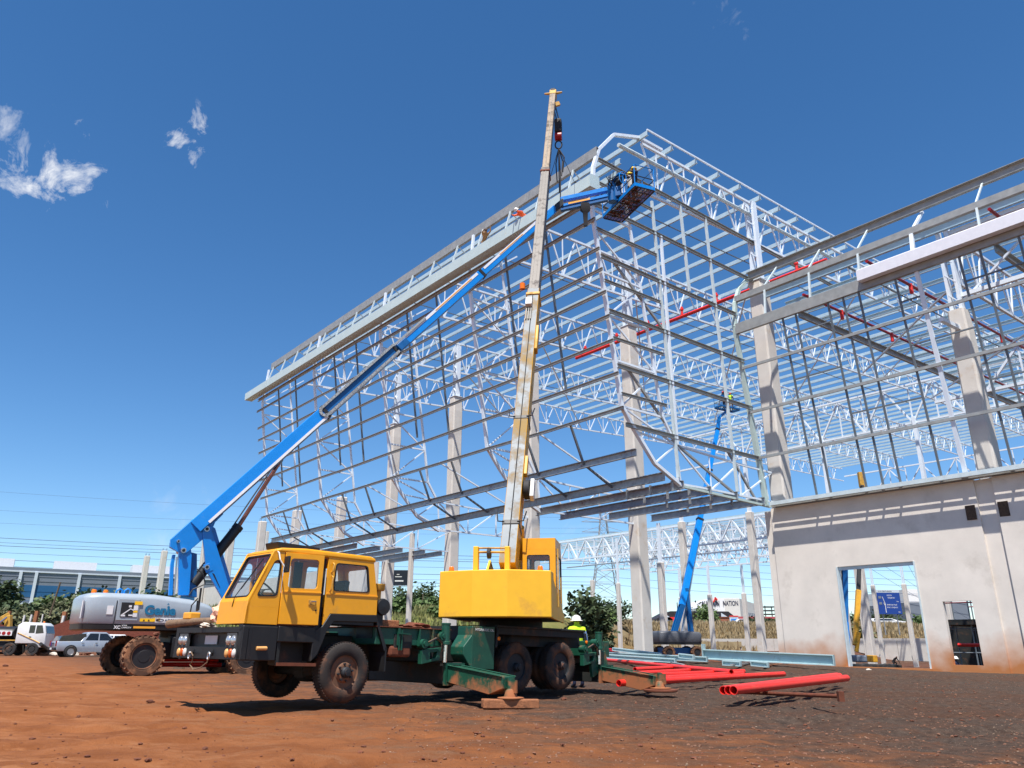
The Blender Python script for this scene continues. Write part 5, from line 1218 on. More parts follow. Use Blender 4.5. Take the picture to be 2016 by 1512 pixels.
# ================================================================== people
def person(label, base, h, yaw, pose, top, legs, helmet=None, vest=None, group=None, cat='person'):
    """one continuous skinned body, posed by joint positions (metres for a 1.75 m figure, x right, y forward)"""
    J = {'pel': (0, 0, .95), 'spi': (0, 0, 1.18), 'che': (0, .01, 1.38), 'nec': (0, .01, 1.50), 'hea': (0, .03, 1.60), 'top': (0, .03, 1.72),
         'shl': (-.19, 0, 1.42), 'ell': (-.25, -.02, 1.14), 'wrl': (-.24, .10, .90), 'hal': (-.23, .15, .82), 'shr': (.19, 0, 1.42), 'elr': (.25, -.02, 1.14), 'wrr': (.24, .10, .90), 'har': (.23, .15, .82),
         'hil': (-.10, 0, .92), 'knl': (-.11, .03, .50), 'anl': (-.11, -.02, .09), 'tol': (-.12, .16, .03), 'hir': (.10, 0, .92), 'knr': (.11, .03, .50), 'anr': (.11, -.02, .09), 'tor': (.12, .16, .03)}
    J.update(pose)
    rad = {'pel': .145, 'spi': .135, 'che': .155, 'nec': .055, 'hea': .095, 'top': .07, 'shl': .075, 'ell': .048, 'wrl': .036, 'hal': .042, 'shr': .075, 'elr': .048, 'wrr': .036, 'har': .042, 'hil': .095, 'knl': .065, 'anl': .05, 'tol': .042, 'hir': .095, 'knr': .065, 'anr': .05, 'tor': .042}
    E = [('pel', 'spi'), ('spi', 'che'), ('che', 'nec'), ('nec', 'hea'), ('hea', 'top'), ('che', 'shl'), ('shl', 'ell'), ('ell', 'wrl'), ('wrl', 'hal'), ('che', 'shr'), ('shr', 'elr'), ('elr', 'wrr'), ('wrr', 'har'), ('pel', 'hil'), ('hil', 'knl'), ('knl', 'anl'), ('anl', 'tol'), ('pel', 'hir'), ('hir', 'knr'), ('knr', 'anr'), ('anr', 'tor')]
    ks = list(J); s = h / 1.75; me = bpy.data.meshes.new('body'); me.from_pydata([tuple(c * s for c in J[k]) for k in ks], [(ks.index(a), ks.index(b)) for a, b in E], [])
    ob = bpy.data.objects.new('tmp', me); COL.objects.link(ob); md = ob.modifiers.new('s', 'SKIN'); sv = me.skin_vertices[0].data
    for i, k in enumerate(ks): sv[i].radius = (rad[k] * s, rad[k] * s * (.8 if k in ('pel', 'spi', 'che') else 1)); sv[i].use_root = (k == 'pel')
    sb = ob.modifiers.new('d', 'SUBSURF'); sb.levels = 1; sb.render_levels = 1
    dg = bpy.context.evaluated_depsgraph_get(); bm_ = bpy.data.meshes.new_from_object(ob.evaluated_get(dg)); bpy.data.objects.remove(ob)
    bm_.materials.clear()
    for m in (top, legs, 'skin', vest or top, 'cloth_dark'): bm_.materials.append(MT[m])
    P = {k: Vc(J[k]) * s for k in ks}
    seg_m = {('pel', 'spi'): 3, ('spi', 'che'): 3, ('che', 'nec'): 3, ('che', 'shl'): 3, ('che', 'shr'): 3, ('nec', 'hea'): 2, ('hea', 'top'): 2}
    for f in bm_.polygons:
        c = f.center; best = None
        for a, b in E:
            d = P[b] - P[a]; t = max(0, min(1, (c - P[a]).dot(d) / max(d.length_squared, 1e-6))); q = (c - P[a] - d * t).length - rad[a] * s * .5
            if best is None or q < best[0]: best = (q, a, b)
        a, b = best[1], best[2]
        f.material_index = seg_m.get((a, b), 1 if b in ('hil', 'hir', 'knl', 'knr', 'anl', 'anr') else 4 if b in ('tol', 'tor') else 2 if b in ('hal', 'har') else 0); f.use_smooth = True
    bm_.name = 'person'
    o = bpy.data.objects.new('person', bm_); COL.objects.link(o); o.location = base; o.rotation_euler = (0, 0, yaw); tag(o, label, cat, group)
    if helmet:
        m = MB(); up = (P['top'] - P['hea']).normalized(); c = P['hea'] + up * .03 * s
        m.lathe([(.165 * s, .0), (.155 * s, .012 * s), (.125 * s, .015 * s), (.12 * s, .06 * s), (.09 * s, .11 * s), (.04 * s, .14 * s), (0, .145 * s)], c, up, 14)
        hm = m.mesh('helmet', smooth_deg=50); hm.materials.append(MT[helmet]); ho = bpy.data.objects.new('helmet', hm); COL.objects.link(ho); ho.parent = o
    return o
# ================================================================== lift pieces shared by the three boom lifts
def basket(parent, c, ax, ay, ln, wd, blue='lift_blue', fine=True):
    """work platform: c floor centre, ax long axis, ay short axis"""
    def Q(x, y, z): return c + ax * x * ln / 2 + ay * y * wd / 2 + Z * z
    m = MB()
    for x in np.linspace(-1, 1, 9 if fine else 5): m.bar(Q(x, -1, 0), Q(x, 1, 0), .03, .03)
    for y in np.linspace(-1, 1, 7 if fine else 4): m.bar(Q(-1, y, -.006), Q(1, y, -.006), .02, .02)
    fl = m.build('platform_floor', MT['black_plastic'], parent)
    if fine:
        m = MB()
        for x in np.linspace(-.98, .98, 58): m.bar(Q(x, -.98, .02), Q(x, .98, .02), .022, .008)
        for y in np.linspace(-.98, .98, 22): m.bar(Q(-.98, y, .028), Q(.98, y, .028), .016, .008)
        struct(m.build('floor_mesh', MT['rust'], fl), 'stuff')
        m = MB(); rgx = random.Random(7)
        for _ in range(9): m.box(Q(rgx.uniform(-.85, .85), rgx.uniform(-.7, .7), .05), (rgx.uniform(.15, .5), rgx.uniform(.1, .3), .03), (ax, ay, Z))
        struct(m.build('tools_on_floor', MT['timber'], fl), 'stuff')
    m = MB(); m.path([Q(x, y, -.01) for x, y in ((-1, -.85), (-.95, -1), (.95, -1), (1, -.85), (1, .85), (.95, 1), (-.95, 1), (-1, .85))], .03, 6, closed=True); m.build('floor_rim', MT['black_plastic'], parent)
    for y in (-1, 1):
        m = MB(); m.bar(Q(-1, y * 1.01, .1), Q(1, y * 1.01, .1), .02, .16); m.build('toe_board', MT[blue], parent)
    for x in (-1, 1):
        m = MB(); m.bar(Q(x * 1.005, -1, .1), Q(x * 1.005, 1, .1), .02, .16); m.build('toe_board', MT[blue], parent)
    for x in (-1, -.34, .34, 1):
        for y in (-1, 1): m = MB(); m.tube(Q(x, y, 0), Q(x, y, 1.1), .024, 6); m.build('rail_post', MT[blue], parent, smooth_deg=40)
    for z in (.55, 1.1):
        m = MB(); m.path([Q(x, y, z) for x, y in ((-1, -.9), (-.96, -1), (.96, -1), (1, -.9), (1, .9), (.96, 1), (-.96, 1), (-1, .9))], .022, 6, closed=True); m.build('guard_rail', MT['black_plastic' if z < 1 else blue], parent, smooth_deg=40)
def turret(parent, C0, F, Nn, s0, s1, hw, zf, zb, mat='lift_grey', black='black_plastic'):
    """rounded engine cover: lofted rounded-rectangle loops, zf(s) gives the top line"""
    n = 40; cs = (s0 + s1) / 2; hl = (s1 - s0) / 2
    def loop(k, zfun, kk=1.0):
        out = []
        for i in range(n):
            t = 2 * math.pi * i / n; c_, s_ = math.cos(t), math.sin(t); e = 2 / 8.0
            x = math.copysign(abs(c_) ** e, c_) * (hl - k); y = math.copysign(abs(s_) ** e, s_) * (hw - k); p = C0 + F * (cs + x) + Nn * y; out.append(Vc((p.x, p.y, zfun(cs + x))))
        return out
    m = MB(); m.loft([loop(0.03, lambda s: zb + .17), loop(0, lambda s: zb + .22), loop(.0, lambda s: zf(s) - .16), loop(.025, lambda s: zf(s) - .10), loop(.13, lambda s: zf(s) - .015), loop(.22, lambda s: zf(s))])
    o = m.build('turret_cover', MT[mat], parent, smooth_deg=40)
    m = MB(); m.loft([loop(.1, lambda s: zb), loop(.03, lambda s: zb + .02), loop(.02, lambda s: zb + .18)]); m.build('turret_skirt', MT[black], parent, smooth_deg=40)
    return o
def lift_wheel(parent, c, n, r, wd, fine=True):
    a = n.cross(Z).normalized()
    t = MB(); t.lathe([(r * .60, -.03), (r * .66, 0), (r * .9, -.0), (r * .95, -.03), (r * .955, -wd + .03), (r * .9, -wd), (r * .66, -wd), (r * .60, -wd + .03)], c, n, 36, closed=True); ty = t.build('tyre', MT['tyre_dusty'], parent, smooth_deg=35)
    g = MB(); K = 22 if fine else 14
    for k in range(K):
        for sd, off in ((0, 0), (1, .5)):
            an = 2 * math.pi * (k + off) / K; d = a * math.cos(an) + Z * math.sin(an); e = n.cross(d)
            w0 = -wd * (.02 if sd == 0 else .46); w1 = -wd * (.54 if sd == 0 else .98); sk = .11 * (1 if sd == 0 else -1)
            p = c + n * w0 + d * r * .965 + e * sk * .5; q = c + n * w1 + d * r * .965 - e * sk * .5
            g.bar(p, q, r * .13, r * .085, up=d)
    struct(g.build('tread_lugs', MT['tyre_dusty'], ty), 'stuff')
    m = MB(); m.lathe([(r * .61, -.05), (r * .61, -.01), (r * .58, -.02), (r * .55, -.16), (r * .40, -.17), (r * .33, -.15), (r * .30, -.06), (r * .28, -.04), (0, -.04)], c, n, 26); m.build('rim', MT['rim_black'], ty, smooth_deg=40)
    m = MB(); m.lathe([(r * .60, -.03), (r * .60, -.004), (r * .565, -.012), (r * .56, -.05)], c, n, 26, closed=True); m.build('rim_flange', MT['rim_dusty'], ty, smooth_deg=40)
# ================================================================== near boom lift
P0 = at(284, 1292, 24.3); LF = Vc((.793, .609, 0)).normalized(); LN = Vc((LF.y, -LF.x, 0))
LC = P0 + LF * 1.55 - LN * 1.22; LC.z = 0
bl_ = thing('boom_lift', 'large blue and grey boom lift with its telescopic boom raised to the roof corner', 'boom lift', Vc((LC.x, LC.y, .1)))
def M(s, off, z): return LC + LF * s + LN * off + Z * z
def PX(x, y, off): return on_plane(x, y, LC + LN * off, LN)
def pxpoly(pts, off, th, name, mat, parent=None, bev=.012):
    m = MB(); m.prism([PX(x, y, off) for x, y in pts], -LN * th); return m.build(name, MT[mat], parent or bl_, bevel=bev, seg=1)
RW = .60; ZW = .69
for s, off, nn in ((-1.55, 1.22, LN), (1.58, 1.22, LN), (-1.7, -1.30, -LN), (1.5, -1.22, -LN)): lift_wheel(bl_, M(s, off, ZW + (-.04 if s > 0 else 0)), nn, RW, .42)
m = MB(); m.box(M(0, 0, .85), (3.3, 1.2, .5), (LF, LN, Z)); m.box(M(.2, 1.0, .95), (1.9, .12, .62), (LF, LN, Z)); m.box(M(0, .0, 1.18), (1.5, 1.5, .25), (LF, LN, Z)); m.build('chassis', MT['black_paint'], bl_, bevel=.03, seg=1)
for s in (-1.55, 1.55):
    m = MB(); m.box(M(s, 0, .72), (.35, 2.0, .32), (LF, LN, Z)); m.build('axle', MT['black_paint'], bl_, bevel=.03, seg=1)
m = MB(); m.box(M(.55, 1.068, .98), (.8, .012, .06), (LF, LN, Z)); m.build('stripe', MT['label_orange'], bl_)
m = MB(); m.tube(M(-.3, 0, 1.25), M(-.3, 0, 1.48), .6, 24); m.build('slew_ring', MT['black_paint'], bl_)
zf = lambda s: 2.50 - .016 * max(0, s + 1.6) ** 2 * 4.6 - .05 * max(0, -3.0 - s)
tur = turret(bl_, LC, LF, LN, -3.42, .48, 1.13, lambda s: max(2.2, zf(s)), 1.43)
dk = 1.145
m = MB(); m.bar(M(-2.52, dk - .012, 1.45), M(-2.52, dk - .012, 2.28), .018, .02, up=LF); m.build('panel_gap', MT['black_plastic'], tur)
m = MB(); m.box(M(-2.18, dk - .005, 2.02), (.60, .02, .62), (LF, LN, Z)); o = m.build('control_recess', MT['lift_grey'], tur, bevel=.01)
m = MB(); m.box(M(-2.2, dk + .008, 2.02), (.38, .02, .42), (LF, LN, Z)); cp_ = m.build('control_panel', MT['ink_black'], tur)
m = MB(); m.bar(M(-2.34, dk + .022, 1.87), M(-2.12, dk + .022, 2.05), .006, .03); m.bar(M(-2.12, dk + .022, 2.05), M(-2.03, dk + .022, 2.0), .006, .025); m.box(M(-2.31, dk + .022, 1.85), (.12, .006, .05), (LF, LN, Z)); m.box(M(-2.1, dk + .022, 1.86), (.12, .006, .04), (LF, LN, Z)); m.box(M(-2.14, dk + .022, 2.12), (.08, .006, .06), (LF, LN, Z)); m.build('panel_diagram', MT['white_paint'], cp_)
for s, z, w_, h_, mt in ((-1.92, 2.22, .22, .10, 'label_yellow'), (-1.98, 2.08, .12, .14, 'white_paint'), (-1.98, 1.97, .12, .06, 'label_yellow'), (-1.98, 1.87, .12, .11, 'white_paint'), (-2.68, 2.0, .17, .25, 'white_paint'), (-1.62, 1.735, .38, .09, 'label_yellow'), (-1.33, 1.745, .20, .10, 'label_yellow'), (-.93, 1.74, .9, .135, 'white_paint')):
    m = MB(); m.box(M(s, dk - .006 + (.02 if s < -1.8 and s > -2.1 else 0), z), (w_, .012, h_), (LF, LN, Z)); m.build('decal', MT[mt], tur)
for s in (-1.7, -1.56, -1.31):
    m = MB(); m.prism([M(s - .03, dk + .004, 1.71), M(s + .03, dk + .004, 1.71), M(s, dk + .004, 1.765)], LN * .003); m.build('warning_triangle', MT['ink_black'], tur)
text_part('Genie', .38, M(-1.72, dk + .002, 1.90), LF, Z, MT['logo_blue'], tur, bold=.016, depth=.004, xscale=1.0, spacing=.98)
m = MB(); m.prism([M(-1.10, dk + .003, 2.20), M(-1.02, dk + .003, 2.20), M(-1.06, dk + .003, 2.25)], LN * .004); m.build('logo_mark', MT['logo_blue'], tur)
text_part('ACCESS SO', .11, M(-1.10, dk + .004, 1.70), LF, Z, MT['ink_black'], tur, bold=.001, depth=.002)
m = MB(); c = M(-1.24, dk + .004, 1.74); m.ring([c + LF * .12 * math.cos(t) + Z * .04 * math.sin(t) for t in np.linspace(0, 6.283, 15)[:-1]], [c + LF * .10 * math.cos(t) + Z * .025 * math.sin(t) for t in np.linspace(0, 6.283, 15)[:-1]], LN * .003); m.build('logo_oval', MT['ink_black'], tur)
text_part('XC', .13, M(-2.5, dk + .002 - .02, 1.47), LF, Z, MT['white_paint'], tur, bold=.004, depth=.004)
text_part('XTRA\nCAPACITY', .058, M(-2.29, dk - .018, 1.545), LF, Z, MT['white_paint'], tur, bold=.001, depth=.004)
m = MB(); m.box(M(-1.65, dk - .022, 1.52), (.62, .012, .06), (LF, LN, Z)); m.build('stripe', MT['label_orange'], tur)
for px_, py_, r_ in ((184, 1172, .075), (207, 1173, .07)):
    b = PX(px_, py_, .5); m = MB(); m.lathe([(r_ * 1.1, -.06), (r_ * 1.1, .06), (r_, .06), (r_, .12), (r_ * .8, .17), (0, .18)], b, Z, 14); m.m = 0; m.build('beacon', MT['amber'], bl_, smooth_deg=40); m = MB(); m.tube(b - Z * .08, b + Z * .065, r_ * 1.25, 12); m.build('beacon_base', MT['black_plastic'], bl_)
for px_ in (227, 243):
    b = PX(px_, 1172, .2); m = MB(); m.path([b, b + Z * .14 + LF * .02, b + Z * .2 + LF * .1, b + Z * .16 + LF * .18, b + LF * .17], .03, 6); m.build('lifting_eye', MT['lift_blue'], bl_, smooth_deg=50)
text_part('63', .26, M(-3.36, .6, 1.98), (LN * .0 + LF * .35 + LN * 1).normalized() * -1, Z, MT['ink_black'], tur) if 0 else None
m = MB(); m.box(M(-3.36, .95, 2.0), (.02, .28, .5), ((LF * .8 - LN * .0 + LN * .45).normalized(), (LN * .8 - LF * .45).normalized(), Z)); m.build('decal', MT['white_paint'], tur)
# blue superstructure
pxpoly([(352, 1172), (373, 1172), (378, 1095), (376, 1080), (368, 1072), (354, 1078), (352, 1095)], .26, .14, 'mast', 'lift_blue')
pxpoly([(352, 1172), (373, 1172), (378, 1095), (376, 1080), (368, 1072), (354, 1078), (352, 1095)], -.14, .14, 'mast', 'lift_blue')
pxpoly([(360, 1172), (388, 1176), (388, 1090), (372, 1086)], .1, .22, 'mast_web', 'lift_blue_dark')
pxpoly([(332, 1172), (340, 1172), (343, 1110), (346, 1092), (340, 1092), (336, 1112)], .2, .1, 'hose_guide', 'lift_blue')
pxpoly([(342, 1172), (345, 1172), (350, 1096), (347, 1096)], .25, .05, 'hose_pipe', 'steel_bright')
root = [(336, 1062), (335, 1077), (346, 1084), (361, 1093), (372, 1085), (404, 1058), (418, 1042), (424, 1028), (440, 1012), (431, 992), (380, 1022)]
pxpoly(root, .30, .10, 'boom_root_plate', 'lift_blue'); pxpoly(root, -.18, .10, 'boom_root_plate', 'lift_blue')
pxpoly([(340, 1066), (339, 1076), (361, 1088), (404, 1052), (424, 1024), (430, 1000), (384, 1026)], .21, .40, 'boom_root_core', 'lift_blue_dark')
pxpoly([(399, 1040), (404, 1034), (414, 1036), (418, 1048), (457, 1172), (455, 1184), (447, 1186), (441, 1184), (406, 1122), (400, 1060)], .36, .1, 'link_arm', 'lift_blue')
pxpoly([(418, 1036), (424, 1040), (460, 1160), (457, 1174), (446, 1186), (441, 1180), (408, 1060)], -.1, .1, 'link_arm', 'lift_blue')
pxpoly([(400, 1112), (414, 1108), (420, 1122), (406, 1128)], .375, .012, 'link_bracket', 'lift_blue')
pxpoly([(418, 1128), (422, 1130), (434, 1158), (430, 1152)], .372, .012, 'link_slot', 'ink_black', bev=0)
for x_, y_, r_ in ((360, 1084, .085), (406, 1042, .09), (406, 1117, .08), (350, 1066, .05)):
    b = PX(x_, y_, .3); m = MB(); m.tube(b - LN * .5, b + LN * .10, r_, 14); o = m.build('pivot_pin', MT['steel_bright'], bl_, smooth_deg=40); m = MB(); m.tube(b + LN * .1, b + LN * .115, r_ * .6, 12); m.build('pin_cap', MT['ink_black'], o)
cb_, ct_, ce_ = PX(380, 1150, 0), PX(469, 1037, 0), PX(549, 912, 0)
m = MB(); m.tube(cb_, ct_, .17, 18); m.tube(ct_ - (ct_ - cb_).normalized() * .12, ct_ + (ct_ - cb_).normalized() * .03, .185, 18); lc = m.build('lift_cylinder', MT['black_plastic'], bl_, smooth_deg=40)
m = MB(); m.tube(ct_, ce_, .075, 12); m.build('cylinder_rod', MT['rod_bronze'], lc, smooth_deg=40); m = MB(); m.tube(ct_ - LF * .16 + Z * .05, ce_ - LF * .12, .025, 6); m.build('hydraulic_pipe', MT['ink_black'], lc)
m = MB(); m.path([PX(388, 1120, .3), PX(400, 1130, .35), PX(404, 1150, .3), PX(380, 1160, .3), PX(372, 1172, .3)], .025, 6); m.build('hose', MT['ink_black'], bl_)
# telescopic boom
GA = PX(352, 1068, 0.05); GE = at(1093, 411, 30.2); GD = (GE - GA).normalized(); GR = GD.cross(Z).normalized(); GU = GR.cross(GD).normalized()   # GR near side
if GR.dot(LN) < 0: GR = -GR
def gp_(t): return GA + (GE - GA) * t
def gt(x):
    lo, hi = -.1, 1.1
    for _ in range(40):
        mid = (lo + hi) / 2
        if proj(gp_(mid))[0] < x: lo = mid
        else: hi = mid
    return lo
tA, tB, tC = gt(640), gt(778), gt(948)
def gsec(t0, t1, w_, h_, name, mats=('lift_blue', 'lift_blue_dark')):
    m = MB(); m.bar(gp_(t0), gp_(t1), w_, h_, up=GU); m.mi[0] = 1; return m.build(name, [MT[x] for x in mats], bl_, bevel=.02, seg=1)
b1 = gsec(gt(385), tA, .38, .48, 'boom_base_section'); b2 = gsec(tA - .02, tB, .33, .42, 'boom_second_section', ('lift_blue_dark', 'lift_blue_dark')); b3 = gsec(tB - .01, tC, .29, .37, 'boom_third_section'); b4 = gsec(tC - .01, 1.0, .25, .32, 'boom_tip_section')
def strip(t0, t1, side, u, w_, h_, name, mat, parent):
    m = MB(); m.bar(gp_(t0) + GR * side + GU * u, gp_(t1) + GR * side + GU * u, w_, h_, up=GU); return m.build(name, MT[mat], parent)
strip(gt(404), tA + .0, .196, -.19, .012, .09, 'white_stripe', 'white_paint', b1)
strip(tB + .01, tC - .01, .15, .115, .014, .11, 'white_stripe', 'white_paint', b3); strip(tC + .01, .965, .13, .10, .014, .10, 'white_stripe', 'white_paint', b4)
strip(gt(860), gt(930), .16, .115, .014, .035, 'orange_stripe', 'label_orange', b3); strip(gt(985), gt(1030), .14, .10, .014, .03, 'orange_stripe', 'label_orange', b4)
# cable chain looped along the second section
m = MB(); tt = np.linspace(tA - .004, tB, 90)
for k, t in enumerate(tt):
    for u in (.19, -.15):
        if k % 1 == 0: m.box(gp_(t) + GR * .215 + GU * u, (.05, .07, .095), (GR, GD, GU))
for a in np.linspace(.5, 2.64, 7): m.box(gp_(tA) + GR * .215 - GD * .17 * math.sin(a) + GU * (.02 + .17 * math.cos(a)), (.05, .09, .09), (GR, GD, GU))
struct(m.build('cable_chain', MT['cable_chain'], b2), 'stuff')
strip(tA, tB, .2, -.2, .06, .03, 'chain_tray', 'white_paint', b2)
m = MB(); tt = np.linspace(tB, gt(840), 34)
for t in tt: m.box(gp_(t) + GR * .165 + GU * .165, (.05, .07, .08), (GR, GD, GU))
struct(m.build('cable_chain', MT['cable_chain'], b3), 'stuff')
for t, w_, h_ in ((tA, .43, .53), (tB, .39, .49), (tC, .33, .42)):
    m = MB(); m.bar(gp_(t) - GD * .07, gp_(t) + GD * .07, w_, h_, up=GU); m.build('boom_collar', MT['black_plastic'], bl_, bevel=.015, seg=1)
m = MB(); m.box(gp_(tB) + GD * .35 - GU * .05 + GR * .22, (.1, .5, .3), (GR, GD, GU)); m.build('chain_bracket', MT['lift_blue_dark'], bl_, bevel=.02)
m = MB(); m.bar(ce_ - GD * .25 + GU * .12, ce_ + GD * .2 + GU * .12, .34, .3, up=GU); m.build('cylinder_lug', MT['lift_blue_dark'], bl_, bevel=.02)
# jib
ja, jb = at(1104, 402, 30.1), at(1196, 383, 29.9)
m = MB(); m.box((GE + ja) / 2, (.5, .34, .42), ((ja - GE).normalized(), GR, Z)); m.build('jib_knuckle', MT['black_plastic'], bl_, bevel=.05)
m = MB(); m.bar(ja + Z * .22, jb + Z * .24, .22, .20); m.build('jib_upper_arm', MT['lift_blue'], bl_, bevel=.015, seg=1)
m = MB(); m.bar(ja - Z * .14, jb - Z * .10, .24, .13); jl = m.build('jib_lower_arm', MT['lift_blue'], bl_, bevel=.012, seg=1)
jd = (jb - ja).normalized(); jn = jd.cross(Z).normalized(); jn = jn if jn.y < 0 else -jn
m = MB(); m.bar(ja + jd * .35 - Z * .12 + jn * .125, ja + jd * 1.35 - Z * .11 + jn * .125, .012, .08); m.build('orange_stripe', MT['label_orange'], jl)
m = MB(); m.bar(ja - Z * .32, jb - Z * .28, .2, .1); m.build('jib_cylinder', MT['lift_blue_dark'], bl_)
c = jb + jd * .22; m = MB(); m.tube(c - Z * .45, c + Z * .5, .2, 12); m.box(c + jd * .2, (.4, .3, .5), (jd, jn, Z)); m.build('rotator', MT['lift_blue_dark'], bl_, bevel=.02)
m = MB()
for k in range(6):
    rgk = random.Random(k); m.path([c + Vc((rgk.uniform(-.2, .2), rgk.uniform(-.3, 0), rgk.uniform(.0, .5))), c + Vc((rgk.uniform(-.35, .2), -.4, rgk.uniform(.2, .7))), c + Vc((rgk.uniform(0, .5), rgk.uniform(-.4, 0), rgk.uniform(.4, 1.0)))], .022, 5)
struct(m.build('hose_bundle', MT['ink_black'], bl_), 'stuff')
# basket
ZB = 19.95; q = [gz(x, y, ZB) for x, y in ((1189, 428), (1222, 439), (1285, 378), (1254, 364))]
bc = (q[0] + q[1] + q[2] + q[3]) / 4; bax = ((q[2] + q[3]) - (q[0] + q[1])).normalized(); bay = Vc((-bax.y, bax.x, 0))
BL = (((q[2] + q[3]) - (q[0] + q[1])) / 2).length; BWd = (((q[1] + q[2]) - (q[0] + q[3])) / 2).length
basket(bl_, bc, bax, bay, BL, 1.0)
cbx = bc - bax * .35 + bay * (.45 if bay.dot(Vc((0, -1, 0))) < 0 else -.45); kk = on_plane(1214, 362, bc, Vc((0, 1, 0)))
m = MB(); m.box(kk + Z * .0, (.95, .3, .42), (bax, bay, (Z * .85 + bay * .3).normalized())); m.build('control_box', MT['black_plastic'], bl_, bevel=.03); m = MB(); m.box(kk + Z * .22, (1.0, .36, .05), (bax, bay, Z)); m.build('control_box_lid', MT['lift_blue'], bl_)
fgd = kk + bax * .55; m = MB(); m.path([fgd + bay * .2 * math.cos(t) * .9 + Z * (.3 * math.sin(t)) for t in np.linspace(0, 6.283, 13)[:-1]], .022, 6, closed=True); m.build('entry_loop', MT['lift_blue'], bl_)
# slack work bag below the jib
m = MB(); p = at(1152, 405, 30.0); m.loft([[p + Vc((x * a_, y * a_, z)) for x, y in ((-.2, -.12), (.2, -.12), (.2, .12), (-.2, .12))] for a_, z in ((1, .1), (1.1, -.2), (.55, -.35), (.45, -.8), (.4, -1.05))]); solo(m, 'hanging_harness', MT['cloth_dark'], 'dark lanyard bag dangling under the blue jib', 'bag', p, smooth_deg=50)
# people in the basket
yawb = math.atan2(bax.x, bax.y)
def on_basket(x, y): return bc + bax * x + bay * y + Z * .04
person('worker in a pale shirt and yellow helmet beside the basket controls', on_basket(.0, .2), 1.72, 2.4, {'elr': (.3, .2, 1.3), 'wrr': (.2, .42, 1.42), 'har': (.15, .5, 1.45), 'ell': (-.3, .2, 1.25), 'wrl': (-.15, .42, 1.3), 'hal': (-.1, .5, 1.32)}, 'offwhite', 'cloth_dark', 'helmet_yellow')
person('worker in yellow helmet and dark overalls at the middle of the high basket', on_basket(.5, .1), 1.66, 2.0, {'elr': (.34, .22, 1.3), 'wrr': (.3, .45, 1.42), 'har': (.3, .52, 1.45), 'ell': (-.3, .2, 1.25), 'wrl': (-.2, .42, 1.3), 'hal': (-.15, .5, 1.3)}, 'cloth_navy', 'cloth_dark', 'helmet_yellow')
# ================================================================== second boom lift, inside the building
def far_lift(label, wx, wy, D, boom_pts, scale_px, rotf, basket_c=None, grey='lift_grey_dark', blue='lift_blue', group=None, ground_z=0.0, red=False):
    base = at(wx, wy, D); base.z = ground_z; t = thing('boom_lift', label, 'boom lift', base, group)
    F = Vc((math.sin(rotf), math.cos(rotf), 0)); Nn = Vc((F.y, -F.x, 0))
    for s in (-1.2, 1.2):
        for k in (-1, 1): lift_wheel(t, base + F * s + Nn * k * 1.15 + Z * .5, Nn * k, .5, .38, False)
    m = MB(); m.box(base + Z * .62, (2.9, 1.5, .5), (F, Nn, Z)); m.build('chassis', MT['lift_blue_dark'], t, bevel=.03)
    turret(t, base + Z * ground_z * 0, F, Nn, -2.0, 1.75, 1.2, lambda s: base.z + 2.15 - .03 * max(0, s) ** 2, base.z + 1.1, grey)
    p = [at(x, y, d) for x, y, d in boom_pts]
    r0 = p[0]
    for dx in (-.2, .2):
        m = MB(); m.bar(base + Nn * dx + Z * 1.9 - F * .3, r0 + Nn * dx, .12, .4, up=F); m.build('mast', MT['lift_blue_dark'], t); m = MB(); m.bar(base + Nn * dx + Z * 1.7 + F * 1.3, p[0] + (p[1] - p[0]) * .18 + Nn * dx, .1, .3, up=F); m.build('link_arm', MT['lift_blue_dark'], t)
    for i in range(len(p) - 1):
        wdt = .5 - .07 * i; m = MB(); m.bar(p[i] - (p[i + 1] - p[i]).normalized() * .1, p[i + 1], wdt * .8, wdt, up=F); o = m.build('boom_section', MT[blue], t, bevel=.02, seg=1)
        m = MB(); m.bar(p[i + 1] - (p[i + 1] - p[i]).normalized() * .12, p[i + 1] + (p[i + 1] - p[i]).normalized() * .05, wdt * .95, wdt * 1.15, up=F); m.build('boom_collar', MT['black_plastic'], t)
    m = MB(); m.tube(base + Z * 1.8 + F * .4, p[0] + (p[1] - p[0]) * .45 + F * .3, .1, 8); m.build('lift_cylinder', MT['steel_bright'], t)
    m = MB(); d = (p[1] - p[0]).normalized(); m.bar(p[0] + (p[1] - p[0]) * .45 + F * .34, p[1] + F * .30, .1, .08); m.build('cylinder_sleeve', MT['steel_white'], t)
    return t, F, Nn, p
l2, F2, N2, p2 = far_lift('grey and blue boom lift working inside the frame beyond the steel beams', 1335, 1290, 66, [(1343, 1190, 66), (1378, 1022, 68), (1397, 925, 69.5), (1413, 845, 70.5)], 1, R(78), group='boom lifts deeper in the site')
b2c = at(1432, 806, 70.3); bx2 = Vc((math.sin(R(60)), math.cos(R(60)), 0)); by2 = Vc((-bx2.y, bx2.x, 0))
m = MB(); m.bar(p2[-1], at(1416, 822, 70.6), .22, .3); m.bar(at(1416, 822, 70.6), b2c - Z * .1, .2, .2); m.build('jib', MT['lift_blue'], l2)
basket(l2, b2c, bx2, by2, 2.4, .95, 'lift_blue_dark', False)
m = MB(); m.box(b2c - bx2 * .8 + Z * .9 - by2 * .4, (.8, .4, .5), (bx2, by2, Z)); m.build('control_box', MT['lift_blue_dark'], l2, bevel=.03)
person('worker in orange helmet and dark blue overalls in the far basket', b2c - bx2 * .35 + Z * .03, 1.75, .6, {}, 'cloth_navy', 'cloth_navy', 'helmet_red', group='workers in the far basket')
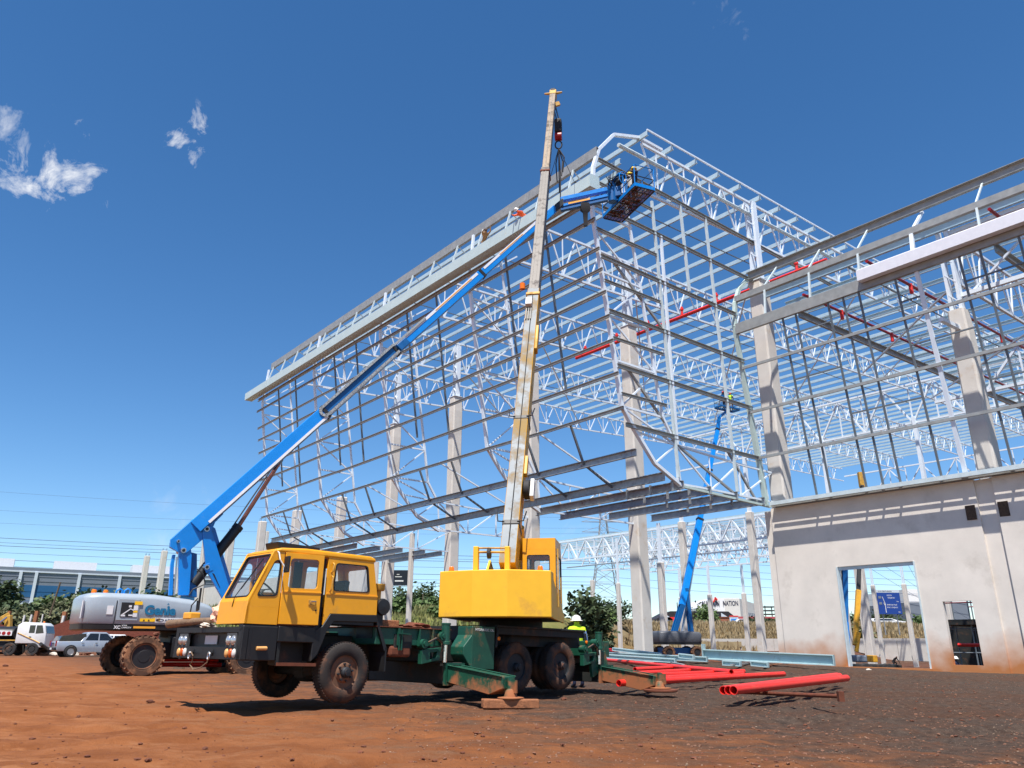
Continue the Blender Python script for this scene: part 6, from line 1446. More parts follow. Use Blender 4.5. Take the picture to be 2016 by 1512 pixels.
person('worker in striped high visibility vest standing in the far basket', b2c + bx2 * .55 + Z * .03, 1.75, -.4, {'ell': (-.33, .12, 1.2), 'wrl': (-.2, .3, 1.15)}, 'cloth_dark', 'cloth_tan', 'helmet_red', 'hivis', group='workers in the far basket')
# ================================================================== precast wall continuing the facade line to the left
lwp = thing('boundary_panels', 'long pale precast wall panels standing between the short columns behind the lift', 'wall', W(75, 1.6, 0))
for k in range(5):
    m = MB(); u0 = 47 + k * 11.2; m.box(W(u0 + 5.5, 1.7, 3.9), (11.05, .2, 10.2), (U, V, Z)); m.build('wall_panel', MT['concrete_col'], lwp)
# ================================================================== loose materials on the ground
def pipe(label, a, b, r=.085, mat='pipe_red', group=None, name='steel_pipe'):
    a = Vc(a); b = Vc(b); m = MB(); d = b - a; m.lathe([(r, 0), (r, d.length), (r * .86, d.length), (r * .86, 0)], a, d, 14, closed=True)
    return solo(m, name, MT[mat], label, 'pipe', (a + b) / 2 - Z * r, group, smooth_deg=40)
GA_ = 'red pipes laid on timber in front of the wall'
for i, (a, b, z) in enumerate((((1424, 1359), (1648, 1330), .28), ((1434, 1359), (1653, 1331), .31), ((1444, 1359), (1667, 1335), .32))):
    pipe(['leftmost of the three red pipes with open ends facing us', 'middle one of the three red pipes with open ends facing us', 'right-hand, front one of the three red pipes with open ends'][i], gz(*a, z), gz(*b, z), .08, group=GA_)
GB_ = 'red pipes lying behind the outrigger'
for i, (a, b, z) in enumerate((((1218, 1345), (1543, 1327), .26), ((1225, 1341), (1462, 1326), .27), ((1300, 1329), (1464, 1322), .27), ((1235, 1327), (1364, 1320), .26), ((1250, 1318), (1350, 1313), .3), ((1182, 1298), (1440, 1323), .34))):
    pipe(['longest red pipe behind the rear outrigger, nearest to us', 'red pipe just behind the longest one by the outrigger', 'third red pipe back from the rear outrigger', 'short red pipe showing above the outrigger beam', 'short red pipe farthest back in the pile', 'red pipe crossing over the pile, running down to the right'][i], gz(*a, z), gz(*b, z), .075, group=GB_)
for i in range(3):
    c = gz(1196, 1282, .42) + Vc((.25 * (i % 2), .3 * i, .17 * (i // 2))); pipe(['dark red pipe stub at the left end of the beams, bottom', 'dark red pipe stub at the left end of the beams, behind', 'dark red pipe stub lying on top of two others'][i], c - Vc((.9, .2, 0)), c + Vc((.5, .1, 0)), .13, 'pipe_maroon', 'dark red pipe stubs')
n_ = 0
for r_ in range(3):
    for k in range(4 - r_):
        a = at(318 + k * 5 + r_ * 3, 1314 - r_ * 6.5, 26.2 + .0 * k) + Vc((0, k * .22, 0)); a.z = gh(a.x, a.y) + .22 + r_ * .16; n_ += 1
        pipe(['first', 'second', 'third', 'fourth'][k] + ' red pipe back, ' + ['bottom', 'middle', 'top'][r_] + ' row of the bundle by the lift wheel', a, a + Vc((1.3, .4, 0)), .07, group='bundle of red pipes beside the lift wheel')
for i, (x, y, s) in enumerate(((1462, 1364, .3), (1590, 1347, .24), (1508, 1335, .22), (352, 1318, .3))):
    p = ground(x, y); m = MB(); m.box(p + Z * .1, (.12, s * 3.4, .2), (V, U, Z)); solo(m, 'timber_bearer', MT['timber_old'], ['small timber bearer under the open pipe ends', 'timber bearer under the far end of the three pipes', 'timber bearer under the longest red pipe', 'timber bearer under the pipe bundle by the lift'][i], 'timber', p, 'timber bearers under pipes', bevel=.01)
a = gz(1462, 1363, .16); b = gz(1655, 1371, .30); m = MB(); m.tube(a, b, .035, 8); m.box(b, (.09, .09, .16)); solo(m, 'rusty_bar', MT['rust'], 'rusty steel bar with a stub end propped off the ground', 'bar', (a + b) / 2)
# blue-grey primed steel
def girder(label, a, b, h, w_, grp='primed steel girders by the wall', plate=False):
    a = Vc(a); b = Vc(b); t = thing('steel_girder', label, 'girder', (a + b) / 2 - Z * h / 2, grp)
    m = MB(); d = (b - a).normalized(); m.bar(a, b, .06, h - .08); m.build('web', MT['beam_bluegrey'], t)
    for s in (-1, 1): m = MB(); m.bar(a + Z * s * (h / 2 - .02), b + Z * s * (h / 2 - .02), w_, .04); m.build('flange', MT['beam_bluegrey'], t)
    for k, q in ((0, a), (1, b)): 
        m = MB(); hh = h * (1.65 if plate and k == 0 else 1.0); ww = w_ * (1.5 if plate and k == 0 else 1.0); m.box(q + Z * (hh - h) * .3, (.03, ww, hh), (d, d.cross(Z), Z)); m.build('end_plate', MT['beam_bluegrey'], t)
girder('long deep blue-grey girder with a square end plate beside the wall', at(1386, 1288, 37.6), at(1642, 1300, 34.6), .44, .34, plate=True)
girder('low blue-grey girder lying left of the square end plate', at(1190, 1288, 38.5), at(1392, 1298, 36.4), .22, .34)
girder('second blue-grey girder on the ground behind the red pipes', at(1196, 1292, 37.2), at(1330, 1301, 35.8), .18, .3)
girder('thin blue-grey girder lying askew at the far left of the steel', at(1208, 1278, 40), at(1300, 1289, 38.5), .16, .2)
for i, (x0, y0, x1, y1, D) in enumerate(((1424, 1305, 1458, 1307, 34.2), (1480, 1306, 1512, 1309, 33.6), (1338, 1291, 1366, 1294, 36.2))):
    girder(['cut girder offcut under the long girder', 'cut hollow blue-grey offcut with an open end facing us', 'short offcut resting on the low girder'][i], at(x0, y0, D), at(x1, y1, D - .4), .2, .22)
for i, (x0, y0, x1, y1, z, mt) in enumerate(((1440, 1309, 1530, 1300, .32, 'steel_galv_dull'), (1270, 1304, 1335, 1312, .3, 'steel_galv'), (1300, 1300, 1345, 1309, .35, 'steel_galv_dull'), (1500, 1312, 1550, 1306, .25, 'timber'))):
    a = gz(x0, y0, z); b = gz(x1, y1, z); m = MB(); m.bar(a, b, .12, .06); solo(m, 'loose_channel', MT[mt], ['thin grey section lying across the offcuts', 'galvanised strip beside the red pipes', 'bent galvanised strip on the soil behind the red pipes', 'weathered plank end behind the pipes'][i], 'metal strip' if mt != 'timber' else 'plank', (a + b) / 2)
rk = [rock_mesh('rock', MT['rock_pale'], 40 + i, 2) for i in range(3)] + [rock_mesh('clod_rock', MT['clod'], 50 + i, 2) for i in range(3)]
RK = [(1712, 1322, .16, 0, 'crumpled pale lump on the soil in front of the doorway'), (1746, 1315, .13, 1, 'pale stone block on the door threshold'), (1440, 1351, .05, 0, 'small pale chip beside the pipes'), (1545, 1351, .08, 1, 'pale flat stone under the red pipes'), (1620, 1317, .08, 2, 'small pale stone near the girder end'), (1645, 1313, .07, 0, 'pale stone at the girder tip'),
      (10, 1312, .14, 3, 'dark clod of earth at the left edge'), (296, 1384, .09, 4, 'reddish clod on the open soil left of the crane'), (228, 1303, .1, 5, 'small dark clod near the lift wheel'), (330, 1392, .05, 3, 'small clod beside a larger one on the open soil'), (1110, 1378, .08, 4, 'clod of earth by the crane rear wheels'), (1420, 1450, .05, 5, 'small brown clod in the right foreground'), (790, 1440, .05, 4, 'small brown clod in the middle foreground')]
for x, y, s, k, lab in RK:
    p = ground(x, y); o = bpy.data.objects.new('stone' if k < 3 else 'earth_clod', rk[k]); COL.objects.link(o); o.location = p + Z * s * .3; o.scale = (s, s * .8, s * .8); o.rotation_euler = (0, 0, x); tag(o, lab, 'stone' if k < 3 else 'clod')
# ================================================================== people on the ground and on the roof edge
p = at(1136, 1235, 21.7); p.z = gh(p.x, p.y)
person('worker in a lime high-visibility vest seen from behind, beside the crane counterweight', p, 1.84, R(20), {'ell': (-.32, .1, 1.18), 'wrl': (-.36, .34, 1.2), 'hal': (-.36, .42, 1.22)}, 'cloth_blue', 'cloth_navy', 'helmet_white', 'hivis')
person('worker in navy with an orange vest lying over the grey gutter', W(5.2, -13.7, 23.78), 1.7, AZ + R(90), {'pel': (0, 0, .22), 'spi': (0, .25, .26), 'che': (0, .45, .3), 'nec': (0, .6, .34), 'hea': (0, .7, .4), 'top': (0, .8, .45), 'shl': (-.19, .45, .3), 'ell': (-.3, .65, .2), 'wrl': (-.25, .85, .15), 'hal': (-.24, .92, .14), 'shr': (.19, .45, .3), 'elr': (.3, .65, .2), 'wrr': (.25, .85, .15), 'har': (.24, .92, .14), 'hil': (-.1, -.02, .2), 'knl': (-.12, -.42, .14), 'anl': (-.12, -.8, .1), 'tol': (-.12, -.92, .02), 'hir': (.1, -.02, .2), 'knr': (.12, -.42, .12), 'anr': (.12, -.8, .1), 'tor': (.12, -.92, .02)}, 'hivis_orange', 'cloth_navy', 'helmet_white', 'hivis_orange')
person('worker in brown clothes crouching under the eave channel above the gutter', W(9.6, -13.35, 23.75), 1.7, AZ + R(160), {'pel': (0, 0, .75), 'spi': (0, .12, .98), 'che': (0, .25, 1.15), 'nec': (0, .33, 1.25), 'hea': (0, .4, 1.33), 'top': (0, .45, 1.44), 'shl': (-.19, .25, 1.18), 'ell': (-.3, .4, 1.35), 'wrl': (-.25, .45, 1.6), 'hal': (-.25, .45, 1.68), 'shr': (.19, .25, 1.18), 'elr': (.28, .45, 1.1), 'wrr': (.2, .65, 1.2), 'har': (.2, .7, 1.25), 'hil': (-.1, 0, .72), 'knl': (-.14, .2, .4), 'anl': (-.12, -.05, .09), 'tol': (-.12, .13, .03), 'hir': (.1, 0, .72), 'knr': (.14, .15, .4), 'anr': (.12, -.1, .09), 'tor': (.12, .08, .03)}, 'cloth_tan', 'cloth_tan')
def floor_person(lab, x, y, D, h, yaw, pose, *c, **k):
    p = at(x, y, D); p.z = gh(p.x, p.y); return person(lab, p, h, yaw, pose, *c, **k)
CR = {'pel': (0, -.1, .6), 'spi': (0, .1, .78), 'che': (0, .28, .9), 'nec': (0, .38, .98), 'hea': (0, .46, 1.04), 'top': (0, .55, 1.12), 'shl': (-.19, .28, .92), 'ell': (-.35, .35, .65), 'wrl': (-.4, .45, .4), 'hal': (-.4, .48, .32), 'shr': (.19, .28, .92), 'elr': (.35, .35, .65), 'wrr': (.4, .45, .4), 'har': (.4, .48, .32), 'hil': (-.1, -.1, .58), 'knl': (-.2, .2, .42), 'anl': (-.25, -.1, .09), 'tol': (-.26, .08, .03), 'hir': (.1, -.1, .58), 'knr': (.2, .2, .42), 'anr': (.25, -.1, .09), 'tor': (.26, .08, .03)}
floor_person('worker in dark clothes bending down inside the doorway', 1760, 1304, 98, 1.9, R(200), CR, 'cloth_dark', 'cloth_dark', None)
floor_person('worker in navy overalls and white helmet standing inside the doorway', 1802, 1304, 98, 1.75, R(160), {}, 'cloth_navy', 'cloth_navy', 'helmet_white')
floor_person('worker with a white helmet in the small window opening', 1882, 1305, 48, 1.85, R(220), {'ell': (-.3, .2, 1.15), 'wrl': (-.2, .42, 1.05)}, 'cloth_navy', 'cloth_dark', 'helmet_white')
floor_person('worker in a blue jacket low in the small window opening', 1909, 1308, 56, 1.6, R(180), CR, 'lift_blue', 'cloth_dark', 'helmet_white')
floor_person('worker in a green top bending in the small window opening', 1926, 1308, 54, 1.6, R(250), CR, 'leaf_mid', 'cloth_dark', 'helmet_white')
# scaffolded slab seen through the window opening
sc = thing('scaffold', 'dark scaffold tower and slab visible through the small window opening', 'scaffold', W(4, 34, -1.3))
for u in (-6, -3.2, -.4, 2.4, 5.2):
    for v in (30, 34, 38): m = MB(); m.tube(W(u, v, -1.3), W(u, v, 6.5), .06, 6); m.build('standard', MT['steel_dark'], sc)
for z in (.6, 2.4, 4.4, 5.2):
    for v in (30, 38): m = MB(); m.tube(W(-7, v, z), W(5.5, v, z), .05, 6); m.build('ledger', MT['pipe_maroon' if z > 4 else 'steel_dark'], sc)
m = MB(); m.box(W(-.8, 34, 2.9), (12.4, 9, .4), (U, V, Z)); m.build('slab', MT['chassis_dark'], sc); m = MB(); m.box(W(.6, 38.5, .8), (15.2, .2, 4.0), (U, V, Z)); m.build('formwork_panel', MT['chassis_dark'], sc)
m = MB(); m.tube(W(-6.0, 6, 1.15), W(-14, 6, 1.15), .09, 8); rb_ = solo(m, 'red_rail', MT['pipe_red'], 'red horizontal rail across the small window opening', 'rail', W(-10, 6, 0))
# ---- crane and lift standing beyond the doorway
c3 = at(1676, 1300, 62); c3.z = gh(c3.x, c3.y); t3 = thing('mobile_crane', 'small yellow mobile crane with a slim boom standing beyond the doorway', 'crane', c3)
m = MB(); m.box(c3 + Z * .8 + Vc((1, 0, 0)), (4.5, 2.4, .6)); m.build('carrier', MT['chassis_dark'], t3, bevel=.05)
for dx in (-.8, .6, 2.2): m = MB(); m.lathe([(0, 0), (.3, 0), (.55, -.02), (.6, -.1), (.6, -.35), (.5, -.4), (0, -.4)], c3 + Vc((dx, -1.25, .6)), Vc((0, -1, 0)), 18); m.build('wheel', MT['tyre_clean'], t3, smooth_deg=40)
m = MB(); m.box(c3 + Z * 1.5 + Vc((.6, 0, 0)), (.8, 1.2, .5)); m.build('cab', MT['wh_grey'], t3, bevel=.1); m = MB(); m.box(c3 + Z * 1.5 + Vc((1.6, 0, 0)), (.35, 1.2, .5)); m.build('counterweight', MT['boom_yellow'], t3, bevel=.05)
ba, bb, bc_ = at(1684, 1270, 62), at(1690, 1162, 63), at(1697, 952, 66)
m = MB(); m.bar(ba, bb, .3, .36, up=Vc((1, 0, 0))); m.build('boom_base_section', MT['boom_yellow'], t3); m = MB(); m.bar(bb, bc_, .24, .28, up=Vc((1, 0, 0))); m.build('boom_second_section', MT['ink_black'], t3); m = MB(); m.bar(bc_ - Z * .3, bc_ + Z * 1.0, .35, .45); m.build('boom_head', MT['dusty_yellow'], t3)
m = MB(); m.tube(at(1686, 1283, 62), at(1691, 1245, 62), .16, 10); m.build('derrick_cylinder', MT['boom_yellow'], t3)
c4 = at(1668, 1300, 58); c4.z = gh(c4.x, c4.y); t4 = thing('boom_lift', 'blue boom lift just inside the left edge of the doorway, boom upright', 'boom lift', c4, 'boom lifts deeper in the site')
m = MB(); m.box(c4 + Z * .7, (1.5, 2.5, .6)); m.build('chassis', MT['lift_blue'], t4, bevel=.05); m = MB(); m.bar(c4 + Z * .9, at(1664, 1225, 58), .5, .3, up=Vc((1, 0, 0))); m.build('riser', MT['lift_blue'], t4); m = MB(); m.bar(at(1664, 1230, 58), at(1662, 1010, 60), .32, .36, up=Vc((1, 0, 0))); m.build('boom_section', MT['lift_blue_dark'], t4); m = MB(); m.bar(at(1659, 1230, 58), at(1657, 1010, 60), .1, .1, up=Vc((1, 0, 0))); m.build('cable_tray', MT['ink_black'], t4)
for dx in (-.6, .6): m = MB(); m.lathe([(0, 0), (.3, 0), (.45, -.02), (.5, -.1), (.5, -.3), (0, -.32)], c4 + Vc((dx, -1.2, .5)), Vc((0, -1, 0)), 16); m.build('wheel', MT['tyre_clean'], t4, smooth_deg=40)
m = MB()
for k in range(10): 
    q = W(-5 - k * .25, 26 + k * 1.2, 0); q.z = gh(q.x, q.y) + .12; m.tube(q - U * 5, q + U * 5, .07, 6)
struct(m.build('rebar_stack', MT['pipe_maroon'], None), 'stuff')['label'] = 'low stack of dark red bars lying on the floor beyond the doorway'
# ================================================================== vehicles at the left
def car(label, pos, yaw, prof, glassp, width, mat, wheels, wr, cat, name, sidewin, extra=None, group=None):
    """body from a side profile (x forward, z up), narrowed at roof height; wheels, windows, lamps as parts"""
    t = thing(name, label, cat, pos, group); F = Vc((math.sin(yaw), math.cos(yaw), 0)); Rn = Vc((F.y, -F.x, 0)); pos = Vc(pos)
    def C(x, y, z): return pos + F * x + Rn * y + Z * z
    zmax = max(z for x, z in prof); zb = .55 * zmax
    def half(z): return width / 2 * (1 - .16 * max(0, (z - zb) / (zmax - zb)))
    m = MB(); m.loft([[C(x, half(z) * k, z) for x, z in prof] for k in (-1, 1)]); m.build('body', MT[mat], t, bevel=.04, seg=2, smooth_deg=40)
    for w_ in sidewin:
        for k in (-1, 1): m = MB(); m.prism([C(x, k * (half(z) + .006), z) for x, z in w_], -Rn * k * .02); m.build('side_window', MT['glass_solid'], t)
    for w_ in glassp:
        (xa, za), (xb, zb_) = w_; m = MB(); nn = Vc((0, 0, .008)) + F * (.012 if xa > 0 else -.012)
        m.prism([C(xa, -half(za) * .86, za) + nn, C(xa, half(za) * .86, za) + nn, C(xb, half(zb_) * .88, zb_) + nn, C(xb, -half(zb_) * .88, zb_) + nn], -nn * 1.5); m.build('windscreen', MT['glass_solid'], t)
    for x in wheels:
        for k in (-1, 1):
            m = MB(); m.lathe([(wr * .6, 0), (wr * .93, 0), (wr, -.04), (wr, -.2), (wr * .9, -.23), (wr * .6, -.23)], C(x, k * (width / 2 + .09), wr), Rn * k, 22, closed=True); w0 = m.build('wheel', MT['tyre_clean'], t, smooth_deg=40)
            m = MB(); m.lathe([(wr * .62, -.03), (wr * .6, -.02), (wr * .5, -.07), (wr * .15, -.05), (0, -.04)], C(x, k * (width / 2 + .09), wr), Rn * k, 16); m.build('rim', MT['steel_bright'], w0)
            m = MB(); m.lathe([(wr * 1.18, -.05), (wr * 1.18, .004), (0, .004)], C(x, k * (width / 2), wr * 1.05), Rn * k, 20); m.build('wheel_arch', MT['black_plastic'], t)
    if extra: extra(t, C, F, Rn, half)
    return t
pp = at(176, 1290, 62.5); pp.z = gh(pp.x, pp.y)
prof = [(-2.6, .55), (-2.65, 1.05), (-2.58, 1.12), (-1.0, 1.14), (-.55, 1.75), (-.2, 1.82), (.75, 1.80), (1.55, 1.16), (2.5, 1.0), (2.68, .75), (2.66, .42), (-2.5, .42)]
def pk(t, C, F, Rn, half):
    for k in (-1, 1): m = MB(); m.box(C(-2.64, k * .82, .98), (.06, .18, .38), (F, Rn, Z)); m.build('tail_lamp', MT['lamp_red'], t)
    m = MB(); m.box(C(-2.68, 0, .58), (.14, 1.8, .2), (F, Rn, Z)); m.build('rear_bumper', MT['rim_dark'], t, bevel=.03); m = MB(); m.box(C(-2.76, .0, .6), (.01, .5, .14), (F, Rn, Z)); m.build('number_plate', MT['white_paint'], t)
    m = MB(); m.box(C(-2.67, 0, .98), (.02, .3, .1), (F, Rn, Z)); m.build('tailgate_handle', MT['black_plastic'], t); m = MB(); m.box(C(-2.67, -.45, .92), (.01, .2, .28), (F, Rn, Z)); m.build('decal', MT['sign_blue'], t)
    m = MB(); m.loft([[C(x, half(1.2) * k * .95, z) for x, z in ((-2.5, 1.14), (-2.35, 1.5), (-.7, 1.7), (-.6, 1.14))] for k in (-1, 1)]); m.build('load_cover', MT['glass_solid'], t)
    m = MB(); m.bar(C(-1.2, .98, .38), C(1.2, .98, .38), .1, .07); m.build('side_step', MT['steel_bright'], t)
    m = MB(); m.box(C(1.05, 1.02, 1.2), (.12, .2, .14), (F, Rn, Z)); m.build('mirror', MT['car_silver'], t, bevel=.02)
    for x in (.1, -.85): m = MB(); m.box(C(x, .965, 1.0), (.16, .03, .04), (F, Rn, Z)); m.build('door_handle', MT['black_plastic'], t)
car('silver double-cab pickup parked behind the lift wheels, seen from the rear', pp, R(47), prof, [((.78, 1.78), (1.5, 1.2))], 1.86, 'car_silver', (-1.62, 1.62), .39, 'pickup', 'pickup_truck', [[(-.72, 1.2), (.2, 1.2), (.2, 1.70), (-.42, 1.70)], [(.28, 1.2), (1.3, 1.2), (.78, 1.70), (.28, 1.70)]], pk)
pv = at(232, 1283, 70); pv.z = gh(pv.x, pv.y)
car('white hatchback parked beyond the silver pickup', pv, R(60), [(-2.0, .45), (-2.1, 1.0), (-1.8, 1.55), (-1.4, 1.72), (.3, 1.70), (1.1, 1.1), (1.9, .95), (2.1, .7), (2.08, .4), (-1.9, .38)], [((.35, 1.68), (1.05, 1.13))], 1.75, 'car_white', (-1.25, 1.3), .33, 'car', 'parked_car', [[(-1.6, 1.15), (-.6, 1.15), (-.6, 1.6), (-1.4, 1.6)], [(-.5, 1.15), (.85, 1.15), (.3, 1.6), (-.5, 1.6)]])
# tanker truck
tk0 = at(60, 1291, 66); tk0.z = gh(tk0.x, tk0.y); tt_ = thing('tanker_truck', 'white cab truck with a black fuel tank and hazard labels at the left edge', 'truck', tk0)
TF = Vc((math.sin(R(78)), math.cos(R(78)), 0)); TR = Vc((TF.y, -TF.x, 0))
def K(x, y, z): return tk0 + TF * x + TR * y + Z * z
m = MB(); m.loft([[K(x, k * 1.05, z) for x, z in ((-1.0, .95), (-1.0, 2.35), (-.7, 2.58), (.75, 2.55), (1.0, 2.35), (1.18, 1.75), (1.22, .7), (.6, .6), (.5, .95))] for k in (-1, 1)]); m.build('cab', MT['car_white'], tt_, bevel=.06, seg=2, smooth_deg=40)
for q in ([(-.1, 1.75), (.32, 1.75), (.32, 2.35), (-.1, 2.35)], [(.4, 1.7), (1.0, 1.75), (.82, 2.35), (.4, 2.35)]): m = MB(); m.prism([K(x, 1.056, z) for x, z in q], -TR * .02); m.build('side_window', MT['glass_solid'], tt_)
m = MB(); m.prism([K(1.02, -.9, 2.3), K(1.02, .9, 2.3), K(1.2, .92, 1.72), K(1.2, -.92, 1.72)], TF * .02); m.build('windscreen', MT['glass_solid'], tt_)
m = MB(); m.box(K(-1.0, 0, 1.95), (.03, 1.3, .45), (TF, TR, Z)); m.build('rear_window', MT['glass_solid'], tt_)
m = MB(); m.path([K(-.9, 1.06, 1.75), K(.4, 1.07, 1.2), K(.9, 1.07, .95)], .04, 5); m.build('hand_rail', MT['dusty_yellow'], tt_); m = MB(); m.box(K(.05, 1.06, 1.45), (.16, .04, .06), (TF, TR, Z)); m.build('door_handle', MT['black_plastic'], tt_)
m = MB(); m.tube(K(.55, 0, 2.56), K(.55, 0, 2.68), .07, 8); m.build('beacon', MT['amber'], tt_)
for x in (.35, -1.3, -3.4):
    for k in (-1, 1): m = MB(); m.lathe([(0, 0), (.2, 0), (.24, -.06), (.3, 0), (.46, 0), (.5, -.04), (.5, -.24), (0, -.26)], K(x, k * 1.12, .5), TR * k, 20); m.build('wheel', MT['tyre_clean'], tt_, smooth_deg=40)
m = MB(); m.loft([[K(x, .95 * math.cos(a) * s_, 1.75 + .5 * math.sin(a) * s_) for a in np.linspace(0, 6.283, 21)[:-1]] for x, s_ in ((-4.6, 1), (-1.45, 1), (-1.3, .92))]); tank = m.build('tank', MT['black_plastic'], tt_, smooth_deg=40)
m = MB(); m.box(K(-2.2, .962, 1.72), (1.7, .02, .36), (TF, TR, Z)); m.build('hazard_board', MT['white_paint'], tank)
for x, mt in ((-1.58, 'lamp_red'), (-1.95, 'lamp_red'), (-2.3, 'lamp_red'), (-2.6, 'pipe_maroon'), (-2.9, 'lamp_red')): m = MB(); m.lathe([(0, 0), (.14, 0), (.14, .01), (0, .012)], K(x, .975, 1.72), TR, 12); m.build('hazard_symbol', MT[mt], tank)
m = MB(); m.box(K(-2.4, 0, .95), (4.6, .9, .25), (TF, TR, Z)); m.bar(K(-4.4, .95, 1.18), K(-.9, .95, 1.18), .05, .09); m.bar(K(-4.4, .95, .72), K(-.8, .95, .72), .05, .07); m.build('chassis', MT['chassis_dark'], tt_); m = MB(); m.bar(K(-4.4, .99, 1.19), K(-.7, .99, 1.19), .02, .08); m.build('yellow_rail', MT['dusty_yellow'], tt_); m = MB(); m.box(K(-2.6, .5, .75), (1.8, .7, .5), (TF, TR, Z)); m.build('pump_box', MT['rim_dark'], tt_)
p = at(-6, 1288, 72); p.z = gh(p.x, p.y); ex = thing('loader_crane', 'yellow hydraulic crane arm behind the tanker at the left edge', 'crane', p)
m = MB(); m.bar(at(16, 1262, 72), at(17, 1212, 72), .45, .5, up=Vc((1, 0, 0))); m.build('column', MT['dusty_yellow'], ex, bevel=.05); m = MB(); m.bar(at(19, 1209, 72), at(-14, 1228, 71.5), .3, .4); m.build('arm', MT['dusty_yellow'], ex, bevel=.04); m = MB(); m.tube(at(14, 1215, 71.6), at(-14, 1236, 71.2), .09, 8); m.build('ram', MT['chrome'], ex); m = MB(); m.box(Vc((p.x, p.y, p.z + .8)), (3, 2, 1.0)); m.build('base', MT['chassis_dark'], ex)
p = ground(83, 1291); m = MB(); m.lathe([(.42, 0), (.5, .04), (.52, .14), (.5, .24), (.42, .28), (.3, .26), (.28, .14), (.3, .02)], p + Z * .1, (.25, -.3, 1), 20, closed=True); solo(m, 'old_tyre', MT['tyre_dusty'], 'old dusty tyre lying on the ground by the tanker wheel', 'tyre', p, smooth_deg=40)
a, b = at(80, 1268, 64), ground(108, 1290); m = MB(); m.tube(a, b, .14, 10); solo(m, 'suction_hose', MT['ink_black'], 'thick black pipe leaning from the tanker to the ground', 'pipe', b, smooth_deg=40)
# ================================================================== fence posts, poles, rubble
for i, (x, y0, y1, D, wpx) in enumerate(((47, 1243, 1211, 82, 3), (61, 1243, 1210, 80, 3), (83, 1232, 1209, 86, 2), (124, 1248, 1212, 79, 4), (147, 1247, 1214, 79, 3), (18, 1228, 1203, 88, 5), (72, 1226, 1203, 88, 6), (127, 1226, 1204, 88, 7), (300, 1244, 1212, 80, 3))):
    q = at(x, y1, D); g_ = gh(q.x, q.y); wd = wpx / CF * D; m = MB(); m.bar(Vc((q.x, q.y, g_ - .3)), Vc((q.x + .1, q.y, q.z)), wd, wd)
    solo(m, 'fence_post', MT['offwhite' if wpx < 5 else 'timber'], ['first thin white post left of the pole', 'second thin white post, left of the pole', 'thin white post far back on the bank', 'thin white post just left of the grey turret', 'thin white post touching the grey turret', 'stout brown gate post at the far left', 'stout brown post in the bushes', 'stout brown post beside the leaning white post', 'thin white post behind the lift mast'][i], 'post', Vc((q.x, q.y, g_)), 'posts along the bank')
def pole(label, x, y0, y1, D, r, lean=0):
    q = at(x, y1, D); g_ = gh(q.x, q.y); m = MB(); m.tube(Vc((q.x - lean, q.y, g_ - .5)), q, r, 7, r * .8); solo(m, 'utility_pole', MT['wood_pole'], label, 'pole', Vc((q.x - lean, q.y, g_)))
pole('thin wooden pole leaning in front of the blue-banded warehouse', 119, 1225, 1146, 92, .12, 1.1); pole('dark pole on the bank right of the lone column', 833, 1225, 1168, 118, .09); pole('lamp post in front of the white hall', 1374, 1232, 1188, 210, .15); pole('dark post left of the far boom lift', 1333, 1230, 1186, 210, .16)
rg_ = random.Random(12)
for i in range(34):
    x, y = rg_.uniform(90, 330), rg_.uniform(1240, 1262); D = 66 + (1262 - y) * .6; q = at(x, y, D); q.z = gh(q.x, q.y); s = rg_.uniform(.12, .4); o = bpy.data.objects.new('stone', rk[i % 6 if i % 3 else 0]); COL.objects.link(o); o.location = q + Z * s * .3; o.scale = (s * 1.4, s, s * .8); o.rotation_euler = (0, 0, i); tag(o, 'lump of rubble in the strip of broken stone behind the vehicles', 'stone', 'rubble behind the parked vehicles')
m = MB(); q = ground(120, 1283); 
for k in range(6): m.box(at(100 + k * 11, 1257 + k % 2, 70), (2.2, 1.2, .25))
solo(m, 'tarpaulin_heap', MT['offwhite'], 'pale sheets and boards heaped behind the tanker cab', 'sheeting', at(125, 1262, 70)) if 0 else None
for i in range(5):
    c = at(96 + i * 11, 1257 - (i % 2) * 2, 72); c.z = gh(c.x, c.y) + .9; m = MB(); m.box(c, (1.6, .9, .12), (Vc((1, .1, .08 * (i % 3 - 1))).normalized(), Vc((0, 1, 0)), Z)); solo(m, 'pale_board', MT['offwhite'], ['first pale board on the heap behind the tanker, nearest its cab', 'second pale board from the tanker cab', 'middle pale board on the heap behind the vehicles', 'pale board next to the pickup on the heap', 'pale board nearest the pickup roof'][i], 'board', c - Z * .06, 'pale boards heaped behind the vehicles')
    m = MB(); m.box(c - Z * .5, (1.7, .8, .8)); solo(m, 'spoil_block', MT['clod'], ['dark earth lump under the first pale board', 'dark earth lump under the second pale board', 'dark earth lump under the middle pale board', 'dark earth lump under the fourth pale board', 'dark earth lump under the board by the pickup'][i], 'earth', c - Z * .9, 'earth lumps under the boards', bevel=.2)
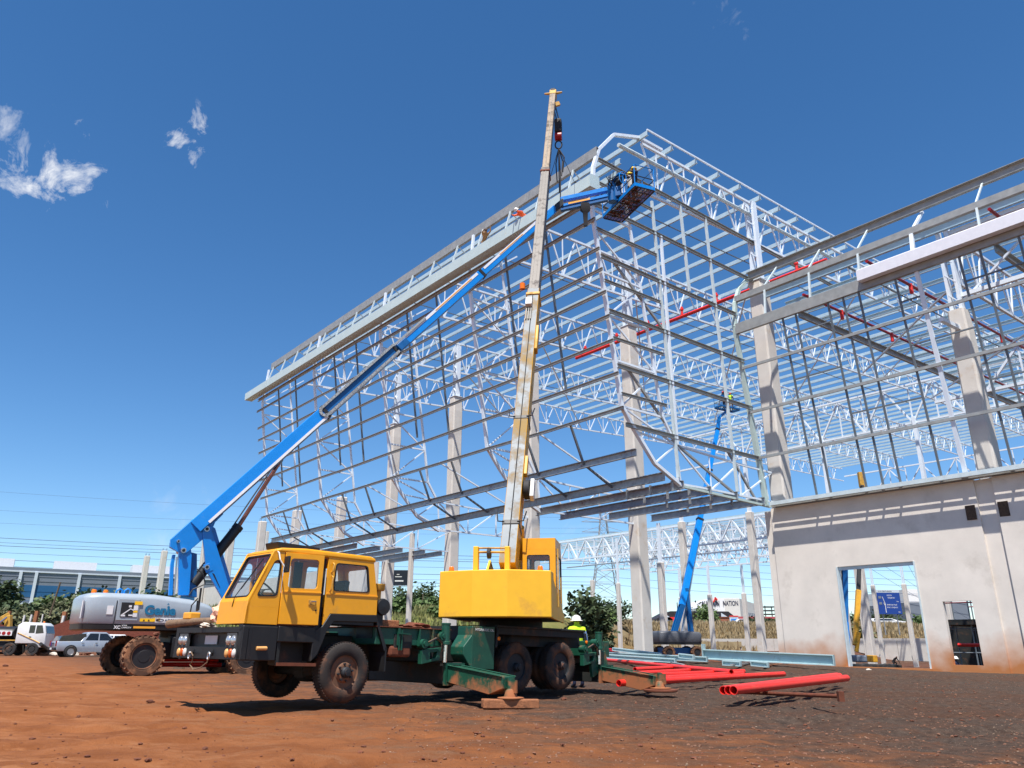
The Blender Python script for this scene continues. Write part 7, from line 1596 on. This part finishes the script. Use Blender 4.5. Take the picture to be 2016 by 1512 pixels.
# ================================================================== trees and bushes
TOPY = {28: 1189, 57: 1192, 93: 1178, 118: 1184, 152: 1176, 172: 1172, 245: 1178, 292: 1172, 322: 1177, -6: 1140, 8: 1204, 40: 1206, 78: 1204, 828: 1160, 782: 1170, 848: 1192, 775: 1198, 862: 1212, 1152: 1168, 1180: 1205, 1207: 1192, 1392: 1200, 1495: 1224, 1738: 1216, 1770: 1226, 1812: 1222, 1672: 1218, 1694: 1240, 1520: 1228}     # where each crown ends in the photograph
T_ = [(28, 1222, 94, 5.2, 6, 'leaf_dark', 'dark bush on the bank at the far left, behind the tanker'), (57, 1215, 98, 6.4, 7, 'leaf_dark', 'broad dark bush left of the leaning pole'), (93, 1217, 100, 5.6, 6, 'leaf_mid', 'bright green bush left of the leaning pole top'), (118, 1216, 96, 6.6, 8, 'leaf_olive', 'olive bush at the foot of the leaning pole'), (152, 1217, 100, 7.2, 7, 'leaf_mid', 'tall green bush just left of the grey turret'), (172, 1214, 104, 8.0, 7, 'leaf_dark', 'dark bush rising behind the amber beacons'), (245, 1214, 108, 6.6, 8, 'leaf_olive', 'yellow-green bush behind the lifting eyes'), (292, 1214, 106, 9.2, 8, 'leaf_dark', 'dark tree between the two left bare columns'), (322, 1214, 106, 7.2, 7, 'leaf_dark', 'dark bush right of the two bare columns'), (-6, 1220, 104, 10, 6, 'leaf_dark', 'tall dark tree cut by the left edge'), (8, 1224, 92, 3.2, 5, 'leaf_olive', 'low pale bush by the yellow crane arm'), (40, 1222, 92, 3.0, 5, 'leaf_olive', 'low olive shrub in front of the dark bush'), (78, 1222, 92, 3.6, 5, 'leaf_olive', 'low olive shrub by the stout brown post')]
for i, (x, y, D, h, w_, mt, lab) in enumerate(T_):
    p = at(x, y, D); p.z = gh(p.x, p.y); h = (at(x, TOPY[x], D).z - p.z) / 1.04; tree(lab, p, h, w_, MT[mt], seed=i, trunk=.08, leaf=.34, n=1700, group='bushes on the bank')
T2 = [(828, 1200, 150, 11, 11, 'leaf_dark', 'round dark tree on the bank right of the lone column'), (782, 1200, 155, 7, 11, 'leaf_dark', 'low dark tree below the billboard'), (848, 1218, 120, 6, 7, 'leaf_mid', 'green bush at the left edge of the counterweight'), (775, 1215, 112, 3.5, 7, 'leaf_mid', 'green shrub low on the bank behind the truck deck'), (862, 1224, 110, 3, 6, 'leaf_mid', 'low bright shrub under the counterweight corner'), (1152, 1262, 92, 12.5, 9, 'leaf_dark', 'large dark tree between the operator cab and the slim column'), (1180, 1262, 96, 8, 7, 'leaf_mid', 'green bush right of the slim column by the cab'), (1207, 1235, 170, 9, 12, 'leaf_dark', 'dark tree at the foot of the pylon'), (1392, 1229, 200, 9.5, 13, 'leaf_mid', 'round green tree in front of the white hall'), (1495, 1232, 196, 4, 7, 'leaf_dark', 'small dark bush below the red roof'), (1738, 1234, 210, 10, 14, 'leaf_dark', 'dark tree seen in the doorway below the sign'), (1770, 1234, 210, 6, 7, 'leaf_dark', 'small tree in the doorway right of the sign'), (1812, 1236, 190, 7, 7, 'leaf_mid', 'small tree at the right of the doorway'), (1672, 1236, 190, 9, 8, 'leaf_dark', 'dark tree at the left of the doorway'), (1694, 1252, 165, 6, 8, 'leaf_olive', 'dry bush behind the yellow boom in the doorway'), (1520, 1232, 196, 3.4, 6, 'leaf_mid', 'low bush beside the precast wall corner')]
for i, (x, y, D, h, w_, mt, lab) in enumerate(T2):
    p = at(x, y, D); p.z = gh(p.x, p.y) - .2; h = (at(x, TOPY[x], D).z - p.z) / 1.04; tree(lab, p, h, w_, MT[mt], 'tree' if h > 6.5 else 'bush', 'tree' if h > 6.5 else 'bush', seed=40 + i, trunk=.12, leaf=.42, n=1600, group='trees beyond the site')
# ================================================================== buildings far behind
wa, wb = at(-60, 1190, 137), at(520, 1190, 163); wa.z = wb.z = 0; wd_ = (wb - wa).normalized(); wn_ = Vc((wd_.y, -wd_.x, 0)); wl = (wb - wa).length
wh = thing('warehouse', 'long grey warehouse with a blue band across its wall, on the bank', 'warehouse', Vc(((wa + wb) / 2).to_tuple()))
for z0, z1, mt, pr_ in ((4.0, 8.6, 'wh_grey', 0), (8.6, 10.7, 'wh_blue', .05), (10.7, 12.9, 'wh_grey', .02), (12.9, 13.15, 'wh_light', .2), (13.15, 13.7, 'wh_grey', .12), (7.3, 7.6, 'wh_light', .6)):
    m = MB(); m.box((wa + wb) / 2 + Z * (z0 + z1) / 2 - wn_ * (5 - pr_), (wl, 10, z1 - z0), (wd_, wn_, Z)); m.build('wall_band', MT[mt], wh)
for x in (-20, 37, 68, 154, 234, 315):
    q = on_plane(x, 1150, wa + wn_ * .25, wn_); m = MB(); m.bar(Vc((q.x, q.y, 6.5)), Vc((q.x, q.y, 13.0)), .5, .4, up=wn_); m.build('downpipe', MT['wh_light'], wh)
for x0, x1 in ((-60, 25), (103, 187), (258, 345)):
    a = on_plane(x0, 1125, wa - wn_ * 8, wn_); b = on_plane(x1, 1125, wa - wn_ * 8, wn_); m = MB(); m.box(Vc(((a.x + b.x) / 2, (a.y + b.y) / 2, 14.6)), ((b - a).length, 5, 2.0), (wd_, wn_, Z)); m.build('roof_monitor', MT['white_paint'], wh)
for zc in (9.6, 11.4, 12.2, 8.0):
    m = MB(); m.bar(wa + wn_ * .07 + Z * zc, wb + wn_ * .07 + Z * zc, .04, .06); m.build('sheet_joint', MT['wh_grey' if zc > 10.6 else 'wh_blue'], wh)
def hall(label, x0, x1, ytop, D, dep, zb, mat, name='hall', cat='building', skew=0.0):
    a = at(x0, ytop, D); b = at(x1, ytop, D + skew); t = thing(name, label, cat, Vc(((a.x + b.x) / 2, (a.y + b.y) / 2, zb))); d = Vc((b.x - a.x, b.y - a.y, 0)); l_ = d.length; d.normalize(); nn = Vc((d.y, -d.x, 0))
    return t, Vc((a.x, a.y, 0)), Vc((b.x, b.y, 0)), d, nn, a.z, l_
t, a, b, d, nn, zt, l_ = hall('large white hall with rounded roof edges and dark lettering on its front', 1372, 1455, 1177, 420, 60, 0, 'white_paint', 'auction_hall')
m = MB(); rr_ = 5; m.prism([a + Z * 2, b + Z * 2, b + Z * zt, a + d * 8 + Z * zt, a + d * 3 + Z * (zt - 2), a + Z * (zt - 5)], -nn * 45); m.build('wall', MT['white_paint'], t)
e = at(1497, 1186, 470); e.z = 0; m = MB(); m.prism([b + Z * 2 + nn * .3, e + Z * 2, e + Z * (zt - 4), e - (e - b) * .06 + Z * (zt - 1.5), b + Z * (zt - .2) + nn * .3], -d * 8); m.build('side_wing', MT['offwhite'], t)
for k in range(10):
    q = b + (e - b) * (.12 + k * .08); m = MB(); m.box(q + Z * (zt - 10.5) + d * .2, (.5, 1.6, 7.5), (d, (e - b).normalized(), Z)); m.build('window', MT['wh_grey'], t)
f = at(1560, 1215, 440); f.z = 0; m = MB(); m.prism([b + Z * 2 + nn * .8, f + Z * 2, f + Z * (zt - 20), b + Z * (zt - 14) + nn * .8], -nn * 20); m.build('low_wing', MT['offwhite'], t)
lt = text_part('AUCTION   NATION', 3.5, a + d * 2.2 + Z * (zt - 3.9) + nn * .3, d, Z, MT['cloth_navy'], t, bold=.07, depth=.1, spacing=1.0, xscale=.60)
m = MB(); c = a + d * 9.3 + Z * (zt - 1.0) + nn * .6; m.bar(c - d * .9 - Z * 1.2, c + d * .4 + Z * 1.0, .5, .8, up=nn); m.bar(c + d * .2 + Z * 1.4, c + d * 1.2 - Z * .2, .5, 1.4, up=nn); m.build('red_emblem', MT['pipe_red'], t)
t, a, b, d, nn, zt, l_ = hall('dark slate-blue building with pale blue panels in front of the white hall', 1292, 1448, 1203, 330, 30, 0, 'wh_grey', 'showroom')
m = MB(); m.prism([a + Z * 2, b + Z * 2, b + Z * (zt - 2.4), b - d * 3 + Z * zt, a + d * 6 + Z * zt, a + Z * (zt - 3)], -nn * 25); m.build('wall', MT['wh_blue' if 0 else 'rim_dark'], t)
for x0, x1 in ((1306, 1324), (1420, 1440)):
    p0, p1 = on_plane(x0, 1215, a + nn * .2, nn), on_plane(x1, 1215, a + nn * .2, nn); m = MB(); m.prism([Vc((p0.x, p0.y, zt - 6)), Vc((p1.x, p1.y, zt - 6)), Vc((p1.x, p1.y, zt - 3.2)), Vc((p0.x, p0.y, zt - .6))], nn * .2); m.build('advert_panel', MT['wh_light'], t); m = MB(); m.prism([Vc((p0.x, p0.y, zt - 4.6)), Vc((p1.x, p1.y, zt - 5.6)), Vc((p1.x, p1.y, zt - 4.6)), Vc((p0.x, p0.y, zt - 2.6))], nn * .35); m.build('advert_stripe', MT['lift_blue'], t)
m = MB(); p0 = on_plane(1328, 1212, a + nn * .2, nn); m.box(Vc((p0.x, p0.y, zt - 3.4)), (6, .4, 2), (d, nn, Z)); m.build('red_sign', MT['pipe_red'], t)
t, a, b, d, nn, zt, l_ = hall('low brick building with a dark red roof by the precast wall corner', 1455, 1545, 1218, 300, 20, 0, 'brick_red', 'brick_building')
m = MB(); m.box((a + b) / 2 - nn * 6 + Z * (zt / 2 - .8), (l_, 12, zt - 1.6), (d, nn, Z)); m.build('wall', MT['brick_red'], t); m = MB(); m.prism([a + Z * (zt - 2.2) + nn * .8, b + Z * (zt - 2.2) + nn * .8, b - nn * 6 + Z * (zt + .6), a - nn * 6 + Z * (zt + .6)], Z * .4); m.build('roof', MT['roof_red'], t)
t, a, b, d, nn, zt, l_ = hall('small tan brick block beside the round green tree', 1413, 1436, 1216, 260, 10, 0, 'brick_red', 'brick_kiosk')
m = MB(); m.box((a + b) / 2 - nn * 3 + Z * zt / 2, (l_, 6, zt), (d, nn, Z)); m.build('wall', MT['brick_red'], t); m = MB(); m.box((a + b) / 2 - nn * 3 + Z * (zt + .15), (l_ + .4, 6.4, .3), (d, nn, Z)); m.build('roof', MT['rust'], t)
t, a, b, d, nn, zt, l_ = hall('pale blue advertising hoarding below the white hall', 1436, 1453, 1214, 250, 1, 0, 'wh_light', 'hoarding', 'billboard')
m = MB(); m.box((a + b) / 2 + Z * (zt - 1.1), (l_, .3, 2.2), (d, nn, Z)); m.build('panel', MT['wh_light'], t); m = MB(); m.box((a + b) / 2 + Z * (zt - 1.1) + nn * .18, (l_ * .7, .05, 1.0), (d, nn, Z)); m.build('picture', MT['lift_blue'], t); m = MB(); m.box((a + b) / 2 + Z * (zt + .15) + nn * .1, (l_, .3, .3), (d, nn, Z)); m.build('header', MT['pipe_red'], t)
for k in (-1, 1): m = MB(); m.bar((a + b) / 2 + d * k * l_ * .35 + Z * 2, (a + b) / 2 + d * k * l_ * .35 + Z * (zt - 2.1), .2, .2, up=nn); m.build('post', MT['galv_pole'], t)
t, a, b, d, nn, zt, l_ = hall('white and grey industrial building at the right of the doorway', 1782, 1900, 1160, 260, 40, 0, 'white_paint', 'industrial_building')
for z0, z1, mt in ((2, zt * .42, 'white_paint'), (zt * .42, zt * .78, 'wh_grey'), (zt * .78, zt, 'white_paint')): m = MB(); m.box((a + b) / 2 - nn * 15 + Z * (z0 + z1) / 2 + nn * (.2 if z0 > 2 else 0), (l_, 30, z1 - z0), (d, nn, Z)); m.build('wall_band', MT[mt], t)
m = MB(); m.box(a + Z * (zt * .28) - d * 4 + nn * 4, (14, 6, .4), (d, nn, Z)); m.build('canopy', MT['white_paint'], t)
# billboard and blue road sign
t, a, b, d, nn, zt, l_ = hall('black advertising billboard with small white lettering on a post', 772, 806, 1122, 175, 1, 5, 'screen_dark', 'billboard', 'billboard')
m = MB(); m.box((a + b) / 2 + Z * (zt - 1.7), (l_, .5, 3.3), (d, nn, Z)); bo_ = m.build('panel', MT['screen_dark'], t, bevel=.04); m = MB(); m.bar((a + b) / 2 + Z * 4 - d * .2, (a + b) / 2 + Z * (zt - 3.3), .5, .5, up=nn); m.build('post', MT['galv_pole'], t); m = MB(); m.box((a + b) / 2 + Z * (zt - 3.55) + nn * .5, (l_, .9, .06), (d, nn, Z)); m.build('catwalk', MT['galv_pole'], t)
for k, (dx, dz, w_, h_) in enumerate(((-.2, -1.0, .6, .14), (-.1, -1.5, 1.5, .16), (.1, -2.4, 1.9, .28))): m = MB(); m.box((a + b) / 2 + d * (dx - .3) + Z * (zt + dz) + nn * .27, (w_, .02, h_), (d, nn, Z)); m.build('lettering', MT['offwhite'], bo_)
for k in range(7): m = MB(); m.box(a + d * l_ * (k + .5) / 7 + Z * (zt - 3.45) + nn * .8, (.1, .3, .1), (d, nn, Z)); m.build('floodlight', MT['galv_pole'], t)
t, a, b, d, nn, zt, l_ = hall('large blue motorway direction sign seen through the doorway', 1724, 1769, 1161, 150, 1, 5, 'sign_blue', 'road_sign', 'sign', 0)
hsg = 3.9; up_ = Z
m = MB(); m.box((a + b) / 2 + Z * (zt - hsg / 2 - .55), (l_, .2, hsg), (d, nn, Z)); so_ = m.build('panel', MT['sign_blue'], t); m = MB(); m.box((a + b) / 2 + Z * (zt - .27), (l_, .2, .5), (d, nn, Z)); so2 = m.build('header_panel', MT['wh_light'], t)
for k in (-1, 1): m = MB(); m.bar((a + b) / 2 - nn * .4 + d * k * l_ * .3 + Z * 3, (a + b) / 2 - nn * .4 + d * k * l_ * .3 + Z * (zt - 1), .16, .16, up=nn); m.build('post', MT['galv_pole'], t)
text_part('N14 CENTURION', .34, a + d * .3 + Z * (zt - .4) + nn * .11, d, Z, MT['ink_black'], so2, depth=.01)
for tx, dx, dz, sz in (('R101 N', 2.0, -1.15, .36), ('Old Jhb Rd', 2.1, -1.6, .36), ('1 km', 3.7, -2.25, .3), ('Brakfontein Road', 1.75, -2.85, .34), ('R101 S Old Jhb Rd', 1.75, -3.35, .33), ('1km', 3.85, -4.15, .3)): text_part(tx, sz, a + d * dx * .95 + Z * (zt + dz) + nn * .11, d, Z, MT['white_paint'], so_, depth=.01, xscale=.8)
m = MB(); m.path([a + d * 1.35 + Z * (zt - 4.2) + nn * .13, a + d * 1.35 + Z * (zt - 2.6) + nn * .13, a + d * 1.0 + Z * (zt - 1.3) + nn * .13], .07, 4); m.path([a + d * 1.35 + Z * (zt - 3) + nn * .13, a + d * 1.1 + Z * (zt - 2.4) + nn * .13], .06, 4); m.build('arrow', MT['white_paint'], so_)
for dz in (-1.4, -2.5): m = MB(); m.box(a + d * .5 + Z * (zt + dz) + nn * .12, (.55, .03, .45), (d, nn, Z)); m.build('exit_number', MT['wh_grey'], so_)
# ---- far cars on the motorway and its barrier
for i, (x, y, D, L_) in enumerate(((1466, 1231, 205, 4.6), (1530, 1233, 205, 4.5), (1412, 1230, 208, 4.2), (1745, 1239, 190, 9), (1668, 1239, 190, 5), (288 + 510, 1189, 165, 4.4))):
    p = at(x, y + 2, D); p.z = gh(p.x, p.y)
    car(['white car on the motorway below the white hall', 'white van at the edge of the precast wall, on the motorway', 'pale car behind the second slim column, on the motorway', 'long white vehicle under the blue sign in the doorway', 'white car at the left of the doorway, on the motorway', 'pale car on the bank below the billboard'][i], p, R(90), [(-L_ / 2, .4), (-L_ / 2, 1.0), (-L_ * .36, 1.5), (L_ * .15, 1.5), (L_ * .32, 1.0), (L_ / 2, .85), (L_ / 2, .4)], [], 1.8, 'car_white', (-L_ * .3, L_ * .3), .33, 'car', 'motorway_car', [[(-L_ * .34, 1.05), (L_ * .24, 1.05), (L_ * .13, 1.42), (-L_ * .31, 1.42)]], None, 'vehicles on the far motorway')
bf = thing('palisade_fence', 'pale concrete palisade fence along the dry embankment', 'fence', Vc((55, 186, 6)))
for i in range(46):
    x = 16 + i * 2.0; y = 163; z = gh(x, y)
    m = MB(); m.box(Vc((x, y, z + .9)), (.16, .16, 1.9)); m.build('fence_post', MT['timber_old'], bf)
    if i % 2 == 0:
        m = MB(); x2 = x + 4.0; z2 = gh(x2, y); m.bar(Vc((x, y, z + 1.2)), Vc((x2, y, z2 + 1.2)), .05, 1.0); m.build('fence_panel', MT['grass_dry'], bf)
for i in range(24):
    x = 18 + i * 4.2; y = 196; z = gh(x, y); 
    m = MB(); m.box(Vc((x, y, z + .4)), (.14, .14, .9)); m.build('barrier_post', MT['galv_pole'], bf)
m = MB(); m.bar(Vc((16, 196, gh(16, 196) + .7)), Vc((118, 196, gh(118, 196) + .7)), .08, .3); m.build('guard_rail', MT['galv_pole'], bf)
# ---- lattice pylon
pc = at(1187, 1010, 262); pz = pc.z; pc.z = gh(pc.x, pc.y); py = thing('pylon', 'tall lattice power pylon behind the slim columns', 'pylon', pc)
def hw(z): return 5.2 * (1 - z) ** 1.25 + .9
Ht = pz - pc.z; lv = [0, .14, .27, .39, .5, .6, .69, .77, .85, .92, 1.0]
for sx in (-1, 1):
    for sy in (-1, 1):
        m = MB()
        for z0, z1 in zip(lv, lv[1:]): m.bar(pc + Vc((sx * hw(z0), sy * hw(z0), z0 * Ht)), pc + Vc((sx * hw(z1), sy * hw(z1), z1 * Ht)), .22, .22)
        m.build('leg', MT['galv_pole'], py)
m = MB()
for z0, z1 in zip(lv, lv[1:]):
    h0, h1 = hw(z0), hw(z1)
    for fx in (0, 1):
        for s in (-1, 1):
            q = lambda k, z, h: pc + (Vc((k * h, s * h, z * Ht)) if fx else Vc((s * h, k * h, z * Ht)))
            m.bar(q(-1, z0, h0), q(1, z1, h1), .12, .12); m.bar(q(1, z0, h0), q(-1, z1, h1), .12, .12); m.bar(q(-1, z1, h1), q(1, z1, h1), .1, .1)
struct(m.build('lattice_bracing', MT['galv_pole'], py), 'stuff')
for z in (.74, .83, .92):
    for s in (-1, 1): m = MB(); tip = pc + Vc((s * 7.5, 0, z * Ht)); m.bar(pc + Vc((s * hw(z), .8, z * Ht)), tip, .14, .14); m.bar(pc + Vc((s * hw(z), -.8, z * Ht)), tip, .14, .14); m.bar(pc + Vc((s * hw(z), 0, z * Ht + 1.8)), tip, .12, .12); m.build('crossarm', MT['galv_pole'], py)
# ---- overhead lines
def wire(label, a, b, sag, r=.06, n=14, grp='power lines'):
    a = Vc(a); b = Vc(b); m = MB(); m.path([a + (b - a) * (i / n) - Z * sag * 4 * (i / n) * (1 - i / n) for i in range(n + 1)], r, 4); o = solo(m, 'power_line', MT['wire'], label, 'cable', a, grp)
LB = 'overhead power line crossing the sky behind the frame'
ORD = ['first', 'second', 'third', 'fourth', 'fifth', 'sixth', 'seventh', 'lowest']
for i, (yl, yr) in enumerate(((1036, 1100), (1046, 1106), (1053, 1110), (1067, 1122), (1081, 1136), (1094, 1146), (1102, 1152), (1110, 1158))): wire(ORD[i] + ' line down of the main group of power lines left of the crane', at(-400, yl, 235), at(1187, yr, 262), 1.5, .05 if i % 2 else .075)
for i, (yl, yr) in enumerate(((936, 1020), (978, 1040), (1008, 1050))): wire(ORD[i] + ' of the three faint high lines above the main group at the left', at(-400, yl, 240), at(1187, yr, 262), 2.5, .03)
for i, (yl, yr) in enumerate(((1075, 1110), (1092, 1130), (1105, 1150), (1118, 1160), (1135, 1175), (1150, 1190))): wire(ORD[i] + ' line down of the power lines right of the pylon', at(1187, yl, 262), at(2300, yr, 250), 2.0, .05)
for i, (x0, y0, x1, y1) in enumerate(((1560, 1020, 1900, 1230), (1600, 1020, 1960, 1250), (1750, 1040, 1860, 1240))): wire(ORD[i] + ' thin sloping cable from the left in the doorway sky', at(x0, y0, 150), at(x1, y1, 170), .5, .03, grp='service cables in the doorway')
tm = at(1512, 1193, 330); tz_ = tm.z; tm.z = gh(tm.x, tm.y); tb = thing('scaffold_tower', 'dark steel scaffold tower to the right of the white hall', 'tower', tm)
for sx in (-2, 2):
    for sy in (-2, 2): m = MB(); m.bar(tm + Vc((sx, sy, 0)), tm + Vc((sx, sy, tz_ - tm.z)), .3, .3); m.build('leg', MT['rim_dark'], tb)
for k in range(5): m = MB(); m.box(tm + Z * (tz_ - tm.z) * (.4 + .14 * k), (4.6, 4.6, .4)); m.build('deck', MT['rim_dark'], tb)
